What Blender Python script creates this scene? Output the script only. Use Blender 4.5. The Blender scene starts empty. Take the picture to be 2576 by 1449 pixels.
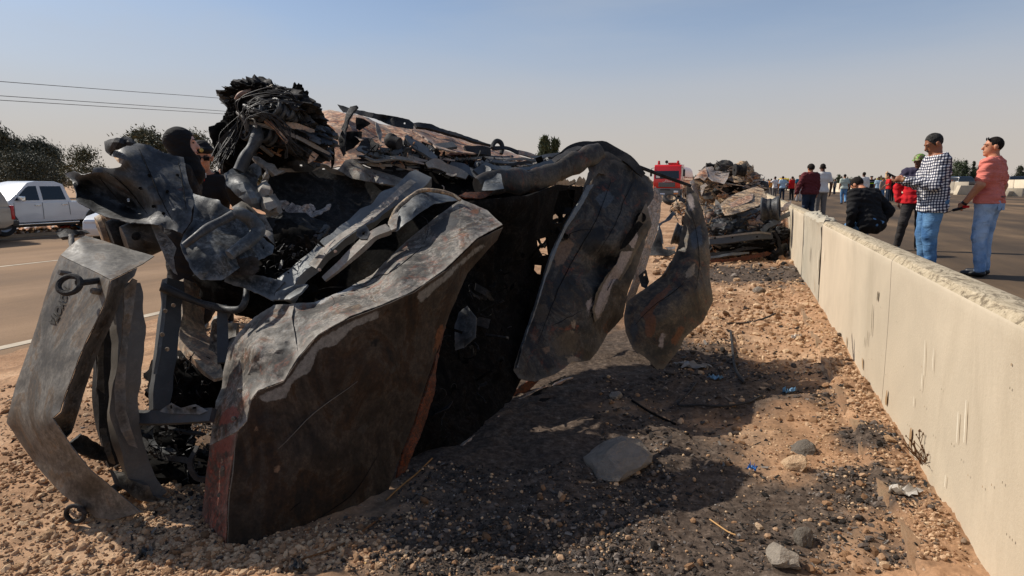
import bpy, bmesh, math, random
import numpy as np
from mathutils import Vector, Matrix, noise as mnoise
from mathutils.geometry import delaunay_2d_cdt

rng = random.Random(7)
nrs = np.random.RandomState(7)
S = bpy.context.scene
COL = S.collection

# ---------------------------------------------------------------- camera, sky, sun, exposure
EYE = 1.35
PSI, PITCH, FPX = math.radians(19.75), math.radians(9.33), 1600.0
cam_data = bpy.data.cameras.new("camera")
cam_data.sensor_width = 36.0
cam_data.lens = FPX / 2576 * 36.0
cam_data.clip_start = 0.05
cam_data.clip_end = 9000
cam = bpy.data.objects.new("camera", cam_data)
COL.objects.link(cam)
cam.location = (0, 0, EYE)
cam.rotation_euler = (math.pi / 2 - PITCH, 0, PSI)
S.camera = cam

SUN_ELEV = math.radians(42)
RIGHT = np.array([math.cos(PSI), math.sin(PSI), 0.0])
AHEAD = np.array([-math.sin(PSI), math.cos(PSI), 0.0])
sh = RIGHT * math.cos(math.radians(-24)) + AHEAD * math.sin(math.radians(-24))   # where shadows fall
sun_dir = -sh * math.cos(SUN_ELEV) + np.array([0, 0, math.sin(SUN_ELEV)])
W = bpy.data.worlds.new("World")
S.world = W
W.use_nodes = True
wn, wl = W.node_tree.nodes, W.node_tree.links
wn.clear()
w_out = wn.new("ShaderNodeOutputWorld")
w_bg = wn.new("ShaderNodeBackground")
w_bg.inputs[1].default_value = 0.096
sky = wn.new("ShaderNodeTexSky")
sky.sky_type = 'NISHITA'
sky.sun_disc = False
sky.sun_elevation = SUN_ELEV
sky.sun_rotation = math.atan2(sun_dir[0], sun_dir[1])
sky.air_density = 1.0
sky.dust_density = 1.2
sky.ozone_density = 2.2
sky.altitude = 100
# thin high cirrus and dust veil mixed over the clear sky
w_tc = wn.new("ShaderNodeTexCoord")
w_map = wn.new("ShaderNodeMapping")
w_map.inputs['Rotation'].default_value = (0.2, 0.1, 0.5)
w_map.inputs['Scale'].default_value = (1.0, 2.6, 7.0)
w_no = wn.new("ShaderNodeTexNoise")
w_no.inputs['Scale'].default_value = 1.6
w_no.inputs['Detail'].default_value = 7
w_no.inputs['Roughness'].default_value = 0.55
w_rp = wn.new("ShaderNodeValToRGB")
w_rp.color_ramp.elements[0].position = 0.40
w_rp.color_ramp.elements[0].color = (0, 0, 0, 1)
w_rp.color_ramp.elements[1].position = 0.68
w_rp.color_ramp.elements[1].color = (0.32, 0.32, 0.32, 1)
w_mx = wn.new("ShaderNodeMixRGB")
w_mx.inputs[2].default_value = (5.4, 5.3, 5.2, 1)
w_tint = wn.new("ShaderNodeMixRGB")
w_tint.blend_type = 'MULTIPLY'
w_tint.inputs[0].default_value = 1.0
w_tint.inputs[2].default_value = (0.93, 1.02, 1.12, 1)
wl.new(w_tc.outputs['Generated'], w_map.inputs[0])
wl.new(w_map.outputs[0], w_no.inputs[0])
wl.new(w_no.outputs[0], w_rp.inputs[0])
wl.new(w_rp.outputs[0], w_mx.inputs[0])
wl.new(sky.outputs[0], w_mx.inputs[1])
# dust band: the air turns beige towards the horizon, all the way round
w_sx = wn.new("ShaderNodeSeparateXYZ")
wl.new(w_tc.outputs['Generated'], w_sx.inputs[0])
w_hr = wn.new("ShaderNodeValToRGB")
w_hr.color_ramp.interpolation = 'EASE'
w_hr.color_ramp.elements[0].position = 0.0
w_hr.color_ramp.elements[0].color = (.92, .92, .92, 1)
w_hr.color_ramp.elements[1].position = 0.23
w_hr.color_ramp.elements[1].color = (0, 0, 0, 1)
wl.new(w_sx.outputs[2], w_hr.inputs[0])
w_hz = wn.new("ShaderNodeMixRGB")
w_hz.inputs[2].default_value = (6.5, 5.3, 4.25, 1)
w_vr = wn.new("ShaderNodeValToRGB")                       # paler blue-white veil above the dust
w_vr.color_ramp.interpolation = 'EASE'
w_vr.color_ramp.elements[0].position = 0.05
w_vr.color_ramp.elements[0].color = (.72, .72, .72, 1)
w_vr.color_ramp.elements[1].position = 0.40
w_vr.color_ramp.elements[1].color = (0, 0, 0, 1)
wl.new(w_sx.outputs[2], w_vr.inputs[0])
w_vl = wn.new("ShaderNodeMixRGB")
w_vl.inputs[2].default_value = (5.5, 5.5, 5.8, 1)
wl.new(w_vr.outputs[0], w_vl.inputs[0])
wl.new(w_mx.outputs[0], w_vl.inputs[1])
wl.new(w_hr.outputs[0], w_hz.inputs[0])
wl.new(w_vl.outputs[0], w_hz.inputs[1])
wl.new(w_hz.outputs[0], w_tint.inputs[1])
wl.new(w_tint.outputs[0], w_bg.inputs[0])
wl.new(w_bg.outputs[0], w_out.inputs[0])

sun_data = bpy.data.lights.new("sun", 'SUN')
sun_data.energy = 4.6
sun_data.angle = math.radians(0.5)
sun_data.color = (1.0, 0.935, 0.84)
sun = bpy.data.objects.new("sun", sun_data)
COL.objects.link(sun)
sun.rotation_euler = Vector(-sun_dir).to_track_quat('-Z', 'Y').to_euler()
sun.location = (-20, -5, 30)

S.view_settings.view_transform = 'Standard'
S.view_settings.look = 'None'
S.view_settings.gamma = 1.0
S.view_settings.use_curve_mapping = False
S.view_settings.exposure = 0.0
S.render.engine = 'CYCLES'

# ---------------------------------------------------------------- projection helpers (2576-wide picture units -> metres)
CPOS = np.array([0, 0, EYE])
FWD = AHEAD * math.cos(PITCH) - np.array([0, 0, 1]) * math.sin(PITCH)
UPV = AHEAD * math.sin(PITCH) + np.array([0, 0, 1]) * math.cos(PITCH)
FR = {'U': (0, 0, .66528), 'Z1': (0, 780, 2.574), 'Z2': (0, 1300, 1.65), 'Z3': (200, 450, 2.6344), 'Z4': (800, 300, 2.6344),
      'Z5': (800, 700, 2.07), 'Z6': (1700, 500, 1.61), 'Z7': (700, 1100, 1.3442), 'R1': (2400, 560, 2.8986),
      'R2': (2850, 560, 4.262), 'R3': (3100, 470, 2.4145), 'R4': (2300, 1000, 1.2303), 'R6': (1500, 1300, 1.65),
      'R7': (0, 250, 2.07), 'T': (1200, 380, 2.576), 'S3': (560, 1000, 2.415), 'V': (0, 460, 3.293), 'B': (150, 980, 4.829)}
def uv(fr, x, y):
    a = FR[fr]
    return (a[0] + x / a[2]) * .66528, (a[1] + y / a[2]) * .66528
def ray(u, v):
    return FWD + RIGHT * ((u - 1288) / FPX) + UPV * ((724.5 - v) / FPX)
def P(u, v, d):
    return CPOS + d * ray(u, v)
def G(u, v, z=0.0):
    r = ray(u, v)
    return CPOS + r * ((z - EYE) / r[2])
def depth_of(p):
    return float((np.array(p) - CPOS) @ FWD)
def px_of(p):
    q = np.array(p) - CPOS
    d = q @ FWD
    return 1288 + FPX * (q @ RIGHT) / d, 724.5 - FPX * (q @ UPV) / d
def srgb(r, g, b):
    f = lambda c: (c / 255 / 12.92) if c / 255 <= .04045 else ((c / 255 + .055) / 1.055) ** 2.4
    return (f(r), f(g), f(b))

# ---------------------------------------------------------------- object helpers
def finish(me, mat, smooth=True, angle=35):
    if mat:
        me.materials.append(mat)
    if smooth:
        me.shade_smooth()
        me.set_sharp_from_angle(angle=math.radians(angle))
    return me
def link(name, me, parent=None):
    o = bpy.data.objects.new(name, me)
    COL.objects.link(o)
    if parent is not None:
        o.parent = parent
        o.matrix_parent_inverse = parent.matrix_world.inverted() if parent.parent is None else Matrix.Translation(-parent_origin(parent))
    return o
def parent_origin(o):
    v = Vector((0, 0, 0))
    while o is not None:
        v = v + o.location
        o = o.parent
    return v
def tag(o, label=None, cat=None, group=None, kind=None):
    if label: o['label'] = label
    if cat: o['category'] = cat
    if group: o['group'] = group
    if kind: o['kind'] = kind
    return o
def thing(name, label, cat, loc=(0, 0, 0), rz=0.0, group=None):
    o = bpy.data.objects.new(name, None)
    COL.objects.link(o)
    o.empty_display_size = .2
    o.location = loc
    o.rotation_euler = (0, 0, rz)
    return tag(o, label, cat, group)
def child(name, me, parent):
    """mesh given in the parent's local space"""
    o = bpy.data.objects.new(name, me)
    COL.objects.link(o)
    o.parent = parent
    return o
def wchild(name, me, parent):
    """mesh given in world space under a thing that is only translated"""
    o = bpy.data.objects.new(name, me)
    COL.objects.link(o)
    o.parent = parent
    o.location = -parent_origin(parent)
    return o

class MB:
    def __init__(self):
        self.v, self.f = [], []
    def add(self, vs, fs):
        b = len(self.v)
        self.v.extend([tuple(map(float, p)) for p in vs])
        self.f.extend([tuple(b + i for i in q) for q in fs])
        return self
    def box(self, c, s, rot=None, taper=None):
        vs = []
        for z in (-.5, .5):
            for y in (-.5, .5):
                for x in (-.5, .5):
                    t = taper if (taper and z > 0) else 1
                    p = Vector((x * s[0] * t, y * s[1] * t, z * s[2]))
                    if rot is not None: p = rot @ p
                    vs.append((c[0] + p.x, c[1] + p.y, c[2] + p.z))
        return self.add(vs, [(0, 2, 3, 1), (4, 5, 7, 6), (0, 1, 5, 4), (2, 6, 7, 3), (0, 4, 6, 2), (1, 3, 7, 5)])
    def tube(self, pts, rad, n=8, sec='round', roll=0.0, aspect=1.0, ref=None, cap=True):
        pts = [np.array(p, float) for p in pts]
        m = len(pts)
        if np.isscalar(rad): rad = [rad] * m
        vs = []
        for i, p in enumerate(pts):
            t = pts[min(i + 1, m - 1)] - pts[max(i - 1, 0)]
            t = t / (np.linalg.norm(t) + 1e-9)
            r = np.array(ref if ref is not None else (p - CPOS), float)
            s = np.cross(t, r)
            if np.linalg.norm(s) < 1e-6: s = np.cross(t, np.array([.3, .5, .8]))
            s /= np.linalg.norm(s)
            nn = np.cross(s, t)
            ro = roll[i] if isinstance(roll, (list, tuple)) else roll
            s2, n2 = s * math.cos(ro) + nn * math.sin(ro), -s * math.sin(ro) + nn * math.cos(ro)
            if sec == 'round':
                for k in range(n):
                    a = 2 * math.pi * k / n
                    vs.append(p + rad[i] * (math.cos(a) * s2 + math.sin(a) * aspect * n2))
            else:
                for a, b in ((-1, -1), (1, -1), (1, 1), (-1, 1)):
                    vs.append(p + rad[i] * (a * s2 + b * aspect * n2))
        k = n if sec == 'round' else 4
        fs = []
        for i in range(m - 1):
            for j in range(k):
                fs.append((i * k + j, i * k + (j + 1) % k, (i + 1) * k + (j + 1) % k, (i + 1) * k + j))
        if cap:
            fs.append(tuple(range(k - 1, -1, -1)))
            fs.append(tuple((m - 1) * k + j for j in range(k)))
        return self.add(vs, fs)
    def lathe(self, prof, n=24, axis='x', c=(0, 0, 0), rot=None):
        vs, m = [], len(prof)
        for (t, r) in prof:
            for k in range(n):
                a = 2 * math.pi * k / n
                y, z = r * math.cos(a), r * math.sin(a)
                p = {'x': (t, y, z), 'y': (z, t, y), 'z': (y, z, t)}[axis]
                if rot is not None: p = tuple(rot @ Vector(p))
                vs.append((c[0] + p[0], c[1] + p[1], c[2] + p[2]))
        fs = []
        for i in range(m - 1):
            for k in range(n):
                fs.append((i * n + k, i * n + (k + 1) % n, (i + 1) * n + (k + 1) % n, (i + 1) * n + k))
        return self.add(vs, fs)
    def prism(self, poly, y0, y1, inset=0.0, axis='y'):
        """poly in (x,z), extruded along y"""
        n = len(poly)
        vs = [(x, y0, z) for x, z in poly] + [(x, y1, z) for x, z in poly]
        fs = [tuple(range(n)), tuple(range(2 * n - 1, n - 1, -1))]
        fs += [(i, i + n, (i + 1) % n + n, (i + 1) % n) for i in range(n)]
        return self.add(vs, fs)
    def mesh(self, name, mat=None, smooth=True, angle=35, bevel=0, seg=2, fix=True):
        me = bpy.data.meshes.new(name)
        me.from_pydata(self.v, [], self.f)
        if bevel or fix:
            bm = bmesh.new(); bm.from_mesh(me)
            if fix: bmesh.ops.recalc_face_normals(bm, faces=bm.faces)
            if bevel:
                es = [e for e in bm.edges if len(e.link_faces) == 2 and e.calc_face_angle(0) > .5]
                bmesh.ops.bevel(bm, geom=es, offset=bevel, segments=seg, profile=.6, affect='EDGES', clamp_overlap=True)
            bm.to_mesh(me); bm.free()
        return finish(me, mat, smooth, angle)

def crom(pts, n=6):
    """Catmull-Rom through points (any dimension)"""
    p = np.array(pts, float)
    if len(p) < 3:
        return np.array([p[0] + (p[-1] - p[0]) * t for t in np.linspace(0, 1, n + 1)])
    q = np.vstack([2 * p[0] - p[1], p, 2 * p[-1] - p[-2]])
    out = []
    for i in range(1, len(q) - 2):
        for t in np.linspace(0, 1, n, endpoint=False):
            a, b, c, d = q[i - 1], q[i], q[i + 1], q[i + 2]
            out.append(.5 * (2 * b + (c - a) * t + (2 * a - 5 * b + 4 * c - d) * t * t + (3 * b - a - 3 * c + d) * t ** 3))
    out.append(p[-1])
    return np.array(out)

# ---------------------------------------------------------------- materials
def new_mat(name):
    m = bpy.data.materials.new(name)
    m.use_nodes = True
    nt = m.node_tree
    return m, nt.nodes, nt.links, nt.nodes['Principled BSDF']
def ramp(nodes, links, src, stops, interp='LINEAR'):
    r = nodes.new("ShaderNodeValToRGB")
    cr = r.color_ramp
    cr.interpolation = interp
    while len(cr.elements) < len(stops): cr.elements.new(.5)
    for e, (p, c) in zip(cr.elements, stops):
        e.position = p
        e.color = (c[0], c[1], c[2], 1) if not np.isscalar(c) else (c, c, c, 1)
    links.new(src, r.inputs[0])
    return r.outputs[0]
def tnoise(nodes, links, co, scale, detail=6, rough=.6, dist=0.0, vec=(1, 1, 1)):
    if tuple(vec) != (1, 1, 1):
        mp = nodes.new("ShaderNodeMapping")
        mp.inputs['Scale'].default_value = vec
        links.new(co, mp.inputs[0]); co = mp.outputs[0]
    n = nodes.new("ShaderNodeTexNoise")
    n.inputs['Scale'].default_value = scale
    n.inputs['Detail'].default_value = detail
    n.inputs['Roughness'].default_value = rough
    n.inputs['Distortion'].default_value = dist
    links.new(co, n.inputs['Vector'])
    return n.outputs[0]
def mixc(nodes, links, fac, a, b, blend='MIX'):
    m = nodes.new("ShaderNodeMixRGB")
    m.blend_type = blend
    for i, x in ((0, fac), (1, a), (2, b)):
        if hasattr(x, 'is_output'): links.new(x, m.inputs[i])
        elif i == 0: m.inputs[0].default_value = x
        else: m.inputs[i].default_value = (x[0], x[1], x[2], 1)
    return m.outputs[0]
def bump(nodes, links, bsdf, h, strength=.4, dist=.01):
    b = nodes.new("ShaderNodeBump")
    b.inputs['Strength'].default_value = strength
    b.inputs['Distance'].default_value = dist
    links.new(h, b.inputs['Height'])
    links.new(b.outputs[0], bsdf.inputs['Normal'])
def plain(name, c, rough=.6, metal=0.0, var=.12, scale=8, bmp=0.0, bscale=40, spec=None, vec=(1, 1, 1), dirt=None, damt=.45):
    m, n, l, b = new_mat(name)
    tc = n.new("ShaderNodeTexCoord").outputs['Object']
    no = tnoise(n, l, tc, scale, vec=vec)
    col = ramp(n, l, no, [(.3, [x * (1 - var) for x in c]), (.7, [min(1, x * (1 + var)) for x in c])])
    if dirt is not None:
        d = ramp(n, l, tnoise(n, l, tc, scale * .6, 8, .65), [(1 - damt, 0.0), (1 - damt + .22, 1.0)])
        col = mixc(n, l, d, col, dirt)
    l.new(col, b.inputs['Base Color'])
    b.inputs['Roughness'].default_value = rough
    b.inputs['Metallic'].default_value = metal
    if spec is not None: b.inputs['Specular IOR Level'].default_value = spec
    if bmp: bump(n, l, b, tnoise(n, l, tc, bscale, 4), bmp, .01)
    return m
RUST = [(.30, srgb(92, 42, 18)), (.5, srgb(140, 66, 26)), (.7, srgb(80, 48, 30))]
def burnt(name, c1, c2, c3, rust=.0, ash=.0, scale=5, metal=.35, rough=(.52, .85), bmp=.5, ashc=(.42, .40, .37), rustc=None, stretch=(1, 1, 1), edge=.35, spec=.5, mott=.8):
    """fire-scaled sheet metal: heat colours, soot smears, rust blooms, pale ash, scratches, worn edges"""
    m, n, l, b = new_mat(name)
    tc = n.new("ShaderNodeTexCoord").outputs['Object']
    big = tnoise(n, l, tc, scale * .8, 12, .70, .8, stretch)
    wm = [c2[0] * 1.25, c2[1] * .95, c2[2] * .68]
    col = ramp(n, l, big, [(.38, c1), (.455, c2), (.52, c3), (.56, wm), (.63, c1)])
    fine = tnoise(n, l, tc, scale * 14, 6, .78)
    mid = tnoise(n, l, tc, scale * 3.5, 9, .75, 1.5, stretch)
    col = mixc(n, l, mott, col, ramp(n, l, mid, [(.40, .10), (.5, .5), (.585, .92)]), 'OVERLAY')
    col = mixc(n, l, .42, col, ramp(n, l, fine, [(.40, .12), (.5, .5), (.60, .88)]), 'OVERLAY')
    if rust:
        rc = ramp(n, l, tnoise(n, l, tc, scale * 7, 6, .75), rustc or RUST)
        rm = ramp(n, l, tnoise(n, l, tc, scale * 1.1, 12, .78, 1.6, stretch), [(.68 - rust * .5, 0.0), (.80 - rust * .5, .85)])
        rf = n.new("ShaderNodeMath"); rf.operation = 'MULTIPLY'
        l.new(rm, rf.inputs[0]); l.new(ramp(n, l, fine, [(.38, .35), (.56, 1.0)]), rf.inputs[1])
        col = mixc(n, l, rf.outputs[0], col, rc)
    if ash:
        am = ramp(n, l, tnoise(n, l, tc, scale * 1.7, 12, .76, 1.4), [(.70 - ash * .45, 0.0), (.76 - ash * .45, .9)])
        col = mixc(n, l, am, col, ashc)
    sm = ramp(n, l, tnoise(n, l, tc, scale * .55, 10, .7, 2.0), [(.50, 0.0), (.66, .75)])
    col = mixc(n, l, sm, col, [x * .35 for x in c1])
    scr = ramp(n, l, tnoise(n, l, tc, scale * 5, 8, .8, .3, (1, 1, .12)), [(.70, 0.0), (.74, .30)])
    col = mixc(n, l, scr, col, [min(.5, x * 2.2 + .01) for x in c3])
    at = n.new("ShaderNodeAttribute"); at.attribute_name = 'stain'
    aa = n.new("ShaderNodeAttribute"); aa.attribute_name = 'stain_amount'
    sa = n.new("ShaderNodeMath"); sa.operation = 'MULTIPLY_ADD'; l.new(mixc(n, l, .5, mid, tnoise(n, l, tc, scale * 8, 8, .75)), sa.inputs[0]); sa.inputs[1].default_value = 1.5; sa.inputs[2].default_value = -.75
    sb = n.new("ShaderNodeMath"); sb.operation = 'ADD'; l.new(sa.outputs[0], sb.inputs[0]); l.new(aa.outputs['Fac'], sb.inputs[1])
    sg = n.new("ShaderNodeMath"); sg.operation = 'MULTIPLY'; l.new(ramp(n, l, sb.outputs[0], [(.42, 0.0), (.58, .88)]), sg.inputs[0]); l.new(ramp(n, l, aa.outputs['Fac'], [(.02, 0.0), (.12, 1.0)]), sg.inputs[1])
    scol = mixc(n, l, .5, at.outputs['Color'], ramp(n, l, fine, [(.36, .15), (.64, .85)]), 'OVERLAY')
    col = mixc(n, l, sg.outputs[0], col, scol)
    if edge:
        g = n.new("ShaderNodeNewGeometry")
        col = mixc(n, l, ramp(n, l, g.outputs['Pointiness'], [(.52, 0.0), (.60, edge)]), col, [min(.45, x * 1.9 + .02) for x in c3])
    l.new(col, b.inputs['Base Color'])
    b.inputs['Metallic'].default_value = metal
    b.inputs['Specular IOR Level'].default_value = spec
    l.new(ramp(n, l, mid, [(.36, rough[0]), (.64, rough[1])]), b.inputs['Roughness'])
    mixh = mixc(n, l, .62, tnoise(n, l, tc, scale * 3.5, 8, .65, .6), fine)
    bump(n, l, b, mixh, bmp * .6, .006)
    return m

M = {}
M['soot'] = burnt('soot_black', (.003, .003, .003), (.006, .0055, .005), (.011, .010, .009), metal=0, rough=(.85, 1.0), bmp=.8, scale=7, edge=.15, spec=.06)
M['char'] = burnt('charred_black', (.006, .006, .006), (.013, .0125, .012), (.028, .026, .025), ash=.03, metal=.05, rough=(.6, .9), bmp=.8, scale=9, edge=.3, spec=.25)
M['dark'] = burnt('dark_scaled_steel', (.007, .008, .009), (.016, .018, .020), (.045, .047, .048), rust=.18, metal=.15, rough=(.42, .78), scale=5, edge=.6)
M['blue'] = burnt('blued_steel', (.014, .017, .019), (.034, .039, .042), (.095, .100, .10), rust=.12, metal=.25, rough=(.38, .72), scale=6, edge=.6)
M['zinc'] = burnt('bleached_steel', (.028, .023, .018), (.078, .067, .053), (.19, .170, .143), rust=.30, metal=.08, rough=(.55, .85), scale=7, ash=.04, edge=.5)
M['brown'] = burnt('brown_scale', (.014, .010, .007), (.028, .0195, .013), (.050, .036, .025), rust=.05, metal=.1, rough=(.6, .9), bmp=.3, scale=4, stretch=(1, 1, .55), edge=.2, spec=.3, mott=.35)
M['rust'] = burnt('rusted_panel', srgb(84, 58, 42), srgb(150, 108, 76), srgb(182, 152, 124), rust=.34, ash=.03, metal=.15, rough=(.5, .85), scale=5)
M['orange'] = burnt('orange_rust', srgb(60, 36, 22), srgb(104, 54, 26), srgb(66, 46, 34), rust=.25, metal=.05, rough=(.7, .95), scale=12, edge=.1)
M['mottle'] = burnt('mottled_door_steel', (.012, .0125, .013), (.030, .027, .023), (.066, .055, .042), rust=.24, ash=.0, metal=.25, rough=(.45, .8), scale=4, edge=.5, mott=.6)
M['pinkash'] = burnt('flaked_primer', (.16, .13, .12), (.33, .275, .245), (.24, .215, .19), rust=.08, metal=.05, rough=(.6, .9), scale=10, edge=.2)
M['fender'] = burnt('rust_streaked_fender', (.020, .018, .015), (.048, .037, .026), (.095, .070, .043), rust=.24, metal=.2, rough=(.42, .8), scale=4, edge=.5, mott=.6)
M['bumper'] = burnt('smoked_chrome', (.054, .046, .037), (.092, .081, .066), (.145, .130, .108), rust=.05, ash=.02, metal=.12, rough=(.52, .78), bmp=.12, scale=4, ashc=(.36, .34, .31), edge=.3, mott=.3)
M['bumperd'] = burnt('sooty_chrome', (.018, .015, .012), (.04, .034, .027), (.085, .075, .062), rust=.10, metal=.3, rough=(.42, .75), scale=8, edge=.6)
M['tan'] = burnt('scorched_tan', srgb(70, 54, 40), srgb(146, 120, 90), srgb(184, 160, 128), rust=.14, metal=.05, rough=(.6, .9), scale=4, edge=.2)
M['redpaint'] = burnt('blistered_red_paint', srgb(74, 62, 52), srgb(112, 56, 42), srgb(96, 76, 64), rust=.1, ash=.03, metal=.1, rough=(.5, .8), scale=7, edge=.3)
M['rubber'] = plain('rubber', (.022, .022, .022), .8, bmp=.3)
M['wire'] = plain('burnt_wire', (.035, .033, .031), .6, .3, var=.5, scale=30)
M['copper'] = plain('heated_wire', (.12, .10, .08), .5, .5, var=.5, scale=20)
# ---------------------------------------------------------------- ground, roads
def smooth01(t):
    t = min(1, max(0, t)); return t * t * (3 - 2 * t)
def ledge(y):
    q = Vector((0, y, 4))
    return .632 + .028 * mnoise.noise(q * 2.5) + .018 * mnoise.noise(q * 8)
def gz(x, y):
    """height of the dirt strip"""
    z = -.40 * (1 - smooth01((x + 7.0) / 3.2))
    k = smooth01((x + 7.2) / 1.2)
    q = Vector((x, y, 0))
    z += k * (.035 * mnoise.noise(q * 1.3) + .022 * mnoise.noise(q * 3.1 + Vector((5, 2, 1))))
    z += k * .035 * math.exp(-((x - .80) / .2) ** 2)           # soil banked at the barrier foot
    z += .032 * smooth01((x - ledge(y)) / .022) if x > .5 else 0   # buried footing makes a small step
    return z
def gzf(x, y):
    q = Vector((x, y, 3.3))
    return gz(x, y) + .018 * mnoise.noise(q * 6) + .014 * (.5 - abs(mnoise.noise(q * 13))) + .012 * mnoise.noise(q * 25) + .007 * mnoise.noise(q * 50)
SOOT_SHADE = [(P_[0], P_[1], r, a) for (P_, r, a) in [  # soot, some added to deepen the ground that the wreck shades
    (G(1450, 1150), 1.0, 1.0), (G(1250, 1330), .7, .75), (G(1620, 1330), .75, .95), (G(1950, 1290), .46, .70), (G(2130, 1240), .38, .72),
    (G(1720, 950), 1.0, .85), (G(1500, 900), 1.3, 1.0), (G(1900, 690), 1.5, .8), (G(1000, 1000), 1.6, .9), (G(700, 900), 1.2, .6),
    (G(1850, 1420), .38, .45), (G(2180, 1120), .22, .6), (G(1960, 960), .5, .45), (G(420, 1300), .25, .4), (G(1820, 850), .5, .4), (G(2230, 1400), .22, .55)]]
def soot_shade(x, y):
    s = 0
    for (a, b, r, w) in SOOT_SHADE:
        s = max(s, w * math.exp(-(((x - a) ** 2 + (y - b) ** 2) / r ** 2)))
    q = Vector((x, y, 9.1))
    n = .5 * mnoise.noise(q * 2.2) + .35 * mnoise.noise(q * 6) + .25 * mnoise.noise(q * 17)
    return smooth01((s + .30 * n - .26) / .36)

def ground_mat():
    m, n, l, b = new_mat('dirt')
    tc = n.new("ShaderNodeTexCoord").outputs['Object']
    big = tnoise(n, l, tc, 1.1, 6, .6)
    col = ramp(n, l, big, [(.3, srgb(136, 102, 75)), (.5, srgb(174, 136, 103)), (.7, srgb(200, 166, 132))])
    gr = tnoise(n, l, tc, 42, 5, .75)
    col = mixc(n, l, .55, col, ramp(n, l, gr, [(.28, .22), (.5, .5), (.72, .82)]), 'OVERLAY')
    vor = n.new("ShaderNodeTexVoronoi"); vor.inputs['Scale'].default_value = 46
    l.new(tc, vor.inputs['Vector'])
    peb = ramp(n, l, vor.outputs['Distance'], [(.12, 1.0), (.36, 0.0)])
    sel = n.new("ShaderNodeSeparateColor"); l.new(vor.outputs['Color'], sel.inputs[0])
    on = ramp(n, l, sel.outputs[0], [(.55, 0.0), (.60, 1.0)])
    mm = n.new("ShaderNodeMath"); mm.operation = 'MULTIPLY'; l.new(peb, mm.inputs[0]); l.new(on, mm.inputs[1])
    pc = ramp(n, l, sel.outputs[1], [(.1, srgb(150, 116, 88)), (.5, srgb(205, 178, 148)), (.9, srgb(176, 138, 112))])
    col = mixc(n, l, mm.outputs[0], col, pc)
    dk = ramp(n, l, tnoise(n, l, tc, 3.2, 9, .7, .8), [(.48, 0.0), (.66, .55)])
    col = mixc(n, l, dk, col, srgb(92, 72, 54))
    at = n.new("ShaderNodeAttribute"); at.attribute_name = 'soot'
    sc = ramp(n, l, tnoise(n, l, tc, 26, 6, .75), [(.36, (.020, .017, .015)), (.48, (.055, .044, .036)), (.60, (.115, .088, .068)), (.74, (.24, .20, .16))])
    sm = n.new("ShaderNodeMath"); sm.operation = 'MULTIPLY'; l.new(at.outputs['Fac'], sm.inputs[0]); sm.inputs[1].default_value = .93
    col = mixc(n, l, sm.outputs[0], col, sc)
    l.new(col, b.inputs['Base Color'])
    b.inputs['Roughness'].default_value = .95
    b.inputs['Specular IOR Level'].default_value = .15
    h = mixc(n, l, .5, gr, mm.outputs[0])
    bump(n, l, b, h, .7, .012)
    return m
M['dirt'] = ground_mat()

def grid_patch(name, xs, ys, zf, mat, sootattr=True, kind='structure'):
    nx, ny = len(xs), len(ys)
    v = [(x, y, zf(x, y)) for y in ys for x in xs]
    f = [(j * nx + i, j * nx + i + 1, (j + 1) * nx + i + 1, (j + 1) * nx + i) for j in range(ny - 1) for i in range(nx - 1)]
    me = bpy.data.meshes.new(name)
    me.from_pydata(v, [], f)
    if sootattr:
        at = me.attributes.new('soot', 'FLOAT', 'POINT')  # holds the soot and the added ground darkening
        at.data.foreach_set('value', [soot_shade(p[0], p[1]) for p in v])
    finish(me, mat, True, 180)
    o = link(name, me)
    return tag(o, kind=kind)
# fine dirt strip between the carriageways
ys = [0.4]
while ys[-1] < 30: ys.append(ys[-1] + max(.022, ys[-1] * .0075))
while ys[-1] < 260: ys.append(ys[-1] * 1.08)
xs = list(np.arange(-7.12, -3.4, .11)) + list(np.arange(-3.4, .87, .027))
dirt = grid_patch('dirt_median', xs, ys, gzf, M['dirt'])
tag(dirt, 'tan gravelly dirt strip, black with soot and painted shade round the wrecks')

# far ground to the horizon
M['plain'] = plain('desert_ground', srgb(170, 132, 94), .95, var=.22, scale=.25, bmp=.3, bscale=3)
def sheet_rect(name, x0, x1, y0, y1, z, mat, kind='structure'):
    me = bpy.data.meshes.new(name)
    me.from_pydata([(x0, y0, z), (x1, y0, z), (x1, y1, z), (x0, y1, z)], [], [(0, 1, 2, 3)])
    finish(me, mat, False)
    return tag(link(name, me), kind=kind)
sheet_rect('ground', -4000, 4000, -300, 8000, -.47, M['plain'])

def asphalt(name, base, dust, dark, sc=(1, .12, 1)):
    m, n, l, b = new_mat(name)
    tc = n.new("ShaderNodeTexCoord").outputs['Object']
    streak = tnoise(n, l, tc, .55, 7, .6, .2, sc)
    col = ramp(n, l, streak, [(.32, dark), (.5, base), (.68, dust)])
    patch = tnoise(n, l, tc, .22, 6, .6, .5)
    col = mixc(n, l, ramp(n, l, patch, [(.45, 0.0), (.66, .75)]), col, dark)
    gr = tnoise(n, l, tc, 60, 4, .8)
    col = mixc(n, l, .35, col, ramp(n, l, gr, [(.25, .2), (.75, .8)]), 'OVERLAY')
    sp = ramp(n, l, tnoise(n, l, tc, 9, 6, .8), [(.70, 0.0), (.76, .6)])
    col = mixc(n, l, sp, col, srgb(176, 150, 122))
    l.new(col, b.inputs['Base Color'])
    b.inputs['Roughness'].default_value = .9
    b.inputs['Specular IOR Level'].default_value = .2
    bump(n, l, b, gr, .4, .006)
    return m
M['road_l'] = asphalt('left_asphalt', srgb(138, 110, 82), srgb(158, 128, 98), srgb(118, 95, 73))
M['road_r'] = asphalt('right_asphalt', srgb(98, 80, 61), srgb(138, 112, 84), srgb(62, 53, 44))
sheet_rect('road', -22.3, -7.0, -40, 700, -.405, M['road_l'])
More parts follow.
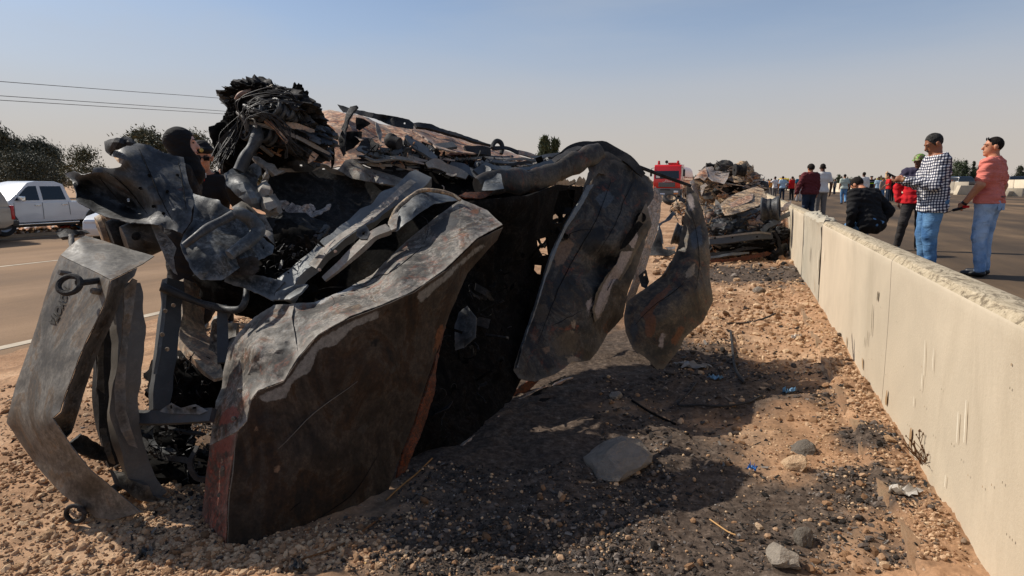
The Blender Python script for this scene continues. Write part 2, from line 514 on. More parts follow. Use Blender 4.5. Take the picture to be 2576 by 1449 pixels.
M['line'] = plain('road_paint', srgb(188, 172, 148), .85, var=.25, scale=3, dirt=srgb(130, 110, 90), damt=.42)
for (x, w, y0, y1) in ((-14.83, .13, -40, 600), (-7.45, .16, -40, 600), (-21.9, .14, -40, 600)):
    sheet_rect('road_line', x - w / 2, x + w / 2, y0, y1, -.400, M['line'])
# right carriageway: a raised slab
def slab(name, x0, x1, y0, y1, z0, z1, mat):
    mb = MB().box(((x0 + x1) / 2, (y0 + y1) / 2, (z0 + z1) / 2), (x1 - x0, y1 - y0, z1 - z0))
    return tag(link(name, mb.mesh(name, mat, False)), kind='structure')
slab('carriageway', 1.02, 70, -40, 320, -.46, .15, M['road_r'])
# raised verge beyond the left road, low kerb
M['verge'] = plain('orange_verge', srgb(176, 124, 82), .95, var=.28, scale=1.6, bmp=.6, bscale=9)
vx = list(np.arange(-60, -22.2, .7)); vy = list(np.arange(2, 60, .7)) + list(np.arange(60, 300, 8))
grid_patch('verge', vx, vy, lambda x, y: -.40 + .13 * smooth01((-22.3 - x) / 1.2) + .10 * mnoise.noise(Vector((x, y, 0)) * .6), M['verge'], False)
slab('kerb', -22.45, -22.3, -40, 400, -.47, -.29, plain('kerb_stone', srgb(150, 132, 110), .9, var=.3, scale=2))

# ---------------------------------------------------------------- near concrete barrier
def concrete(name, base, stain, var=.10, damt=.30):
    m, n, l, b = new_mat(name)
    tc = n.new("ShaderNodeTexCoord").outputs['Object']
    col = ramp(n, l, tnoise(n, l, tc, 1.4, 7, .6, .4), [(.3, [c * (1 - var) for c in base]), (.7, [c * (1 + var) for c in base])])
    runs = tnoise(n, l, tc, 1.5, 9, .72, .5, (1, 1, .22))
    col = mixc(n, l, ramp(n, l, runs, [(.54 - damt * .12, 0.0), (.76 - damt * .12, .38)]), col, stain)
    pits = n.new("ShaderNodeTexVoronoi"); pits.inputs['Scale'].default_value = 16
    l.new(tc, pits.inputs['Vector'])
    pm = ramp(n, l, pits.outputs['Distance'], [(.035, 1.0), (.07, 0.0)])
    sel = n.new("ShaderNodeSeparateColor"); l.new(pits.outputs['Color'], sel.inputs[0])
    on = ramp(n, l, sel.outputs[0], [(.74, 0.0), (.76, .85)])
    mm = n.new("ShaderNodeMath"); mm.operation = 'MULTIPLY'; l.new(pm, mm.inputs[0]); l.new(on, mm.inputs[1])
    col = mixc(n, l, mm.outputs[0], col, (.06, .05, .04))
    scr = ramp(n, l, tnoise(n, l, tc, 5, 9, .75, 1.5, (1, 1.6, .35)), [(.665, 0.0), (.70, .65)])
    col = mixc(n, l, scr, col, [min(1, c * 1.4) for c in base])
    l.new(col, b.inputs['Base Color'])
    b.inputs['Roughness'].default_value = .88
    b.inputs['Specular IOR Level'].default_value = .25
    bump(n, l, b, mixc(n, l, .5, tnoise(n, l, tc, 60, 4, .7), tnoise(n, l, tc, 3, 6, .6)), .35, .01)
    return m
M['conc'] = concrete('cream_concrete', srgb(196, 181, 157), srgb(146, 130, 104), .12)
M['concg'] = concrete('grey_concrete', srgb(176, 166, 146), srgb(128, 120, 104), .16, .40)
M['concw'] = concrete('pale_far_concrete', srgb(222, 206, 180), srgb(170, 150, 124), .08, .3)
def top_mat():
    m, n, l, b = new_mat('weathered_barrier_top')
    tc = n.new("ShaderNodeTexCoord").outputs['Object']
    col = ramp(n, l, tnoise(n, l, tc, 26, 8, .75), [(.35, srgb(164, 148, 122)), (.65, srgb(204, 188, 160))])
    st = ramp(n, l, tnoise(n, l, tc, 5, 12, .82, 2.2, (3.2, 1, 1)), [(.50, 0.0), (.57, .75)])
    col = mixc(n, l, st, col, srgb(92, 80, 64))
    sp = ramp(n, l, tnoise(n, l, tc, 75, 5, .8), [(.60, 0.0), (.66, .7)])
    col = mixc(n, l, sp, col, srgb(70, 60, 48))
    l.new(col, b.inputs['Base Color']); b.inputs['Roughness'].default_value = .95; b.inputs['Specular IOR Level'].default_value = .15
    bump(n, l, b, tnoise(n, l, tc, 90, 4, .7), .3, .006)
    return m
M['conctop'] = top_mat()

def barrier(name, y0, y1, label, mat, h=.95, xf=.84, chip=.0016, rag0=0., rag1=0., dx=0., step=.03):
    """segment along y; road face slopes on the far side; edges chipped"""
    prof = [(0, -.35), (0, .0), (-.002, .25), (-.006, .5), (-.012, .72), (-.018, .86), (-.020, .905), (-.017, .918), (.002, .946), (.012, .950), (.04, .951), (.075, .951), (.105, .950), (.119, .945), (.128, .925), (.135, .86), (.16, .5), (.18, .15), (.22, -.3)]
    n = max(2, int((y1 - y0) / step))
    vs, m = [], len(prof)
    for i in range(n + 1):
        y = y0 + (y1 - y0) * i / n
        for j, (px, pz) in enumerate(prof):
            z = pz * h / .95
            q = Vector((px * 3, y, z))
            e = (1.0 if j in (6, 7) else 0.0) if chip < .02 else (1.0 if 5 <= j <= 13 else .25)
            k = (mnoise.noise(q * 5) if chip > .02 else 0) + .8 * mnoise.noise(q * 17) + .7 * mnoise.noise(q * 41)
            big = max(0, mnoise.noise(Vector((0, y * 3.1, 7))) + .5 * mnoise.noise(Vector((2, y * 11, 7))) - .66) * (1 if j in (6, 7, 8) else 0)
            endr = 0
            if i == 0: endr = rag0 * (mnoise.noise(q * 7) + .5 * mnoise.noise(q * 19))
            if i == n: endr = rag1 * (mnoise.noise(q * 7 + Vector((3, 3, 3))) + .5 * mnoise.noise(q * 19))
            vs.append((xf + dx + px + chip * e * k * .5 + big * .05, y + endr, z + chip * e * k * (.5 if j > 7 else 0) - big * .03))
    fs = [(i * m + j, (i + 1) * m + j, (i + 1) * m + j + 1, i * m + j + 1) for i in range(n) for j in range(m - 1)]
    fs += [tuple(range(m)), tuple(n * m + j for j in range(m - 1, -1, -1))]
    mb = MB(); mb.v, mb.f = vs, fs
    me = mb.mesh(name, mat, True, 22)
    me.materials.append(M['conctop'])
    for p in me.polygons:
        if p.normal.z > .5 and p.center.z > .8 * h: p.material_index = 1
    return tag(link(name, me), label, 'barrier', 'concrete barrier segments beside the dirt strip')
BAR = []
BAR.append(barrier('concrete_barrier', .2, 4.12, 'cream concrete barrier segment nearest the camera with a dirty chipped top', M['conc']))
BAR.append(barrier('concrete_barrier', 4.128, 7.55, 'cream concrete barrier segment between the thin joint and the broken grey segment', M['conc'], rag1=.05))
BAR.append(barrier('concrete_barrier', 7.62, 9.75, 'broken grey concrete barrier segment with chipped crumbling edges', M['concg'], chip=.05, rag0=.09, rag1=.12, dx=.0, h=.965))
barrier('concrete_barrier', 9.83, 17.5, 'cream concrete barrier segment behind the overturned wreck and its rims', M['conc'], h=.95, step=.1)
barrier('concrete_barrier', 17.52, 60, 'long cream concrete barrier run beyond the overturned wrecks', M['conc'], step=.5)
# stains, scrapes and drips on the barrier faces (thin skins 1 mm proud of the concrete)
M['drip'] = plain('dark_drip', srgb(112, 98, 76), .95, var=.3, scale=30)
M['scrape'] = plain('white_scrape', srgb(232, 222, 200), .9, var=.1, scale=30)
M['dirtskin'] = plain('soil_stain', srgb(158, 128, 92), .95, var=.25, scale=14)
def face_mark(name, u, v, w, h, mat, seed, n=7, lean=0.0):
    r_ = ray(u, v); t = .832 / r_[0]; y, z = CPOS[1] + r_[1] * t, EYE + r_[2] * t
    bar = BAR[0] if y < 4.12 else (BAR[1] if y < 7.55 else BAR[2])
    mb = MB(); L, Rr = [], []
    zs = np.linspace(h / 2, -h / 2, n)
    fx = lambda zz: .84 - .012 * min(1, max(0, zz / .72)) - .0065 - (.003 if bar is BAR[2] else 0)
    for i, q in enumerate(zs):
        k = math.sin(math.pi * (i + .4) / n) ** .6
        e = mnoise.noise(Vector((q * 9, seed, 0))); a = w * .5 * k * (.6 + .7 * abs(mnoise.noise(Vector((q * 14, seed, 5)))))
        L.append((fx(z + q), y + lean * q + e * w * .5 - a, z + q)); Rr.append((fx(z + q), y + lean * q + e * w * .5 + a, z + q))
    mb.add(L + Rr, [(i, i + 1, n + i + 1, n + i) for i in range(n - 1)])
    o = bpy.data.objects.new(name, mb.mesh(name, mat, False, fix=False)); COL.objects.link(o); o.parent = bar
for i, (u, v, w, h, mt, ln) in enumerate(((2196, 805, .022, .20, 'drip', .1), (2184, 850, .014, .10, 'drip', .1), (2176, 860, .012, .07, 'drip', 0), (2212, 745, .05, .06, 'drip', 0), (2075, 850, .02, .08, 'drip', .3),
        (2432, 1060, .010, .16, 'scrape', .12), (2412, 1075, .012, .12, 'scrape', .1), (2330, 900, .010, .16, 'scrape', .15), (2352, 905, .008, .10, 'scrape', .15), (2322, 960, .008, .08, 'scrape', .1), (2300, 1010, .012, .05, 'scrape', .1), (2378, 1210, .01, .05, 'scrape', .1),
        (2230, 1000, .05, .09, 'dirtskin', 0), (2170, 915, .06, .07, 'dirtskin', 0), (2290, 1100, .05, .10, 'dirtskin', 0), (2360, 1280, .06, .10, 'dirtskin', 0), (2130, 860, .05, .08, 'dirtskin', 0),
        (2040, 640, .05, .18, 'drip', 0), (2060, 655, .03, .22, 'scrape', 0), (2020, 660, .02, .25, 'dirtskin', 0), (2050, 720, .04, .16, 'dirtskin', 0), (2075, 640, .03, .14, 'scrape', 0))):
    face_mark('stain', u, v, w, h, M[mt], i * 3.7, lean=ln)
for i in range(26):
    rr = random.Random(i); u = rr.uniform(2110, 2570); v = rr.uniform(690 + (u - 2110) * .5, 900 + (u - 2110) * 1.1)
    face_mark('pock_mark', u, v, .008, .009, M['drip'] if i % 3 else M['dirtskin'], i * 1.3, 4)
# drain notches in the grey segment
# strip footing poking out of the soil
yv = np.arange(1.2, 9.5, .03)
mb = MB(); run = []
def flush(run):
    if len(run) < 3: return
    vs = []
    for ri, y in enumerate(run):
        e = ledge(y); t = gz(e + .03, y) + .010 + .008 * mnoise.noise(Vector((1, y * 9, 0)))
        t -= .035 * max(0, 1 - min(ri, len(run) - 1 - ri) / 4)
        w = .02 * mnoise.noise(Vector((3, y * 6, 0)))
        vs += [(e - .004, y, t - .08), (e - .004 + .004 * mnoise.noise(Vector((y * 40, 1, 0))), y, t), (e + .045 + w, y, t - .010), (e + .06 + w, y, t - .05)]
    mb.add(vs, [(i * 4 + j, (i + 1) * 4 + j, (i + 1) * 4 + j + 1, i * 4 + j + 1) for i in range(len(run) - 1) for j in range(3)])
for y in yv:
    if mnoise.noise(Vector((9, y * 1.7, 0))) + .5 * mnoise.noise(Vector((9, y * 6, 0))) > -.16: run.append(y)
    else: flush(run); run = []
flush(run)
tag(link('barrier_footing', mb.mesh('barrier_footing', plain('footing_concrete', srgb(150, 126, 98), .95, var=.25, scale=6, bmp=.6, dirt=srgb(150, 116, 86), damt=.62), True, 18)), kind='structure')
# ---------------------------------------------------------------- bent sheet metal and rods
class RBF:
    def __init__(self, pts):
        a = np.array(pts, float)
        self.x = a[:, :2]
        n = len(a)
        K = np.sqrt((np.linalg.norm(self.x[:, None] - self.x[None], axis=2)) ** 2 + 28. ** 2)
        if n < 4:
            self.w = None; self.c = a[:, 2].mean(); return
        A = np.zeros((n + 3, n + 3)); A[:n, :n] = K + np.eye(n) * 1e-3
        A[:n, n] = 1; A[:n, n + 1:] = self.x; A[n, :n] = 1; A[n + 1:, :n] = self.x.T
        b = np.zeros(n + 3); b[:n] = a[:, 2]
        self.s = np.linalg.lstsq(A, b, rcond=None)[0]; self.n = n; self.w = 1
    def __call__(self, q):
        q = np.array(q, float)
        if self.w is None: return np.full(len(q), self.c)
        K = np.sqrt((np.linalg.norm(q[:, None] - self.x[None], axis=2)) ** 2 + 28. ** 2)
        return K @ self.s[:self.n] + self.s[self.n] + q @ self.s[self.n + 1:]
def inside(poly, q):
    x, y = q[:, 0], q[:, 1]
    r = np.zeros(len(q), bool)
    n = len(poly)
    for i in range(n):
        x1, y1 = poly[i]; x2, y2 = poly[(i + 1) % n]
        c = ((y1 > y) != (y2 > y)) & (x < (x2 - x1) * (y - y1) / ((y2 - y1) if y2 != y1 else 1e-9) + x1)
        r ^= c
    return r
def resample(poly, step):
    out = []
    n = len(poly)
    for i in range(n):
        a, b = np.array(poly[i]), np.array(poly[(i + 1) % n])
        k = max(1, int(np.linalg.norm(b - a) / step))
        for j in range(k): out.append(a + (b - a) * j / k)
    return np.array(out)
CR_DIR = [Vector((r_.gauss(0, 1), r_.gauss(0, 1), r_.gauss(0, 1))).normalized() for r_ in [random.Random(19)] for _ in range(12)]
def creases(q, cs, seed):
    """sharp folds: triangle waves along warped directions, fading in and out"""
    s = 0
    for k in range(4):
        dd = CR_DIR[(seed * 3 + k * 5) % 12]
        x = q.dot(dd) * cs * (.45 + .3 * k) + .55 * mnoise.noise(q * cs * .45 + Vector((k * 7, 0, 0)))
        t = abs(2 * (x - math.floor(x)) - 1)
        m = smooth01(.5 + 1.5 * mnoise.noise(q * cs * .38 + Vector((0, k * 9, 3))))
        s += (t - .5) * m * (1.1, .9, .6, .45)[k]
    return s
SURF = {}
def surf_d(name, u, v):
    """depth of a built sheet at a picture point"""
    D, crum, cs, seed, fine, ridge = SURF[name]
    d = float(D(np.array([[u, v]]))[0])
    q = Vector(P(u, v, d)) + Vector((seed * 1.7, 0, seed * .9))
    o = crum * creases(q, cs, seed) + crum * .35 * mnoise.noise(q * cs * 1.1) + fine * (1 - 2.5 * abs(mnoise.noise(q * cs * 4))) if ridge else crum * mnoise.noise(q * cs) + fine * mnoise.noise(q * cs * 4)
    return d + o
def sheet(name, fr, outl, mat, parent, ctrl=(), thick=.0035, step=13, crum=.02, cs=5.0, rag=1.6, holes=(), seed=0, d0=None, fine=.004, angle=24, ridge=True):
    O = [uv(fr, p[0], p[1]) for p in outl]
    cp = [uv(fr, p[0], p[1]) + (p[2],) for p in list(outl) + list(ctrl) if len(p) > 2]
    if not cp: cp = [(O[0][0], O[0][1], d0)]
    D = RBF(cp)
    H = [[uv(fr, *p) for p in h] for h in holes]
    def ragged(poly):
        r = resample(poly, step * .7)
        c = r.mean(0)
        for i in range(len(r)):
            q = Vector((r[i][0] * .03, r[i][1] * .03, seed * 3.1))
            e = mnoise.noise(q) + .7 * mnoise.noise(q * 3.7)
            t = r[(i + 1) % len(r)] - r[i - 1]
            nn = np.array([t[1], -t[0]]); nn /= np.linalg.norm(nn) + 1e-9
            r[i] = r[i] + nn * e * rag
        return r
    rings = [ragged(O)] + [ragged(h) for h in H]
    lo, hi = rings[0].min(0), rings[0].max(0)
    pts = []
    k = 0
    for y in np.arange(lo[1], hi[1], step * .87):
        for x in np.arange(lo[0] + (k % 2) * step / 2, hi[0], step):
            pts.append((x + nrs.uniform(-.22, .22) * step, y + nrs.uniform(-.22, .22) * step))
        k += 1
    pts = np.array(pts) if pts else np.zeros((0, 2))
    if len(pts):
        ok = inside(rings[0], pts)
        for h in rings[1:]: ok &= ~inside(h, pts)
        allr = np.vstack(rings)
        dmin = np.min(np.linalg.norm(pts[:, None] - allr[None], axis=2), axis=1) if len(pts) * len(allr) < 4e6 else np.full(len(pts), 9e9)
        pts = pts[ok & (dmin > step * .45)]
    verts, edges = [], []
    for r in rings:
        b = len(verts)
        verts += [Vector((p[0], p[1])) for p in r]
        edges += [(b + i, b + (i + 1) % len(r)) for i in range(len(r))]
    verts += [Vector((p[0], p[1])) for p in pts]
    vo, eo, fo, *_ = delaunay_2d_cdt(verts, edges, [], 0, 1e-5)
    vo = np.array([(v.x, v.y) for v in vo])
    fo = np.array([f for f in fo if len(f) == 3])
    cen = vo[fo].mean(1)
    ok = inside(rings[0], cen)
    for h in rings[1:]: ok &= ~inside(h, cen)
    fo = fo[ok]
    d = D(vo)
    W3 = np.array([P(u, v, dd) for (u, v), dd in zip(vo, d)])
    # crumple along the view ray
    off = np.zeros(len(vo))
    for i, p in enumerate(W3):
        q = Vector(p) + Vector((seed * 1.7, 0, seed * .9))
        if ridge:
            off[i] = crum * creases(q, cs, seed) + crum * .35 * mnoise.noise(q * cs * 1.1) + fine * (1 - 2.5 * abs(mnoise.noise(q * cs * 4)))
        else:
            off[i] = crum * mnoise.noise(q * cs) + fine * mnoise.noise(q * cs * 4)
    W3 = np.array([P(u, v, dd) for (u, v), dd in zip(vo, d + off)])
    SURF.setdefault(name, (D, crum, cs, seed, fine, ridge))
    # thickness
    fn = np.cross(W3[fo[:, 1]] - W3[fo[:, 0]], W3[fo[:, 2]] - W3[fo[:, 0]])
    vn = np.zeros_like(W3)
    for c in range(3): np.add.at(vn, fo[:, c], fn)
    vn /= np.linalg.norm(vn, axis=1)[:, None] + 1e-12
    nv = len(W3)
    B = W3 - vn * thick
    em = {}
    for a, b, c in fo:
        for e in ((a, b), (b, c), (c, a)):
            em[e] = 1
    side = [(a, b) for (a, b) in em if (b, a) not in em]
    faces = [tuple(map(int, f)) for f in fo] + [tuple(int(i) + nv for i in f[::-1]) for f in fo] + [(int(b), int(a), int(a) + nv, int(b) + nv) for a, b in side]
    mb = MB(); mb.v = [tuple(p) for p in W3] + [tuple(p) for p in B]; mb.f = faces
    me = mb.mesh(name, mat, True, angle)
    return wchild(name, me, parent)
def rod(name, fr, pts, w, mat, parent, sec='round', aspect=1.0, roll=0.0, n=10, sub=6, wob=0.0, seed=0, angle=40):
    """bent bar through picture points (x, y, depth); w = width in 2576-wide picture pixels"""
    pp = [uv(fr, p[0], p[1]) + (p[2],) for p in pts]
    W3 = [P(*p) for p in pp]
    ws = w if isinstance(w, (list, tuple)) else [w] * len(pp)
    rr = [x * p[2] / FPX / 2 for x, p in zip(ws, pp)]
    ro = roll if isinstance(roll, (list, tuple)) else [roll] * len(pp)
    q = crom([list(a) + [b, c] for a, b, c in zip(W3, rr, ro)], sub)
    if wob:
        for i in range(len(q)):
            v = Vector(q[i][:3])
            q[i][:3] += wob * np.array(mnoise.noise_vector(v * 7 + Vector((seed, 0, 0))))
            q[i][3] *= 1 + .25 * mnoise.noise(v * 11 + Vector((0, seed, 0)))
            q[i][4] += .5 * mnoise.noise(v * 5 + Vector((0, 0, seed)))
    mb = MB().tube([x[:3] for x in q], [x[3] for x in q], n, sec, [float(x[4]) for x in q], aspect)
    return wchild(name, mb.mesh(name, mat, True, angle), parent)
def lump(name, cen, rad, mat, parent, amp=.35, fs=6, sub=4, seed=0, squash=(1, 1, 1), rot=None):
    bm = bmesh.new()
    bmesh.ops.create_icosphere(bm, subdivisions=sub, radius=1)
    for v in bm.verts:
        q = Vector(v.co) * rad * fs + Vector((seed, seed * 2, 0))
        k = 1 + amp * mnoise.noise(q) + amp * .6 * (1 - 2 * abs(mnoise.noise(q * 2.1))) + amp * .35 * mnoise.noise(q * 5)
        v.co = Vector((v.co.x * squash[0], v.co.y * squash[1], v.co.z * squash[2])) * rad * k
        if rot is not None: v.co = rot @ v.co
        v.co += Vector(cen)
    me = bpy.data.meshes.new(name); bm.to_mesh(me); bm.free()
    finish(me, mat, True, 50)
    return wchild(name, me, parent)
def disc(name, fr, x, y, d, r, mat, parent, nrm, th=.01, n=16, inner=0):
    """round bolt/ring: r in picture px"""
    c = P(*uv(fr, x, y), d); R_ = r * d / FPX
    rot = Vector(nrm).to_track_quat('Z', 'Y').to_matrix()
    prof = [(-th, R_ * .92), (th * .6, R_), (th, R_ * .82), (th, 1e-4)] if not inner else [(-th, R_), (th, R_), (th, R_ * inner), (-th, R_ * inner), (-th, R_)]
    return wchild(name, MB().lathe(prof, n, 'z', c, rot).mesh(name, mat), parent)

M['flake'] = burnt('pale_flake', (.12, .115, .105), (.26, .255, .24), (.36, .35, .33), rust=.12, metal=.05, rough=(.55, .85), scale=9, edge=.1, mott=.5)
M['redflake'] = burnt('red_flake', (.14, .034, .020), (.17, .052, .034), (.20, .12, .09), metal=.02, rough=(.6, .9), scale=14, edge=.1, mott=.4)
# ================================================================ the near wreck
gp = G(900, 1300)
wreck = thing('wrecked_pickup', 'burnt crushed pickup wreck lying on its side in front, step bumper upright at left', 'wreck', (float(gp[0]), float(gp[1]), 0))

# --- step bumper, standing on end
bf = sheet('bumper', 'Z1', [(590, 485, 2.76), (750, 560, 2.67), (920, 640, 2.575), (1075, 722, 2.47), (1035, 900, 2.47), (935, 1130, 2.46), (835, 1330, 2.45), (770, 1480, 2.44), (700, 1680, 2.43), (640, 1830, 2.42), (590, 2000, 2.42),
     (520, 2060, 2.42), (700, 2330, 2.44), (880, 2560, 2.46), (1090, 2730, 2.50), (1375, 2985 - 10, 2.53), (1250, 3010, 2.54), (1090, 3060 - 10, 2.53), (935, 3020, 2.53), (610, 2800, 2.56), (360, 2520, 2.66), (160, 2230, 2.70), (72, 2100, 2.71), (155, 1760, 2.71), (265, 1450, 2.71), (360, 1180, 2.72), (450, 880, 2.73), (520, 640, 2.74)],
     M['bumper'], wreck, thick=.0035, step=11, crum=.004, cs=4, rag=.8, fine=.002, ridge=False)
sheet('bumper_end', 'Z1', [(590, 482, 2.765), (690, 390, 2.85), (790, 310, 2.9), (830, 292, 2.94), (1000, 340, 2.92), (1250, 420, 2.88), (1500, 490, 2.84), (1400, 560, 2.74), (1240, 640, 2.62), (1120, 700, 2.51), (1078, 720, 2.475), (920, 640, 2.58), (750, 560, 2.675)],
      M['bumper'], wreck, thick=.0035, step=10, crum=.006, cs=6, rag=1.0, fine=.003)
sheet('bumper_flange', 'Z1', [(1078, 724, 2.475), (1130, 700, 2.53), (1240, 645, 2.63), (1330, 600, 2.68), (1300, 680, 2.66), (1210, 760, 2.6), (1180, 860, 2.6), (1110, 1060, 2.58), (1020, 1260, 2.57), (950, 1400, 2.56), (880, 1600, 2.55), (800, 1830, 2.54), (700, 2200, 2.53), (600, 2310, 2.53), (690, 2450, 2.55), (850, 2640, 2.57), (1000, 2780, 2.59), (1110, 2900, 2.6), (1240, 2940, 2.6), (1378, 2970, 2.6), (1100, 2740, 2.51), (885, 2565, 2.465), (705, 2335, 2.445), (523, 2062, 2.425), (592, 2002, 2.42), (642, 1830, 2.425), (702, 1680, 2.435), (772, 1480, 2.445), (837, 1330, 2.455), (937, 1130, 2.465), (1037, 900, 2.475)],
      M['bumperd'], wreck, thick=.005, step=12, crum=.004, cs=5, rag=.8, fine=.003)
# tow ring and bolts on the bumper
bn = Vector((-.35, -.9, .25)); bn = (RIGHT * -.35 + AHEAD * -.85); bn = Vector((bn[0], bn[1], .3)).normalized()
c0 = P(*uv('B', 545, 465), 2.44)
rt = Vector(RIGHT); upx = bn.cross(rt).normalized()
ring = MB()
ringp = []
for k in range(25):
    a = 2 * math.pi * k / 24
    ringp.append(c0 + np.array((rt * math.cos(a) * .042 + (Vector((0, 0, 1)) * .85 + Vector(AHEAD) * .5) * math.sin(a) * .036)))
ring.tube(ringp, .011, 8, ref=np.array([0, 0, 0]) + np.array(bn))
b1 = P(*uv('B', 720, 440), 2.45)
ring.tube([b1 - np.array(rt) * .01, b1 + np.array(AHEAD) * .06 + np.array(rt) * .02, b1 + np.array(AHEAD) * .12 + np.array(rt) * .03], .013, 8)
wchild('tow_ring', ring.mesh('tow_ring', M['char']), wreck)
for (x, y, s) in ((455, 255, 1), (1045, 590, 1.1)):
    disc('bolt', 'B', x, y, 2.49, 7.5 * s, M['bumperd'], wreck, bn, th=.022, n=8)
c1 = P(*uv('Z2', 470, 1060), 2.5)
ring2 = MB().tube([c1 + np.array(rt * math.cos(a) * .036 + Vector((0, 0, 1)) * math.sin(a) * .034) for a in np.linspace(0, 2 * math.pi, 21)], .009, 8, ref=np.array(AHEAD))
ring2.tube([P(*uv('Z2', 500, 1030), 2.5), P(*uv('Z2', 560, 1040), 2.62)], .012, 8)
wchild('tow_ring', ring2.mesh('tow_ring', M['char']), wreck)
rod('crash_bar', 'Z2', [(630, 950, 2.6), (800, 860, 2.75)], 22, M['bumperd'], wreck)
sheet('mounting_plate', 'Z2', [(415, 625, 2.68), (500, 560, 2.7), (630, 650, 2.8), (650, 735, 2.8), (570, 720, 2.75), (500, 690, 2.7)], M['char'], wreck, thick=.02, crum=.006, cs=9, step=8)
# stamped lettering: TOYOTA, running down the bumper
def letter_mesh(ch):
    cu = bpy.data.curves.new('stamp', 'FONT')
    cu.body = ch; cu.size = 1.0; cu.extrude = .012; cu.offset = .012; cu.align_x = 'CENTER'; cu.align_y = 'CENTER'; cu.resolution_u = 3
    o = bpy.data.objects.new('tmp', cu); COL.objects.link(o)
    dg = bpy.context.evaluated_depsgraph_get()
    me = bpy.data.meshes.new_from_object(o.evaluated_get(dg))
    bpy.data.objects.remove(o); bpy.data.curves.remove(cu)
    return me
M['stamp'] = plain('stamped_letter_shadow', (.022, .017, .012), .8, .1)
lets = [('T', 480, 540), ('O', 425, 682), ('Y', 385, 805), ('O', 328, 925), ('T', 285, 1040), ('A', 230, 1130)]
down = None
for ch, x, y in lets:
    me = letter_mesh(ch)
    c = P(*uv('B', x, y), 2.66)
    a0 = P(*uv('B', 480, 540), 2.665); a1 = P(*uv('B', 200, 1190), 2.66)
    ex = Vector(a1 - a0).normalized()                       # reading direction, downwards
    b0 = P(*uv('B', 250, 900), 2.685); b1_ = P(*uv('B', 440, 960), 2.61)
    ey = Vector(b1_ - b0); ey = (ey - ex * ey.dot(ex)).normalized()
    ez = ex.cross(ey)
    for v in me.vertices:
        q = v.co.copy()
        v.co = Vector(c) + ex * q.x * .043 + ey * q.y * .096 + ez * q.z * .15 - Vector(ray(*uv('B', x, y))).normalized() * .022
    u0, v0 = px_of(c); D_ = SURF['bumper'][0]                # lay the stamping flat onto the bumper face
    dc, du_, dv_ = [float(q) for q in D_(np.array([[u0, v0], [u0 + 10, v0], [u0, v0 + 10]]))]
    for i_, v in enumerate(me.vertices):
        pu, pv = px_of(v.co)
        v.co = Vector(P(pu, pv, dc + (du_ - dc) / 10 * (pu - u0) + (dv_ - dc) / 10 * (pv - v0) - .016))
    me.materials.clear(); finish(me, M['stamp'], False)
    wchild('letter', me, bf)
    # the mesh sits just proud of the face so it reads as a dark stamping

# --- pair of curved beams behind the bumper
rod('frame_beam', 'Z2', [(770, -370, 2.78), (800, -150, 2.75), (790, 150, 2.7), (770, 420, 2.68), (800, 640, 2.68), (870, 800, 2.7), (985, 960, 2.72)], [62, 66, 62, 60, 58, 52, 40], M['bumperd'], wreck, 'box', .5, roll=.35, wob=.008)
rod('frame_beam', 'Z2', [(668, -160, 2.9), (665, 0, 2.88), (650, 330, 2.84), (670, 560, 2.84), (715, 760, 2.84)], [40, 46, 46, 42, 30], M['char'], wreck, 'box', .6, roll=.4, wob=.008)
sheet('beam_edge', 'Z1', [(1290, 700, 2.66), (1330, 720, 2.68), (1290, 1000, 2.66), (1250, 1250, 2.65), (1235, 1400, 2.63), (1215, 1700, 2.62), (1230, 1990, 2.61), (1290, 2200, 2.62), (1340, 2350, 2.63), (1260, 2320, 2.62), (1180, 2180, 2.61), (1130, 2000, 2.6), (1110, 1800, 2.6), (1140, 1600, 2.6), (1180, 1300, 2.61), (1200, 1000, 2.62), (1200, 800, 2.63)], M['bumper'], wreck, thick=.005, crum=.004, step=9)
sheet('beam_edge', 'Z2', [(620, -90, 2.82), (650, -60, 2.83), (645, 100, 2.82), (650, 330, 2.82), (665, 560, 2.82), (720, 740, 2.83), (700, 780, 2.83), (640, 640, 2.8), (612, 480, 2.8), (602, 250, 2.8), (610, 60, 2.81)], M['bumperd'], wreck, thick=.005, crum=.004, step=8)
sheet('beam_foot', 'Z2', [(690, 790, 2.7), (770, 800, 2.68), (830, 850, 2.66), (930, 880, 2.66), (950, 940, 2.68), (1065, 970, 2.72), (990, 995, 2.7), (880, 970, 2.66), (800, 920, 2.65), (730, 870, 2.66)], M['bumperd'], wreck, thick=.012, crum=.01, step=8)

# --- left hand supports and clutter between bumper and bed side
rod('radiator_rail', 'S3', [(230, 150, 3.1), (205, 420, 3.05), (170, 700, 3.0), (140, 950, 2.96), (100, 1330, 2.9)], [42, 44, 46, 46, 44], M['dark'], wreck, 'box', .45, roll=.5, wob=.006)
rod('radiator_rail_lip', 'S3', [(160, 250, 3.0), (140, 500, 2.97), (105, 750, 2.93), (70, 1000, 2.9)], 9, M['blue'], wreck, 'box', .5, wob=.006)
for (x, y) in ((233, 373), (175, 775), (158, 425), (130, 640)):
    disc('rail_hole', 'S3', x, y, 2.925, 5.5, M['tan'], wreck, -np.array(FWD), th=.004, n=10)
rod('wheel_arch_beam', 'S3', [(400, 180, 3.35), (390, 380, 3.3), (385, 600, 3.25), (440, 760, 3.15), (540, 900, 3.05), (650, 1040, 2.95)], [60, 64, 66, 64, 50, 30], M['tan'], wreck, 'box', .35, roll=.5, wob=.01)
rod('cross_tube', 'S3', [(130, 205, 2.98), (300, 280, 3.0), (500, 355, 3.05), (700, 405, 3.05), (830, 412, 3.0), (890, 330, 3.0), (900, 220, 3.05)], [22, 20, 18, 18, 18, 16, 16], M['dark'], wreck, wob=.004)
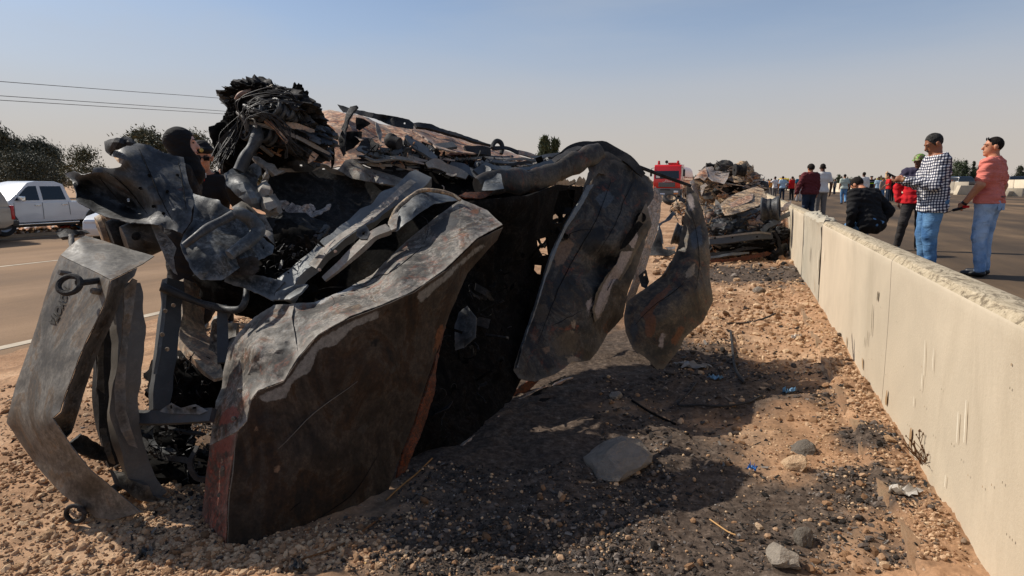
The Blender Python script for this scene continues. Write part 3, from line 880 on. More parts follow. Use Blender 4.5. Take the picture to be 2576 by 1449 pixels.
sheet('heat_shield', 'S3', [(640, 390, 3.2), (690, 340, 3.3), (720, 360, 3.3), (715, 560, 3.22), (720, 780, 3.15), (700, 900, 3.1), (640, 900, 3.1), (600, 880, 3.12), (575, 800, 3.15), (572, 540, 3.2), (600, 480, 3.2), (640, 450, 3.2)], M['zinc'], wreck, thick=.03, crum=.004, step=8, ridge=False)
rod('shield_strap', 'S3', [(675, 370, 3.1), (680, 600, 3.07), (685, 900, 3.0)], [22, 26, 26], M['dark'], wreck, 'box', .4)
sheet('heat_shield', 'S3', [(720, 590, 3.15), (760, 550, 3.15), (830, 545, 3.15), (830, 700, 3.1), (760, 800, 3.05), (722, 850, 3.05)], M['zinc'], wreck, thick=.03, crum=.006, step=8, ridge=False)
rod('reservoir_neck', 'S3', [(650, 380, 3.3), (720, 335, 3.35), (800, 360, 3.35), (820, 440, 3.3)], [18, 24, 24, 20], M['zinc'], wreck, wob=.003)
lump('charred_mass', P(*uv('S3', 420, 1010), 3.3), .14, M['soot'], wreck, seed=3, squash=(1.7, .8, .75))
lump('charred_mass', P(*uv('S3', 250, 1150), 3.15), .12, M['soot'], wreck, seed=5, squash=(1.2, .9, 1))
lump('charred_mass', P(*uv('S3', 520, 1180), 3.2), .065, M['soot'], wreck, seed=9, squash=(.8, .8, 1.6))
rod('lower_rail', 'Z2', [(720, 455, 2.78), (1000, 462, 2.7), (1330, 445, 2.62)], [34, 34, 34], M['dark'], wreck, 'box', .5, roll=.3)
sheet('rail_bracket', 'Z2', [(1000, 420, 2.66), (1070, 368, 2.66), (1130, 400, 2.65), (1220, 378, 2.63), (1300, 420, 2.62), (1250, 440, 2.62), (1050, 435, 2.66)], M['blue'], wreck, thick=.004, crum=.003, step=7, holes=[[(1062, 385), (1076, 380), (1078, 402), (1066, 405)], [(1205, 395), (1230, 392), (1228, 405), (1206, 406)]])
for i, pts in enumerate([[(880, 600, 2.9), (980, 680, 2.85), (1090, 720, 2.8), (1200, 740, 2.7)], [(900, 640, 3.0), (1010, 640, 2.95), (1120, 690, 2.9)], [(1000, 520, 2.9), (1120, 530, 2.9), (1270, 560, 2.85)],
                         [(880, 560, 3.1), (950, 700, 3.0), (1080, 820, 2.9)], [(1230, 640, 2.7), (1180, 740, 2.66), (1220, 830, 2.66), (1290, 840, 2.64)], [(960, 300, 3.0), (940, 480, 2.95), (960, 620, 2.9), (1060, 700, 2.85)]]):
    rod('bent_strap', 'Z2', pts, [14, 16, 14] + [14] * (len(pts) - 3), M['dark' if i % 2 else 'char'], wreck, 'box', .3, roll=.6 * i, wob=.01, seed=i)
lump('burnt_hose', P(*uv('Z2', 1100, 780), 3.0), .13, M['soot'], wreck, seed=13, squash=(1.8, 1, .6))
lump('burnt_hose', P(*uv('Z2', 960, 560), 3.1), .12, M['soot'], wreck, seed=14, squash=(1.6, 1, .8))
lump('ash_heap', G(740, 1230) + np.array([0, 0, .02]), .12, M['pinkash'], wreck, seed=15, squash=(1.2, 1, .35))

# --- suspension bushes above the bumper
def roll_part(name, fr, x, y, d, w, h, mat, n=20, tilt=.2):
    c = P(*uv(fr, x, y), d); s = d / FPX
    ax = Vector(RIGHT * .75 + AHEAD * .6 + np.array([0, 0, tilt])).normalized()
    rot = ax.to_track_quat('X', 'Z').to_matrix()
    L, r = w * s / 2, h * s / 2
    prof = [(-L, .0001), (-L, r * .55), (-L * .95, r * .9), (-L * .4, r), (0, r * .93), (L * .4, r), (L * .95, r * .9), (L, r * .6), (L * .8, r * .5), (L * .8, .0001)]
    o = wchild(name, MB().lathe(prof, n, 'x', c, rot).mesh(name, mat, True, 30), wreck)
    return o
roll_part('bush', 'Z1', 1050, 220, 3.25, 40, 78, M['tan'])
roll_part('bush', 'Z1', 1190, 270, 3.2, 56, 84, M['char'])
bs = roll_part('bush', 'Z1', 1370, 320, 3.1, 74, 92, M['bumperd'])
disc('bush_hole', 'Z1', 1325, 290, 2.93, 11, M['soot'], bs, -np.array(FWD), th=.006)
sheet('hinge_plate', 'Z1', [(1470, 175, 3.0), (1540, 190, 3.0), (1640, 300, 2.98), (1720, 410, 2.96), (1690, 500, 2.94), (1700, 600, 2.93), (1730, 670, 2.92), (1690, 650, 2.92), (1620, 540, 2.93), (1560, 400, 2.95), (1500, 260, 2.98)], M['zinc'], wreck, thick=.004, crum=.006, step=8)
sheet('broken_trim', 'Z1', [(545, 240, 3.6), (620, 232, 3.6), (700, 255, 3.6), (830, 232, 3.6), (880, 262, 3.6), (760, 290, 3.6), (690, 320, 3.55), (610, 330, 3.55), (580, 280, 3.6)], M['char'], wreck, thick=.02, crum=.02, cs=9, step=6)
rod('trim_stay', 'Z1', [(690, 290, 3.56), (705, 400, 3.5), (760, 700, 3.42), (840, 1050, 3.35)], 14, M['zinc'], wreck)

# --- brown bed side: broad panel, its lit rail on top and the folded rear corner
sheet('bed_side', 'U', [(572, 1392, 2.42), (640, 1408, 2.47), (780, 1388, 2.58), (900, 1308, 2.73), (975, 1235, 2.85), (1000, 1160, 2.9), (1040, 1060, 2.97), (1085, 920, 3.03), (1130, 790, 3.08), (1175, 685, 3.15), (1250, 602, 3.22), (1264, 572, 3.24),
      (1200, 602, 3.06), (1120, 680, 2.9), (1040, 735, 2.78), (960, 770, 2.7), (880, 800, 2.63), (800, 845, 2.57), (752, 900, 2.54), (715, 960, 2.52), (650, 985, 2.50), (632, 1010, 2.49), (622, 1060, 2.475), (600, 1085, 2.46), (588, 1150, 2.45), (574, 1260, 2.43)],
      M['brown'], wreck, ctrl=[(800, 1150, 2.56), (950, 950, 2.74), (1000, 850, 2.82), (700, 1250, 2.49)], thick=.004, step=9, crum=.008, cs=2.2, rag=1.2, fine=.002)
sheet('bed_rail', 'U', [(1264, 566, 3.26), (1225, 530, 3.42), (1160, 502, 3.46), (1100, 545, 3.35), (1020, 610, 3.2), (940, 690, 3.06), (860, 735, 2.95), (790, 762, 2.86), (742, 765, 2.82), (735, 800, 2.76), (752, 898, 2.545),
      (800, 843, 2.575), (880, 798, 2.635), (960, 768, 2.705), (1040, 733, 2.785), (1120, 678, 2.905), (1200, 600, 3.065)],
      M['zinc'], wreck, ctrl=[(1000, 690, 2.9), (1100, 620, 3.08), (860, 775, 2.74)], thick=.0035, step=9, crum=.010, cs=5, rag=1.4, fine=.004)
sheet('corner_panel', 'U', [(742, 765, 2.82), (690, 768, 2.86), (640, 800, 2.86), (600, 840, 2.84), (576, 880, 2.82), (562, 940, 2.78), (560, 975, 2.76), (545, 1010, 2.72), (537, 1060, 2.69), (530, 1120, 2.66), (600, 1085, 2.465), (622, 1058, 2.48), (632, 1008, 2.495), (650, 983, 2.505), (715, 958, 2.525), (752, 898, 2.545), (735, 800, 2.76)],
      M['zinc'], wreck, ctrl=[(650, 880, 2.62), (700, 830, 2.7), (620, 950, 2.62), (590, 900, 2.76), (690, 900, 2.6)], thick=.0035, step=9, crum=.022, cs=8, rag=1.4, fine=.005)
sheet('corner_lower', 'U', [(530, 1122, 2.66), (522, 1180, 2.64), (513, 1270, 2.60), (507, 1350, 2.57), (520, 1372, 2.55), (555, 1392, 2.5), (570, 1395, 2.43), (573, 1260, 2.435), (587, 1150, 2.452), (599, 1087, 2.468)],
      M['redpaint'], wreck, thick=.0035, step=10, crum=.006, cs=6, rag=1.2, fine=.003)
for (x, y) in ((588, 1053), (562, 1177), (553, 1245), (603, 982)):
    disc('rivet', 'U', x, y, 2.50, 6, M['bumperd'], wreck, -np.array(FWD), th=.008, n=10)
def skin_line(name, on, fr, pts, w, mat, lift=.010, parent=None):
    """thin crack, seam or run lying on a built sheet"""
    q = []
    pp = crom([uv(fr, *p) for p in pts], 5)
    for i, (u, v) in enumerate(pp):
        k = 2.2 * mnoise.noise(Vector((u * .09, v * .09, 3)))
        q.append(P(u + k, v + k * .7, surf_d(on, u + k, v + k * .7) - lift))
    n = len(q); rad = [w * 2.8 / FPX / 2 * (.35 + .65 * math.sin(math.pi * (i + .6) / n)) for i in range(n)]
    return wchild(name, MB().tube(q, rad, 5).mesh(name, mat), parent or wreck)
STC = {'orange': (.15, .055, .02), 'rust': (.18, .11, .065), 'fender': (.075, .055, .035), 'tan': (.27, .20, .13), 'pinkash': (.33, .27, .24), 'blue': (.055, .065, .075), 'soot': (.005, .005, .005), 'zinc': (.20, .19, .17), 'flake': (.34, .33, .31), 'redflake': (.19, .05, .032), 'brown': (.035, .026, .018), 'mottle': (.03, .03, .03), 'bumperd': (.045, .036, .028)}
def skin_patch(name, on, fr, poly, mat, soft=9, **k):
    """a stain soaked into a built sheet: stored as a colour attribute on its vertices"""
    o = [c for c in wreck.children if c.name.split('.')[0] == on][0]
    me = o.data
    col = STC[[a for a, b in M.items() if b is mat][0]]
    n = len(me.vertices)
    buf = np.zeros((n, 4), np.float32); amt = np.zeros(n, np.float32)
    if me.attributes.get('stain'):
        b1 = np.zeros(n * 4, np.float32); me.attributes['stain'].data.foreach_get('color', b1); buf = b1.reshape(n, 4)
        me.attributes['stain_amount'].data.foreach_get('value', amt)
    else:
        me.attributes.new('stain', 'FLOAT_COLOR', 'POINT'); me.attributes.new('stain_amount', 'FLOAT', 'POINT')
    co = np.zeros(n * 3, np.float32); me.vertices.foreach_get('co', co); co = co.reshape(n, 3)
    q = co - CPOS; d = q @ FWD
    uvp = np.stack([1288 + FPX * (q @ RIGHT) / d, 724.5 - FPX * (q @ UPV) / d], 1)
    pl = [uv(fr, *p) for p in poly]
    ins = inside(pl, uvp)
    dist = np.full(n, 1e9)
    for i in range(len(pl)):
        a, b = np.array(pl[i]), np.array(pl[(i + 1) % len(pl)])
        t = np.clip(((uvp - a) @ (b - a)) / ((b - a) @ (b - a) + 1e-9), 0, 1)
        dist = np.minimum(dist, np.linalg.norm(uvp - (a + t[:, None] * (b - a)), axis=1))
    al = np.clip(.5 + np.where(ins, dist, -dist) / (2 * soft), 0, 1)
    m = al > np.maximum(amt, .001)
    buf[m, :3] = col; buf[:, 3] = 1; amt[m] = al[m]
    me.attributes['stain'].data.foreach_set('color', buf.ravel()); me.attributes['stain_amount'].data.foreach_set('value', amt)
skin_line('crack', 'bed_rail', 'Z5', [(1010, 800), (1180, 782), (1290, 715), (1390, 692), (1500, 605), (1650, 485)], 3, M['soot'])
skin_line('crack', 'bed_rail', 'Z5', [(830, 820), (930, 800), (1010, 800)], 3, M['soot'])
skin_line('crack', 'bed_rail', 'Z5', [(1640, 240), (1690, 280), (1690, 380), (1660, 460)], 2, M['char'])
skin_line('dent_line', 'bed_rail', 'Z5', [(900, 880), (940, 870), (960, 930), (920, 960)], 2, M['char'])
skin_patch('rust_bloom', 'bed_rail', 'Z5', [(2030, 190), (2080, 185), (2100, 215), (2060, 235), (2025, 215)], M['orange'], rag=3, step=5)
skin_patch('rust_bloom', 'bed_rail', 'Z5', [(700, 930), (740, 910), (750, 950), (715, 985)], M['orange'], rag=3, step=5)
skin_patch('soot_patch', 'bed_rail', 'Z5', [(1180, 560), (1360, 440), (1480, 400), (1500, 520), (1400, 640), (1250, 700), (1150, 680)], M['brown'], rag=6, step=8)
skin_patch('soot_patch', 'bed_rail', 'Z5', [(1700, 330), (1850, 250), (1950, 260), (1900, 340), (1780, 400)], M['mottle'], rag=6, step=8)
skin_patch('pale_patch', 'bed_rail', 'Z5', [(780, 880), (930, 790), (1160, 770), (1080, 830), (930, 880), (840, 940)], M['flake'], rag=4, step=7)
skin_patch('flaked_edge', 'bed_side', 'U', [(760, 905), (800, 856), (880, 810), (955, 780), (950, 800), (890, 822), (845, 868), (800, 880), (780, 935), (735, 960), (718, 1000), (668, 1012), (645, 1000), (715, 968)], M['zinc'], rag=5, step=7)
skin_patch('flaked_edge', 'bed_side', 'U', [(1045, 742), (1120, 690), (1200, 620), (1230, 612), (1180, 650), (1120, 706), (1060, 760)], M['zinc'], rag=4, step=6)
skin_patch('rust_bloom', 'bed_side', 'U', [(1098, 835), (1112, 810), (1118, 830), (1100, 880), (1090, 890)], M['orange'], rag=3, step=4)
skin_patch('red_patch', 'corner_lower', 'U', [(540, 1075), (575, 1060), (592, 1090), (580, 1135), (548, 1140), (534, 1110)], M['redflake'], rag=4, step=5)
skin_patch('red_patch', 'corner_panel', 'U', [(560, 1035), (590, 1020), (605, 1040), (590, 1062), (550, 1070)], M['redflake'], rag=4, step=5)
skin_line('dent_line', 'bed_side', 'U', [(700, 1130), (790, 1040), (900, 960)], 2.5, M['bumperd'])
skin_line('dent_line', 'bed_side', 'U', [(760, 1330), (880, 1250), (950, 1150)], 2, M['soot'])
skin_line('scratch', 'bed_side', 'Z7', [(530, 1120), (590, 1070)], 2, M['soot'])
skin_line('weld_seam', 'bed_side', 'U', [(592, 1100), (587, 1170), (576, 1260), (573, 1370)], 3, M['bumperd'])
for (x, y) in ((640, 1080), (690, 1180), (760, 1010), (900, 1080), (830, 900), (980, 930), (860, 1250), (700, 1300), (1040, 850), (930, 860)):
    rr = random.Random(x); w_ = rr.uniform(8, 20)
    skin_patch('scale_patch', 'bed_side', 'U', [(x, y), (x + w_, y - w_ * .8), (x + w_ * 1.5, y - w_ * .4), (x + w_ * .9, y + w_ * .5), (x + w_ * .2, y + w_ * .6)], M[rr.choice(['soot', 'bumperd', 'fender', 'rust'])], soft=14)
sheet('arch_lip', 'U', [(1120, 800, 3.12), (1095, 920, 3.09), (1090, 980, 3.1), (1060, 1080, 3.08), (1030, 1150, 3.0), (1000, 1230, 2.98), (985, 1240, 2.93), (1005, 1155, 2.95), (1045, 1050, 3.0), (1085, 930, 3.06)], M['orange'], wreck, thick=.01, crum=.02, cs=12, step=7, rag=3)

# --- cab cavity: near-black floor and back panel, plus an added blocker, to keep it dark
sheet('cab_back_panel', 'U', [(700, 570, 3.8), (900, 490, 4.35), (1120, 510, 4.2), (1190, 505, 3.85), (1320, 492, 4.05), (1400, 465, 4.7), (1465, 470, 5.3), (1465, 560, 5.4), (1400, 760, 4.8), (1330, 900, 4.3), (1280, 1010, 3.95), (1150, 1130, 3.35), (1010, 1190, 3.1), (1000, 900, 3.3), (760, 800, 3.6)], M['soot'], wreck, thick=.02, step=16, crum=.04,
      holes=[[(1345, 600), (1372, 596), (1378, 640), (1350, 645)], [(1340, 665), (1362, 668), (1358, 690), (1338, 688)], [(1400, 480), (1440, 478), (1436, 520), (1410, 560), (1385, 560), (1388, 520)]])  # left part set nearer so the panel also blocks sun
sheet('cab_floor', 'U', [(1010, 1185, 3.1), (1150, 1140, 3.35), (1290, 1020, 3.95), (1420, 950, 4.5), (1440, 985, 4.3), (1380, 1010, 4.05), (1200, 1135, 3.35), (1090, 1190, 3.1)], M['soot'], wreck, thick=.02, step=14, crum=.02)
sheet('sun_blocker', 'U', [(900, 540, 4.1), (1000, 500, 4.35), (1200, 474, 4.5), (1340, 478, 4.65), (1460, 470, 5.25), (1450, 520, 5.2), (1300, 570, 4.5), (1150, 610, 4.25), (1000, 650, 4.1), (880, 690, 3.95)], M['soot'], wreck, thick=.02, step=14, crum=.03)  # unseen sheet added to keep sun off the ground beside the wreck
rod('cab_sill', 'U', [(1440, 960, 4.45), (1330, 1010, 4.1), (1240, 1080, 3.65), (1130, 1160, 3.25), (1020, 1195, 3.1)], [26, 40, 40, 34, 22], M['rust'], wreck, 'box', .35, roll=.4, wob=.01)
rod('cab_sill', 'U', [(1355, 1002, 4.0), (1280, 1050, 3.75), (1200, 1130, 3.3), (1110, 1185, 3.05)], [12, 16, 16, 12], M['char'], wreck, 'box', .4, wob=.012, seed=4)
sheet('seat_bracket', 'Z6', [(30, 1180, 3.6), (60, 1100, 3.65), (110, 1060, 3.65), (165, 1130, 3.6), (160, 1250, 3.55), (90, 1310, 3.55), (35, 1330, 3.55)], M['dark'], wreck, thick=.01, crum=.02, cs=9, step=8)
for i in range(14):
    a = (1330 + rng.uniform(0, 110), 490 + rng.uniform(0, 160), 5.0 + rng.uniform(0, .4))
    rod('seat_spring', 'U', [a, (a[0] + rng.uniform(-30, 30), a[1] + rng.uniform(10, 60), a[2]), (a[0] + rng.uniform(-50, 50), a[1] + rng.uniform(30, 110), a[2] - .1)], rng.uniform(4, 12), M[rng.choice(['char', 'soot', 'dark'])], wreck, 'box', .4, wob=.02, seed=i)
# --- right hand door and fender
sheet('door_panel', 'Z6', [(385, 1449, 4.0), (430, 1300, 4.1), (500, 1110, 4.25), (590, 830, 4.4), (650, 680, 4.5), (710, 560, 4.55), (790, 430, 4.65), (860, 320, 4.75), (905, 180, 4.85), (1000, 165, 4.9), (1080, 200, 5.0), (1160, 250, 5.05), (1235, 330, 5.1), (1240, 400, 5.05),
      (1190, 480, 4.95), (1215, 560, 5.0), (1180, 700, 4.95), (1130, 850, 4.9), (1080, 980, 4.85), (1055, 1120, 4.8), (960, 1225, 4.7), (900, 1330, 4.5), (850, 1390, 4.4), (800, 1400, 4.3), (740, 1400, 4.25), (690, 1440, 4.15), (640, 1475, 4.1), (520, 1520, 4.05), (420, 1500, 4.0)],
      M['mottle'], wreck, ctrl=[(900, 560, 4.62), (700, 900, 4.40), (600, 1200, 4.22), (900, 1000, 4.55), (1010, 700, 4.62), (1100, 560, 4.78), (960, 830, 4.72), (1020, 900, 4.68), (900, 1180, 4.55)], thick=.005, step=9, crum=.028, cs=3.4, rag=1.5, fine=.006)
sheet('door_edge', 'Z6', [(395, 1440, 3.96), (440, 1275, 4.07), (520, 1040, 4.2), (600, 770, 4.36), (690, 570, 4.5), (790, 410, 4.62), (830, 330, 4.7), (870, 320, 4.72), (800, 440, 4.62), (720, 560, 4.52), (650, 690, 4.46), (590, 850, 4.36), (500, 1120, 4.2), (430, 1310, 4.05), (405, 1440, 3.97)], M['blue'], wreck, thick=.02, step=8, crum=.006, cs=8)
sheet('door_fold', 'Z6', [(1195, 430, 4.9), (1230, 560, 4.93), (1150, 690, 4.85), (1100, 800, 4.8), (1040, 900, 4.72), (960, 1010, 4.62), (920, 1120, 4.55), (880, 1160, 4.5), (870, 1080, 4.47), (890, 980, 4.5), (950, 880, 4.58), (1020, 790, 4.65), (1060, 680, 4.7), (1130, 560, 4.8)],
      M['fender'], wreck, thick=.0035, step=9, crum=.035, cs=6, rag=3)
skin_patch('primer_patch', 'door_panel', 'Z6', [(1010, 800), (960, 890), (900, 960), (875, 1060), (885, 1140), (915, 1130), (960, 1030), (985, 940), (1030, 870)], M['pinkash'], soft=6)
skin_patch('primer_patch', 'door_fold', 'Z6', [(1130, 560), (1060, 690), (1010, 800), (930, 940), (880, 1080), (900, 1150), (960, 1010), (1040, 880), (1100, 760), (1150, 640)], M['pinkash'], soft=6)
sheet('door_side_strip', 'Z6', [(1250, 330, 5.1), (1292, 395, 5.15), (1280, 520, 5.15), (1245, 650, 5.1), (1200, 800, 5.05), (1150, 950, 5.0), (1100, 1040, 4.95), (1062, 1115, 4.85), (1080, 1000, 4.87), (1130, 850, 4.92), (1180, 700, 4.97), (1225, 560, 5.0), (1200, 480, 4.97)], M['pinkash'], wreck, thick=.0035, step=8, crum=.016, cs=7, rag=2)
for (poly, mt) in (([(640, 700), (720, 640), (760, 680), (700, 800), (640, 820)], 'rust'), ([(520, 1080), (580, 1040), (610, 1090), (560, 1170), (510, 1150)], 'fender'), ([(620, 1280), (720, 1200), (790, 1240), (760, 1340), (660, 1370)], 'fender'),
                   ([(740, 1160), (770, 1130), (765, 1190), (748, 1205)], 'tan'), ([(830, 1040), (860, 1000), (870, 1060), (845, 1120)], 'pinkash'), ([(700, 1380), (760, 1360), (800, 1390), (740, 1415)], 'tan'), ([(880, 400), (960, 350), (1010, 400), (940, 470)], 'blue'), ([(560, 1320), (610, 1300), (600, 1360)], 'rust'), ([(690, 900), (740, 860), (780, 900), (720, 980)], 'soot'), ([(820, 620), (930, 560), (950, 640), (860, 760), (810, 720)], 'soot')):
    skin_patch('scorch_patch', 'door_panel', 'Z6', poly, M[mt], rag=5, step=6, lift=.008)
for pts, w_ in (([(980, 300), (900, 520), (760, 760), (640, 1010), (540, 1280)], 3), ([(1120, 300), (1060, 420), (1010, 560), (900, 740)], 2.5), ([(700, 640), (780, 600), (880, 590)], 2), ([(620, 1180), (700, 1140), (820, 1080)], 2), ([(860, 1130), (940, 1000), (1010, 860)], 3)):
    skin_line('panel_seam', 'door_panel', 'Z6', pts, w_, M['soot'], lift=.012)
disc('door_hole', 'Z6', 1165, 520, 4.85, 13, M['soot'], wreck, -np.array(FWD) - RIGHT * .3, th=.006, n=14)
sheet('torn_skin', 'Z6', [(1030, 720, 4.6), (1090, 600, 4.68), (1150, 540, 4.76), (1175, 560, 4.78), (1120, 640, 4.7), (1070, 700, 4.64)], M['soot'], wreck, thick=.004, step=6, crum=.01)
sheet('rust_flash', 'R6', [(690, 320, 4.05), (760, 270, 4.1), (870, 200, 4.25), (890, 225, 4.25), (800, 310, 4.15), (700, 385, 4.0), (640, 400, 3.98)], M['orange'], wreck, thick=.012, step=7, crum=.012, rag=2)
# standing fender, free on its edge
sheet('standing_fender', 'Z6', [(1440, 325, 5.05), (1470, 340, 5.05), (1505, 380, 5.02), (1545, 500, 4.98), (1575, 620, 4.95), (1585, 740, 4.92), (1580, 860, 4.9), (1602, 1030, 4.85), (1545, 1150, 4.78), (1430, 1250, 4.7), (1390, 1330, 4.66), (1330, 1405, 4.63), (1300, 1449, 4.61), (1265, 1449, 4.6), (1215, 1390, 4.6), (1115, 1320, 4.62), (1070, 1210, 4.66), (1060, 1110, 4.7), (1085, 1030, 4.74), (1190, 952, 4.8), (1285, 885, 4.86), (1350, 790, 4.92), (1400, 680, 4.96), (1425, 560, 5.0), (1440, 440, 5.03)],
      M['fender'], wreck, ctrl=[(1350, 1050, 4.66), (1480, 950, 4.74), (1500, 700, 4.84), (1480, 500, 4.96), (1250, 1150, 4.64)], thick=.0035, step=10, crum=.022, cs=3.6, rag=1.6, fine=.004)
for (poly, mt) in (([(1190, 1150), (1240, 1090), (1260, 1180), (1230, 1260), (1190, 1230)], 'orange'), ([(1340, 1280), (1400, 1180), (1440, 1190), (1380, 1300)], 'orange'), ([(1440, 840), (1500, 790), (1490, 860), (1440, 900)], 'tan'), ([(1460, 620), (1530, 560), (1540, 680), (1480, 720)], 'blue'), ([(1270, 1290), (1290, 1220), (1310, 1230), (1290, 1340)], 'pinkash'), ([(1090, 1200), (1130, 1130), (1150, 1200), (1120, 1270)], 'mottle'), ([(1440, 380), (1480, 370), (1490, 470), (1455, 480)], 'pinkash')):
    skin_patch('rust_patch', 'standing_fender', 'Z6', poly, M[mt], rag=5, step=6, lift=.008)
skin_patch('rust_streak', 'standing_fender', 'Z6', [(1340, 930), (1260, 990), (1180, 1080), (1150, 1120), (1200, 1130), (1215, 1220), (1245, 1160), (1230, 1090), (1300, 1010), (1365, 945)], M['orange'], soft=7)
for pts in ([(1450, 420), (1500, 600), (1520, 800), (1500, 960)], [(1120, 1180), (1240, 1060), (1380, 960), (1450, 880)]):
    skin_line('panel_seam', 'standing_fender', 'Z6', pts, 2.5, M['soot'], lift=.012)
sheet('fender_tab', 'Z6', [(1150, 875, 4.9), (1195, 838, 4.9), (1215, 910, 4.88), (1200, 955, 4.85), (1165, 940, 4.87)], M['char'], wreck, thick=.0035, step=7, crum=.004, holes=[[(1180, 862), (1190, 862), (1190, 874), (1180, 874)]])
sheet('fender_flange', 'Z6', [(1195, 945, 4.8), (1290, 875, 4.86), (1350, 780, 4.92), (1360, 800, 4.99), (1300, 890, 4.96), (1230, 930, 4.9)], M['blue'], wreck, thick=.003, step=7, crum=.01)

# --- roof pillar tube bent over the cavity
rod('roof_pillar', 'T', [(1560, 850, 4.05), (1700, 800, 4.15), (1900, 790, 4.3), (2120, 780, 4.45), (2280, 720, 4.55), (2450, 640, 4.65), (2650, 540, 4.75), (2760, 490, 4.8)], [50, 62, 68, 62, 56, 54, 52, 48], M['mottle'], wreck, 'round', .6, n=14, wob=.006)
sheet('pillar_flare', 'T', [(1600, 880, 3.95), (1640, 770, 4.05), (1720, 700, 4.15), (1790, 720, 4.1), (1815, 860, 3.98), (1720, 880, 3.93)], M['blue'], wreck, thick=.0035, step=8, crum=.02, cs=8)
sheet('rust_seam', 'T', [(1370, 940, 3.85), (1440, 905, 3.9), (1640, 900, 3.95), (1720, 880, 4.0), (1660, 930, 3.95), (1580, 965, 3.9), (1440, 955, 3.86)], M['orange'], wreck, thick=.01, step=8, crum=.01, rag=2)
rod('door_frame_bar', 'U', [(1345, 432, 4.9), (1400, 405, 5.0), (1450, 378, 5.05), (1512, 372, 5.05), (1570, 396, 5.0), (1620, 440, 4.95)], [16, 26, 30, 30, 24, 14], M['char'], wreck, 'box', .5, roll=.3, wob=.01)
sheet('pillar_top', 'Z6', [(820, 135, 4.8), (900, 118, 4.82), (960, 120, 4.88), (1040, 165, 4.98), (1110, 225, 5.04), (1200, 270, 5.07), (1235, 330, 5.08), (1140, 330, 5.0), (1050, 300, 4.92), (960, 270, 4.85), (900, 250, 4.78), (860, 300, 4.72), (830, 360, 4.68), (800, 420, 4.65), (815, 330, 4.68), (850, 240, 4.74)], M['mottle'], wreck, thick=.01, step=8, crum=.03, cs=6, rag=2)
rod('aerial_pole', 'U', [(1556, 400, 5.0), (1640, 432, 5.1), (1738, 468, 5.15)], [9, 9, 8], M['char'], wreck, sub=4)
rod('hanging_hose', 'T', [(2280, 860, 4.8), (2190, 900, 4.8), (2150, 1000, 4.75), (2180, 1110, 4.7)], 14, M['tan'], wreck, wob=.004)
sheet('rust_rag', 'T', [(2120, 900, 5.0), (2200, 850, 5.05), (2310, 890, 5.05), (2250, 970, 5.0), (2140, 1000, 4.95)], M['tan'], wreck, thick=.003, step=7, crum=.03)

# --- frame rails sweeping up to the right
rod('frame_rail', 'Z5', [(545, 880, 2.98), (640, 740, 3.02), (800, 600, 3.10), (1000, 420, 3.2), (1250, 240, 3.35), (1420, 120, 3.45), (1560, 20, 3.55), (1660, -60, 3.62)], [58, 52, 46, 44, 46, 50, 54, 52], M['blue'], wreck, 'box', .55, roll=.62, wob=.006)
sheet('frame_rail_face', 'Z5', [(760, 625, 3.0), (860, 500, 3.05), (1000, 390, 3.1), (1180, 275, 3.2), (1330, 150, 3.3), (1470, 20, 3.4), (1560, -45, 3.48), (1600, -20, 3.48), (1500, 60, 3.38), (1380, 170, 3.27), (1230, 290, 3.15), (1060, 400, 3.06), (930, 500, 3.0), (820, 655, 2.96)], M['zinc'], wreck, thick=.003, step=8, crum=.006, cs=8, rag=1.2)
for (x, y, d) in ((1452, 103, 3.27), (1258, 262, 3.16), (970, 520, 2.98), (846, 663, 2.93)):
    disc('rail_hole', 'Z5', x, y, d, 4.2, M['pinkash'], wreck, -np.array(FWD), th=.004, n=10)
sheet('rail_bracket', 'Z5', [(1130, 400, 3.0), (1150, 340, 3.02), (1200, 318, 3.04), (1245, 380, 3.02), (1220, 430, 2.99), (1170, 430, 2.99)], M['dark'], wreck, thick=.01, step=6, crum=.006, holes=[[(1178, 375), (1200, 372), (1198, 398), (1180, 396)]])
sheet('wheel_tub', 'Z5', [(1380, 300, 3.25), (1430, 200, 3.3), (1520, 110, 3.36), (1630, 45, 3.42), (1740, 60, 3.46), (1850, 85, 3.5), (1940, 120, 3.52), (1860, 130, 3.42), (1740, 150, 3.32), (1640, 210, 3.22), (1540, 290, 3.14), (1450, 360, 3.1), (1410, 365, 3.12)], M['blue'], wreck, ctrl=[(1620, 130, 3.26), (1500, 220, 3.2)], thick=.0035, step=8, crum=.012, cs=7, rag=1.5)
rod('wheel_tub_lip', 'Z5', [(1395, 330, 3.2), (1440, 205, 3.26), (1540, 110, 3.32), (1640, 42, 3.38), (1760, 45, 3.4), (1880, 75, 3.42), (1945, 118, 3.4)], [14, 13, 12, 12, 10, 10, 8], M['tan'], wreck, wob=.006)
sheet('tub_fold', 'Z5', [(1385, 300, 3.15), (1450, 215, 3.2), (1465, 250, 3.18), (1450, 345, 3.1), (1415, 362, 3.1)], M['zinc'], wreck, thick=.01, step=6, crum=.012, cs=12)
rod('inner_rail', 'Z5', [(880, 740, 2.98), (1000, 640, 3.0), (1130, 520, 3.03), (1260, 400, 3.08), (1390, 340, 3.12)], [14, 22, 28, 28, 24], M['zinc'], wreck, 'box', .5, roll=.7, wob=.006)

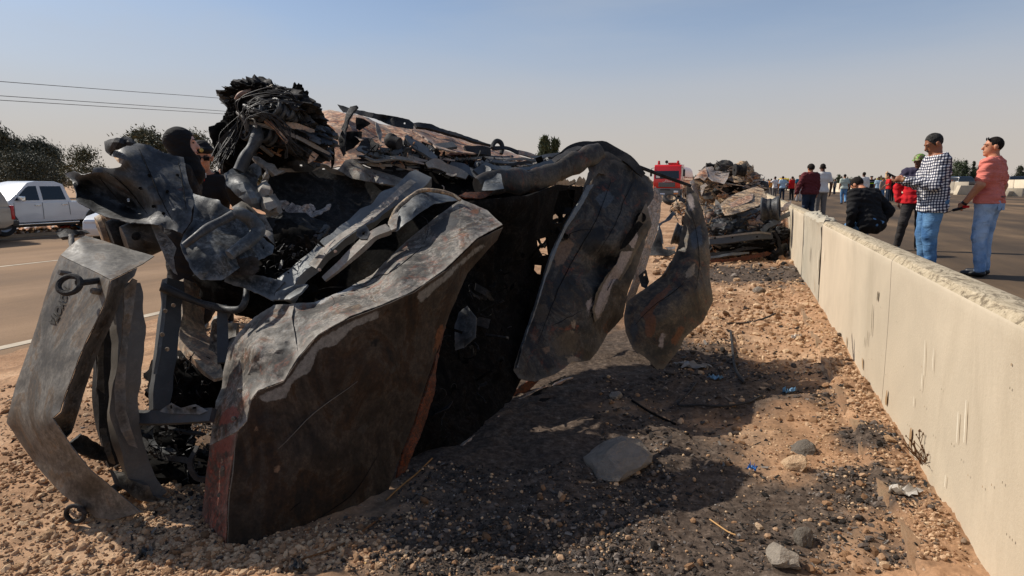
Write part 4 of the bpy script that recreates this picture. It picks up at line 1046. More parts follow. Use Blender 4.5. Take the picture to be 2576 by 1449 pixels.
# --- hood skin torn up at the upper left
sheet('torn_hood', 'Z3', [(120, 548, 3.25), (215, 515, 3.2), (290, 553, 3.15), (355, 545, 3.12), (400, 520, 3.1), (410, 490, 3.1), (480, 476, 3.1), (560, 490, 3.08), (640, 486, 3.06), (680, 478, 3.06), (712, 405, 3.04), (650, 390, 3.06), (580, 375, 3.1), (535, 310, 3.12), (528, 238, 3.16), (580, 215, 3.2), (660, 205, 3.22), (750, 200, 3.22), (800, 235, 3.2), (880, 250, 3.2), (950, 262, 3.22), (1090, 340, 3.25), (1200, 368, 3.3), (1300, 390, 3.34), (1320, 500, 3.25), (1345, 620, 3.16), (1390, 740, 3.1), (1400, 860, 3.02), (1380, 1020, 2.95), (1290, 1150, 2.9), (1190, 1110, 2.9), (1120, 1100, 2.92), (1080, 1060, 2.92), (960, 1050, 2.93), (845, 1045, 2.95), (640, 1010, 3.0), (500, 965, 3.03), (400, 920, 3.06), (280, 850, 3.08), (235, 822, 3.1), (215, 700, 3.16), (190, 610, 3.22)],
      M['dark'], wreck, ctrl=[(300, 700, 3.24), (500, 830, 3.20), (700, 940, 3.13), (850, 1010, 3.05), (700, 620, 3.07), (1000, 760, 3.0), (1050, 480, 3.14), (850, 330, 3.12)],
      thick=.0035, step=8, crum=.032, cs=4.2, rag=3.0, fine=.006, holes=[[(738, 790), (765, 785), (770, 815), (745, 822)]])
for pts, w_ in (([(520, 520), (640, 600), (800, 760), (980, 1000)], 3), ([(860, 300), (960, 520), (1060, 760), (1180, 1000)], 3), ([(1250, 420), (1290, 640), (1330, 900)], 2.5), ([(440, 560), (560, 700), (700, 860)], 2)):
    skin_line('panel_seam', 'torn_hood', 'Z3', pts, w_, M['soot'], lift=.012)
for (x, y) in ((870, 690), (1000, 870), (1140, 720), (960, 560), (1240, 560), (1100, 940)):
    u_, v_ = uv('Z3', x, y); disc('bolt_hole', 'Z3', x, y, surf_d('torn_hood', u_, v_) - .012, 4, M['soot'], wreck, -np.array(FWD), th=.004, n=8)
sheet('hood_curl', 'Z3', [(530, 235, 3.14), (575, 212, 3.1), (700, 196, 3.08), (755, 198, 3.1), (815, 245, 3.14), (760, 262, 3.06), (690, 262, 3.04), (620, 300, 3.03), (580, 375, 3.06), (545, 320, 3.09)], M['char'], wreck, ctrl=[(650, 235, 2.98)], thick=.01, step=7, crum=.02, cs=10, rag=2)
sheet('hood_underside', 'Z3', [(590, 365, 3.2), (640, 340, 3.22), (705, 350, 3.2), (712, 405, 3.1), (690, 450, 3.1), (640, 420, 3.14)], M['tan'], wreck, thick=.003, step=6, crum=.015)
sheet('fender_liner', 'Z3', [(1385, 740, 3.12), (1480, 770, 3.1), (1600, 800, 3.08), (1665, 815, 3.06), (1690, 860, 3.05), (1760, 890, 3.06), (1860, 930, 3.1), (1965, 990, 3.14), (2060, 1090, 3.16), (2050, 1150, 3.1), (2200, 1270, 3.1), (2190, 1340, 3.06), (2080, 1400, 3.0), (1900, 1449, 2.95), (1700, 1600, 2.86), (1480, 1610, 2.84), (1380, 1500, 2.84), (1290, 1330, 2.86), (1270, 1250, 2.88), (1300, 1150, 2.92), (1385, 1020, 2.97), (1405, 860, 3.04)],
      M['blue'], wreck, ctrl=[(1700, 1080, 3.02), (1550, 1250, 2.89), (1650, 1400, 2.86), (1500, 950, 3.02)], thick=.0035, step=8, crum=.030, cs=4.6, rag=3.0, fine=.006)
rod('liner_rib', 'Z3', [(1800, 920, 3.0), (1900, 960, 3.0), (2000, 1040, 3.02), (2040, 1110, 3.02), (1990, 1180, 2.98), (1880, 1260, 2.93), (1760, 1360, 2.86)], [26, 30, 32, 34, 32, 30, 24], M['blue'], wreck, 'round', .6, n=10, wob=.006)
rod('liner_rib', 'Z3', [(1300, 1260, 2.84), (1450, 1150, 2.86), (1620, 1050, 2.93), (1800, 950, 3.0)], [18, 22, 24, 22], M['dark'], wreck, 'round', .6, wob=.008)
sheet('pale_flap', 'Z3', [(1775, 888, 3.25), (1880, 825, 3.28), (1960, 860, 3.28), (2040, 940, 3.25), (2110, 960, 3.24), (2200, 1120, 3.2), (2080, 1100, 3.2), (1990, 1000, 3.2), (1900, 940, 3.22)], M['zinc'], wreck, thick=.003, step=8, crum=.03, cs=8)
sheet('pale_flap', 'Z3', [(2065, 1100, 3.2), (2200, 1130, 3.2), (2220, 1270, 3.16), (2130, 1180, 3.12), (2060, 1150, 3.14)], M['zinc'], wreck, thick=.003, step=8, crum=.02, cs=8)
# flattened flank running right from the liner into the cavity
sheet('cross_member', 'Z5', [(115, 690, 3.0), (300, 700, 3.0), (520, 745, 3.0), (580, 760, 2.98), (500, 850, 2.95), (490, 910, 2.93), (380, 860, 2.95), (230, 800, 2.98), (110, 760, 3.0)], M['blue'], wreck, thick=.01, step=8, crum=.015, cs=8)
sheet('battery_tray', 'Z5', [(120, 560, 2.98), (230, 540, 2.96), (240, 580, 2.95), (365, 560, 2.95), (370, 680, 2.96), (240, 700, 2.95), (130, 700, 2.97)], M['char'], wreck, thick=.03, step=7, crum=.012, cs=10, holes=[[(190, 610), (235, 605), (235, 660), (195, 665)]])
sheet('rail_end', 'Z5', [(500, 905, 2.9), (515, 850, 2.93), (640, 800, 2.95), (760, 790, 2.9), (700, 860, 2.82), (620, 905, 2.8)], M['blue'], wreck, thick=.01, step=7, crum=.01)

# --- dark bulkhead with ash patches behind the rails
sheet('bulkhead', 'Z4', [(560, 920, 3.75), (700, 905, 3.8), (980, 905, 3.9), (1110, 860, 3.95), (1180, 890, 3.95), (1240, 920, 3.95), (1330, 930, 3.98), (1400, 985, 4.0), (1600, 1030, 4.05), (1830, 1085, 4.1), (1800, 1200, 4.0), (1560, 1400, 3.8), (1400, 1560, 3.65), (1200, 1800, 3.45), (900, 1900, 3.3), (640, 1800, 3.3), (560, 1500, 3.45), (520, 1200, 3.6)],
      M['char'], wreck, thick=.012, step=14, crum=.03, cs=4, rag=2, holes=[[(1100, 892), (1125, 885), (1128, 908), (1105, 912)]])
sheet('ash_patch', 'Z4', [(740, 1290, 3.55), (800, 1230, 3.56), (900, 1270, 3.56), (1000, 1240, 3.6), (1040, 1290, 3.6), (1000, 1330, 3.57), (1130, 1270, 3.62), (1190, 1240, 3.64), (1180, 1300, 3.62), (1080, 1350, 3.56), (960, 1380, 3.52), (860, 1410, 3.5), (770, 1370, 3.5)], M['pinkash'], wreck, thick=.004, step=7, crum=.03, cs=4, rag=5)
sheet('ash_patch', 'Z4', [(640, 1220, 3.56), (740, 1200, 3.58), (780, 1240, 3.57), (720, 1290, 3.54)], M['pinkash'], wreck, thick=.004, step=6, crum=.02, cs=4, rag=4)
lump('burnt_clump', P(*uv('Z5', 560, 440), 3.4), .17, M['char'], wreck, seed=21, squash=(1.5, .9, .8))
lump('burnt_clump', P(*uv('Z5', 700, 560), 3.3), .15, M['soot'], wreck, seed=22, squash=(1.4, .9, 1))
lump('burnt_clump', P(*uv('Z5', 330, 760), 3.3), .18, M['soot'], wreck, seed=23, squash=(1.6, .9, 1))
rod('pipe_bend', 'Z5', [(620, 450, 3.2), (720, 480, 3.2), (780, 460, 3.2), (850, 400, 3.25), (900, 330, 3.3)], [20, 22, 22, 20, 18], M['dark'], wreck, wob=.008)
# swan-necked bracket
sheet('suspension_arm', 'Z4', [(505, 960, 3.4), (540, 915, 3.42), (580, 960, 3.42), (560, 1040, 3.4), (580, 1130, 3.36), (640, 1230, 3.32), (672, 1330, 3.28), (630, 1375, 3.26), (575, 1320, 3.27), (500, 1200, 3.3), (440, 1110, 3.34), (490, 1090, 3.36), (520, 1060, 3.38)], M['zinc'], wreck, ctrl=[(600, 1240, 3.22), (540, 1080, 3.3)], thick=.02, step=8, crum=.01, cs=9, holes=[[(594, 1285), (616, 1282), (618, 1302), (597, 1303)]])
sheet('arm_web', 'Z4', [(120, 960, 3.3), (200, 910, 3.35), (330, 920, 3.4), (430, 850, 3.45), (500, 890, 3.45), (505, 960, 3.42), (440, 1010, 3.4), (480, 1100, 3.36), (560, 1260, 3.3), (540, 1330, 3.26), (440, 1280, 3.26), (300, 1170, 3.26), (160, 1060, 3.28)], M['blue'], wreck, ctrl=[(330, 1040, 3.26), (420, 1180, 3.22)], thick=.015, step=9, crum=.02, cs=6, holes=[[(430, 1040), (475, 1015), (500, 1060), (470, 1085), (440, 1075)]])
sheet('web_top', 'Z4', [(395, 790, 3.5), (470, 805, 3.5), (540, 860, 3.48), (610, 880, 3.5), (640, 930, 3.5), (740, 930, 3.55), (600, 970, 3.44), (530, 900, 3.42), (440, 840, 3.46)], M['zinc'], wreck, thick=.02, step=7, crum=.02, cs=10)
rod('bulkhead_edge', 'Z4', [(620, 900, 3.72), (800, 905, 3.8), (980, 903, 3.86), (1110, 862, 3.9), (1200, 905, 3.9), (1330, 935, 3.93)], [10, 9, 9, 10, 12, 12], M['zinc'], wreck, 'box', .4, wob=.006)
sheet('scuttle_rail', 'Z4', [(1240, 915, 3.85), (1330, 820, 3.95), (1400, 810, 4.0), (1550, 890, 4.05), (1750, 960, 4.1), (1910, 1010, 4.12), (1840, 1080, 4.02), (1600, 1030, 3.95), (1400, 985, 3.88)], M['zinc'], wreck, ctrl=[(1500, 960, 3.86), (1700, 1010, 3.92)], thick=.012, step=9, crum=.016, cs=7, rag=2)
sheet('scuttle_painted_shade', 'Z4', [(1390, 800, 4.08), (1600, 790, 4.2), (1850, 800, 4.3), (2110, 830, 4.4), (2080, 900, 4.3), (2000, 950, 4.2), (1900, 1000, 4.16), (1700, 930, 4.1), (1500, 850, 4.06)], M['char'], wreck, thick=.005, step=9, crum=.03, cs=6)  # shade behind the scuttle rail, put in as a dark sheet

# --- engine and loom thrown up on top
lump('engine_block', P(*uv('Z4', 600, 265), 3.68), .16, M['char'], wreck, amp=.55, fs=11, sub=5, seed=31, squash=(1.5, .9, .62), rot=Matrix.Rotation(.28, 3, Vector(AHEAD)))
lump('engine_block', P(*uv('Z4', 380, 150), 3.6), .085, M['soot'], wreck, amp=.75, fs=18, sub=5, seed=33, squash=(1.3, .9, .5))
lump('engine_block', P(*uv('Z4', 560, 160), 3.66), .075, M['soot'], wreck, amp=.75, fs=18, sub=5, seed=41, squash=(1.3, .9, .5))
lump('engine_block', P(*uv('Z4', 290, 250), 3.55), .05, M['soot'], wreck, amp=.75, fs=20, sub=5, seed=43, squash=(1.2, .8, .7))
lump('engine_block', P(*uv('Z4', 275, 390), 3.55), .06, M['soot'], wreck, amp=.75, fs=18, sub=5, seed=34, squash=(.6, .8, 1.1))
lump('engine_block', P(*uv('Z4', 840, 270), 3.7), .075, M['soot'], wreck, amp=.75, fs=16, sub=5, seed=35, squash=(.6, .8, 1.1))
lump('engine_block', P(*uv('Z4', 960, 440), 3.72), .06, M['soot'], wreck, amp=.7, fs=16, sub=5, seed=45, squash=(1.2, .8, .7))
lump('engine_block', P(*uv('Z4', 690, 440), 3.7), .19, M['dark'], wreck, amp=.5, fs=10, sub=5, seed=36, squash=(1.6, .9, .5), rot=Matrix.Rotation(.4, 3, Vector(AHEAD)))
lump('gearbox', P(*uv('Z4', 560, 600), 3.75), .16, M['tan'], wreck, amp=.25, fs=6, sub=4, seed=37, squash=(1.1, .9, .8))
lump('gearbox', P(*uv('Z4', 330, 590), 3.7), .15, M['soot'], wreck, amp=.45, fs=9, sub=5, seed=38, squash=(.9, .9, 1.2))
lump('gearbox', P(*uv('Z4', 480, 720), 3.7), .13, M['soot'], wreck, amp=.4, fs=9, sub=4, seed=39, squash=(1.0, .9, .8))
sheet('heater_shell', 'Z4', [(690, 890, 3.8), (700, 800, 3.82), (760, 740, 3.84), (860, 720, 3.86), (1000, 780, 3.88), (1090, 830, 3.9), (1080, 870, 3.88), (980, 905, 3.85), (800, 905, 3.82)], M['dark'], wreck, ctrl=[(880, 820, 3.72)], thick=.01, step=9, crum=.02, cs=6, holes=[[(880, 845), (900, 850), (902, 865), (882, 862)]])
rod('slotted_beam', 'Z4', [(420, 430, 3.5), (640, 470, 3.52), (800, 510, 3.55), (980, 580, 3.58), (1160, 650, 3.62)], [16, 30, 40, 42, 36], M['char'], wreck, 'box', .5, roll=.2)
for k in range(13):
    t = k / 12
    x, y = 770 + 380 * t, 492 + 150 * t
    sheet('beam_slot', 'Z4', [(x, y, 3.50), (x + 13, y + 4, 3.50), (x + 13, y + 38, 3.50), (x, y + 34, 3.50)], M['soot'], wreck, thick=.003, step=30, crum=0, rag=.2, fine=0)
rod('beam_lip', 'Z4', [(380, 430, 3.46), (560, 470, 3.47), (780, 545, 3.5), (980, 640, 3.52), (1180, 745, 3.55)], [7, 9, 10, 10, 6], M['zinc'], wreck, 'box', .4, wob=.004)
rod('beam_lip', 'Z4', [(700, 440, 3.5), (850, 470, 3.52), (1020, 530, 3.56)], [8, 18, 14], M['rust'], wreck, 'box', .4, wob=.006)
rod('radiator_hose', 'Z4', [(450, 490, 3.45), (450, 580, 3.42), (410, 680, 3.4), (340, 780, 3.38), (270, 910, 3.36)], [26, 30, 30, 32, 34], M['dark'], wreck, n=12, wob=.006)
rod('hose_clip', 'Z4', [(385, 395, 3.45), (420, 400, 3.43), (440, 440, 3.42), (445, 500, 3.42)], 5, M['zinc'], wreck)
def wires(name, fr, bundles, mat, n, spread, r, parent):
    mb = MB()
    for i in range(n):
        pts = bundles[i % len(bundles)]
        o = (rng.gauss(0, spread), rng.gauss(0, spread)); dd = rng.gauss(0, .04)
        k = rng.uniform(.7, 1.0)
        pp = []
        for j, (x, y, d) in enumerate(pts):
            u, v = uv(fr, x, y)
            pp.append(P(u + o[0] * (.5 + .5 * math.sin(j * 1.3 + i)) + rng.gauss(0, 2.0), v + o[1] + rng.gauss(0, 2.0), d + dd))
        m = max(2, int(len(pp) * k) + 1)
        mb.tube(crom(pp[:m], 5), r * rng.uniform(.6, 1.5), 4, cap=False)
    return tag(wchild(name, mb.mesh(name, mat, True, 180, fix=False), parent), kind='stuff')
wires('wiring_loom', 'Z4', [[(800, 190, 3.5), (640, 170, 3.42), (480, 200, 3.4), (370, 250, 3.4), (330, 330, 3.42), (310, 430, 3.45), (310, 530, 3.5)],
      [(720, 210, 3.46), (560, 210, 3.4), (420, 250, 3.39), (350, 300, 3.4), (310, 380, 3.42), (300, 500, 3.45)],
      [(560, 130, 3.5), (700, 150, 3.5), (820, 220, 3.52), (900, 320, 3.55), (980, 430, 3.6)],
      [(350, 320, 3.42), (480, 340, 3.4), (600, 420, 3.42), (720, 560, 3.46), (860, 700, 3.52), (1050, 820, 3.6)],
      [(430, 310, 3.42), (600, 360, 3.44), (720, 450, 3.46), (780, 540, 3.48), (770, 660, 3.5)]], M['wire'], 42, 12, .0021, wreck)
wires('hanging_loom', 'Z4', [[(310, 430, 3.5), (230, 540, 3.5), (160, 640, 3.48), (110, 740, 3.46), (70, 820, 3.45)], [(290, 440, 3.5), (190, 550, 3.5), (120, 640, 3.5), (80, 730, 3.48), (40, 800, 3.46)], [(290, 480, 3.5), (230, 600, 3.5), (170, 700, 3.5), (120, 770, 3.48)]], M['wire'], 34, 11, .0021, wreck)
wires('loose_strands', 'Z4', [[(540, 110, 3.6), (570, 95, 3.6), (610, 85, 3.6)], [(620, 120, 3.6), (650, 130, 3.6), (700, 170, 3.6), (780, 210, 3.6)], [(860, 220, 3.6), (900, 300, 3.6), (960, 380, 3.6), (1010, 430, 3.6)]], M['copper'], 24, 8, .0015, wreck)
rod('loom_clip', 'Z4', [(50, 640, 3.48), (150, 560, 3.48), (260, 440, 3.5)], [6, 12, 8], M['char'], wreck, 'box', .4, wob=.006)
rod('loom_clip', 'Z4', [(110, 512, 3.48), (150, 530, 3.48), (165, 570, 3.48)], [2, 9, 2], M['soot'], wreck, 'box', .4)

# --- scorched roof and floor skins along the top
sheet('rear_floor_pan', 'T', [(-60, 330, 4.7), (40, 180, 5.0), (130, 120, 5.1), (400, 150, 5.2), (620, 235, 5.25), (930, 290, 5.3), (1300, 365, 5.5), (1640, 455, 5.75), (2040, 575, 6.0), (1900, 600, 5.3), (1600, 600, 4.95), (1200, 590, 4.7), (900, 600, 4.55), (600, 610, 4.45), (350, 640, 4.4), (150, 660, 4.35), (20, 640, 4.35), (-50, 500, 4.5)], M['rust'], wreck, thick=.006, step=10, crum=.03, cs=4, rag=2)
sheet('rusted_panel', 'Z4', [(1012, 388, 4.3), (1040, 350, 4.42), (1080, 320, 4.5), (1180, 303, 4.5), (1260, 325, 4.42), (1345, 345, 4.32), (1352, 430, 4.12), (1300, 520, 3.98), (1275, 575, 3.9), (1230, 500, 3.98), (1180, 460, 4.05), (1100, 425, 4.17)], M['rust'], wreck, ctrl=[(1200, 390, 4.22)], thick=.0035, step=8, crum=.018, cs=6, rag=2)
sheet('panel_painted_shadow', 'Z4', [(1085, 425, 4.1), (1170, 460, 4.1), (1230, 510, 4.08), (1275, 580, 4.05), (1250, 610, 4.05), (1190, 580, 4.08), (1110, 520, 4.1)], M['soot'], wreck, thick=.01, step=7, crum=.02)  # the panel's shaded side, put in as a near-black sheet
sheet('roof_skin', 'Z4', [(1255, 255, 4.3), (1290, 262, 4.3), (1400, 300, 4.32), (1500, 318, 4.36), (1700, 348, 4.45), (1900, 385, 4.55), (1965, 402, 4.6), (2008, 440, 4.6), (2006, 495, 4.55), (1930, 488, 4.5), (1850, 470, 4.46), (1760, 450, 4.42), (1640, 400, 4.36), (1540, 370, 4.32), (1420, 340, 4.28), (1310, 330, 4.26)], M['char'], wreck, ctrl=[(1700, 400, 4.48)], thick=.0035, step=8, crum=.02, cs=5, rag=1.6, holes=[[(1914, 434), (1927, 432), (1928, 446), (1916, 447)]])
sheet('pillar_blade', 'Z4', [(1450, 270, 4.05), (1462, 290, 4.05), (1420, 335, 4.02), (1375, 420, 4.0), (1345, 520, 3.98), (1335, 640, 3.96), (1335, 740, 3.95), (1318, 768, 3.95), (1290, 700, 3.96), (1268, 600, 3.98), (1290, 530, 3.99), (1335, 440, 4.01), (1350, 350, 4.04), (1392, 288, 4.06)], M['char'], wreck, thick=.014, step=7, crum=.012, cs=9)
sheet('second_blade', 'Z4', [(1155, 555, 3.9), (1175, 560, 3.9), (1215, 650, 3.88), (1232, 740, 3.87), (1225, 840, 3.86), (1200, 890, 3.86), (1195, 780, 3.87), (1180, 660, 3.89)], M['soot'], wreck, thick=.01, step=6, crum=.01)
sheet('rusted_panel', 'Z4', [(1350, 425, 4.3), (1400, 385, 4.42), (1420, 345, 4.5), (1560, 390, 4.55), (1640, 440, 4.55), (1740, 490, 4.55), (1800, 540, 4.5), (1780, 620, 4.2), (1700, 640, 4.1), (1600, 600, 4.12), (1480, 610, 4.02), (1420, 560, 4.05), (1400, 500, 4.14)], M['rust'], wreck, ctrl=[(1550, 480, 4.3), (1680, 560, 4.3)], thick=.0035, step=8, crum=.03, cs=6, rag=2)
sheet('painted_opening', 'Z4', [(1440, 380, 4.15), (1510, 395, 4.16), (1580, 440, 4.16), (1560, 460, 4.14), (1470, 515, 4.1), (1440, 490, 4.1), (1432, 430, 4.12)], M['soot'], wreck, thick=.003, step=6, crum=.004)  # black sheet laid over the rust to stand in for a shaded gap
sheet('painted_opening', 'Z4', [(1340, 540, 4.06), (1420, 530, 4.08), (1500, 530, 4.1), (1490, 610, 4.04), (1420, 680, 4.0), (1340, 720, 3.98), (1325, 640, 4.0)], M['soot'], wreck, thick=.01, step=7, crum=.03)
sheet('painted_opening', 'Z4', [(1500, 600, 4.04), (1600, 590, 4.08), (1680, 660, 4.04), (1640, 720, 4.0), (1520, 710, 3.98), (1450, 690, 3.98)], M['char'], wreck, thick=.01, step=7, crum=.04, rag=3)
sheet('pale_strap', 'Z4', [(1630, 430, 4.2), (1660, 460, 4.2), (1700, 560, 4.16), (1690, 640, 4.1), (1660, 600, 4.12), (1640, 520, 4.16)], M['zinc'], wreck, thick=.01, step=6, crum=.012)
rod('bumper_stop', 'Z4', [(1790, 580, 4.1), (1790, 620, 4.08), (1870, 640, 4.06)], [34, 36, 34], M['char'], wreck, wob=.004)
sheet('floor_skin', 'T', [(890, 285, 4.6), (960, 265, 4.9), (1100, 300, 5.05), (1300, 345, 5.2), (1480, 400, 5.35), (1640, 440, 5.5), (1800, 490, 5.55), (1950, 540, 5.6), (2060, 575, 5.6), (1940, 575, 5.2), (1800, 570, 4.95), (1700, 550, 4.8), (1560, 530, 4.55), (1440, 520, 4.4), (1300, 505, 4.3), (1150, 465, 4.25), (1040, 370, 4.35)], M['rust'], wreck, ctrl=[(1250, 410, 4.65), (1500, 460, 4.9)], thick=.01, step=8, crum=.012, cs=5, rag=1.6)
sheet('floor_skin_edge', 'T', [(940, 245, 4.65), (1000, 237, 4.7), (1100, 250, 4.75), (1220, 300, 4.85), (1400, 350, 4.95), (1560, 410, 5.1), (1700, 455, 5.2), (1560, 430, 5.06), (1380, 375, 4.9), (1200, 325, 4.78), (1050, 285, 4.7), (960, 275, 4.62)], M['char'], wreck, thick=.02, step=7, crum=.012)
for i, (pts, w, mt) in enumerate([
    ([(860, 350, 4.2), (930, 420, 4.2), (1020, 480, 4.2), (1100, 540, 4.2), (1160, 560, 4.2)], [12, 22, 24, 22, 12], 'blue'),
    ([(1070, 480, 4.3), (1200, 460, 4.35), (1330, 430, 4.4)], [26, 26, 24], 'dark'),
    ([(1440, 500, 4.5), (1560, 495, 4.55), (1680, 500, 4.6)], [30, 26, 20], 'char'),
    ([(1700, 470, 4.9), (1830, 470, 4.95), (1960, 500, 5.0)], [12, 12, 12], 'char'),
    ([(1950, 510, 5.0), (2040, 530, 5.05), (2140, 550, 5.1)], [12, 14, 10], 'rust'),
    ([(2080, 570, 5.0), (2200, 545, 5.1), (2330, 530, 5.2), (2440, 520, 5.3)], [10, 10, 10, 8], 'zinc'),
    ([(390, 490, 3.95), (450, 480, 4.0), (540, 520, 4.02), (620, 545, 4.05), (760, 560, 4.1)], [8, 20, 18, 14, 10], 'blue'),
    ([(380, 540, 3.95), (470, 560, 3.97), (560, 590, 4.0), (700, 560, 4.05), (860, 570, 4.12), (1000, 600, 4.2), (1100, 620, 4.25)], [10, 16, 18, 16, 14, 14, 10], 'zinc'),
    ([(700, 450, 4.15), (800, 480, 4.18), (930, 530, 4.22), (1050, 580, 4.28), (1180, 600, 4.35), (1340, 600, 4.4)], [14, 20, 22, 20, 14, 12], 'dark'),
    ([(620, 480, 4.1), (760, 500, 4.14), (880, 550, 4.18), (1040, 600, 4.25)], [16, 22, 22, 12], 'blue'),
    ([(400, 605, 3.95), (520, 600, 3.98), (640, 575, 4.02), (770, 568, 4.06)], [5, 8, 7, 5], 'zinc'),
    ([(1060, 640, 4.15), (1160, 625, 4.18), (1250, 660, 4.2), (1350, 700, 4.2), (1450, 740, 4.2)], [16, 26, 26, 22, 14], 'zinc'),
    ([(1290, 610, 4.3), (1400, 650, 4.3), (1520, 720, 4.25), (1640, 760, 4.2)], [16, 24, 22, 16], 'dark'),
    ([(1100, 560, 4.35), (1250, 570, 4.4), (1400, 575, 4.45), (1600, 560, 4.55), (1800, 565, 4.65), (1990, 560, 4.75)], [6, 8, 8, 8, 8, 6], 'zinc'),
    ([(1150, 545, 4.4), (1350, 560, 4.5), (1540, 540, 4.6), (1700, 545, 4.7), (1900, 545, 4.8)], [8, 7, 6, 7, 6], 'dark'),
    ([(1580, 610, 4.4), (1720, 650, 4.42), (1860, 670, 4.45), (1900, 690, 4.45), (2050, 670, 4.55), (2140, 640, 4.6), (2300, 600, 4.7)], [18, 16, 14, 12, 10, 12, 10], 'blue'),
    ([(1560, 650, 4.35), (1560, 610, 4.4), (1660, 600, 4.45), (1800, 610, 4.5), (1950, 600, 4.6)], [10, 14, 14, 10, 8], 'dark'),
    ([(1600, 590, 4.5), (1750, 590, 4.55), (1900, 575, 4.6), (2060, 570, 4.7), (2300, 580, 4.85)], [5, 6, 6, 6, 5], 'zinc'),
    ([(1880, 655, 4.5), (1890, 690, 4.48), (1990, 700, 4.5), (2120, 700, 4.55)], [8, 8, 8, 6], 'char'),
    ([(2120, 650, 4.6), (2200, 670, 4.6), (2330, 580, 4.75), (2460, 500, 4.9), (2560, 450, 5.0)], [10, 14, 18, 20, 16], 'char'),
    ([(1540, 720, 4.2), (1620, 700, 4.25), (1680, 720, 4.2)], [26, 30, 20], 'dark'),
    ([(1250, 720, 4.1), (1310, 740, 4.1), (1360, 720, 4.1)], [6, 6, 4], 'zinc'),
    ([(1215, 830, 3.7), (1235, 850, 3.7), (1232, 900, 3.7)], [3, 4, 3], 'zinc'),
]):
    rod('torn_strip', 'T', pts, w, M[mt], wreck, 'box', .28, roll=.75 + .3 * math.sin(i * 2.1), wob=.014, seed=i)
rod('coil_hose', 'T', [(1705, 465, 4.9), (1715, 425, 4.92), (1745, 395, 4.94), (1785, 410, 4.96), (1803, 460, 4.96), (1790, 520, 4.94)], [11, 11, 12, 12, 11, 10], M['rubber'], wreck, n=8, sub=8)
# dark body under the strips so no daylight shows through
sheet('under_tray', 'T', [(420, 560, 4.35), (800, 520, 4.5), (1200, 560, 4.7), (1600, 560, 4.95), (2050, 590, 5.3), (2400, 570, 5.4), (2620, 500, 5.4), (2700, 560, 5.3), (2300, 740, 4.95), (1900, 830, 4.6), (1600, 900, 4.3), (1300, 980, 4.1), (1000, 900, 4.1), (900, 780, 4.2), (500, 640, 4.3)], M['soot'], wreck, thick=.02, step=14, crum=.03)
for i in range(70):
    x = rng.uniform(420, 2350); y0 = 500 + (x - 420) * .045 + rng.uniform(0, 170)
    d = 4.0 + (x - 420) / 2000 * .8 + rng.uniform(-.05, .15)
    L = rng.uniform(60, 320)
    s = rng.uniform(-.05, .35)
    pts = [(x, y0, d), (x + L * .4, y0 + L * s * .4 + rng.uniform(-14, 14), d + .03), (x + L, y0 + L * s + rng.uniform(-16, 16), d + .06)]
    if y0 + L * s > 760 or x + L > 2450: continue
    rod('torn_strip', 'T', pts, [rng.uniform(2, 7), rng.uniform(5, 16), rng.uniform(2, 7)], M[rng.choice(['dark', 'char', 'blue', 'zinc', 'char', 'rust', 'rust'])], wreck, 'box', rng.uniform(.15, .4), roll=rng.uniform(.3, 1.3), wob=.022, seed=i + 40)

for (x, y, r_px, d) in ((470, 330, 20, 3.42), (640, 300, 26, 3.46), (800, 360, 16, 3.5), (560, 560, 24, 3.52), (380, 560, 18, 3.5)):
    c = P(*uv('Z4', x, y), d); R_ = r_px * d / FPX; rot = Vector((-FWD * .8 + RIGHT * -.5 + np.array([0, 0, .3]))).to_track_quat('Z', 'Y').to_matrix()
    wchild('pulley', MB().lathe([(-.03, R_ * .9), (-.028, R_), (-.012, R_), (-.008, R_ * .84), (.008, R_ * .84), (.012, R_), (.028, R_), (.03, R_ * .88), (.01, R_ * .7), (.014, R_ * .3), (.04, R_ * .25), (.04, .0001)], 20, 'z', c, rot).mesh('pulley', M['dark'], True, 30), wreck)
for k in range(6):
    rod('cooling_fin', 'Z4', [(600 + k * 34, 196 + k * 12, 3.5), (590 + k * 34, 250 + k * 13, 3.47), (596 + k * 34, 300 + k * 14, 3.47)], [9, 11, 9], M['dark'], wreck, 'box', .4, roll=.4)
for i, pts in enumerate(([(330, 250, 3.45), (430, 300, 3.4), (520, 280, 3.42)], [(700, 230, 3.46), (820, 300, 3.5), (900, 420, 3.55)], [(270, 330, 3.46), (330, 400, 3.42), (350, 520, 3.42)], [(540, 400, 3.46), (640, 480, 3.46), (760, 640, 3.5)], [(880, 480, 3.56), (1000, 560, 3.6), (1090, 700, 3.64)], [(620, 650, 3.6), (760, 700, 3.62), (900, 800, 3.68)], [(430, 620, 3.5), (520, 680, 3.5), (600, 760, 3.55)], [(260, 210, 3.5), (300, 150, 3.5), (400, 110, 3.54)])):
    rod('engine_pipe', 'Z4', pts, [10, 13, 10], M[('dark', 'char', 'bumperd', 'rust')[i % 4]], wreck, wob=.012, seed=i)
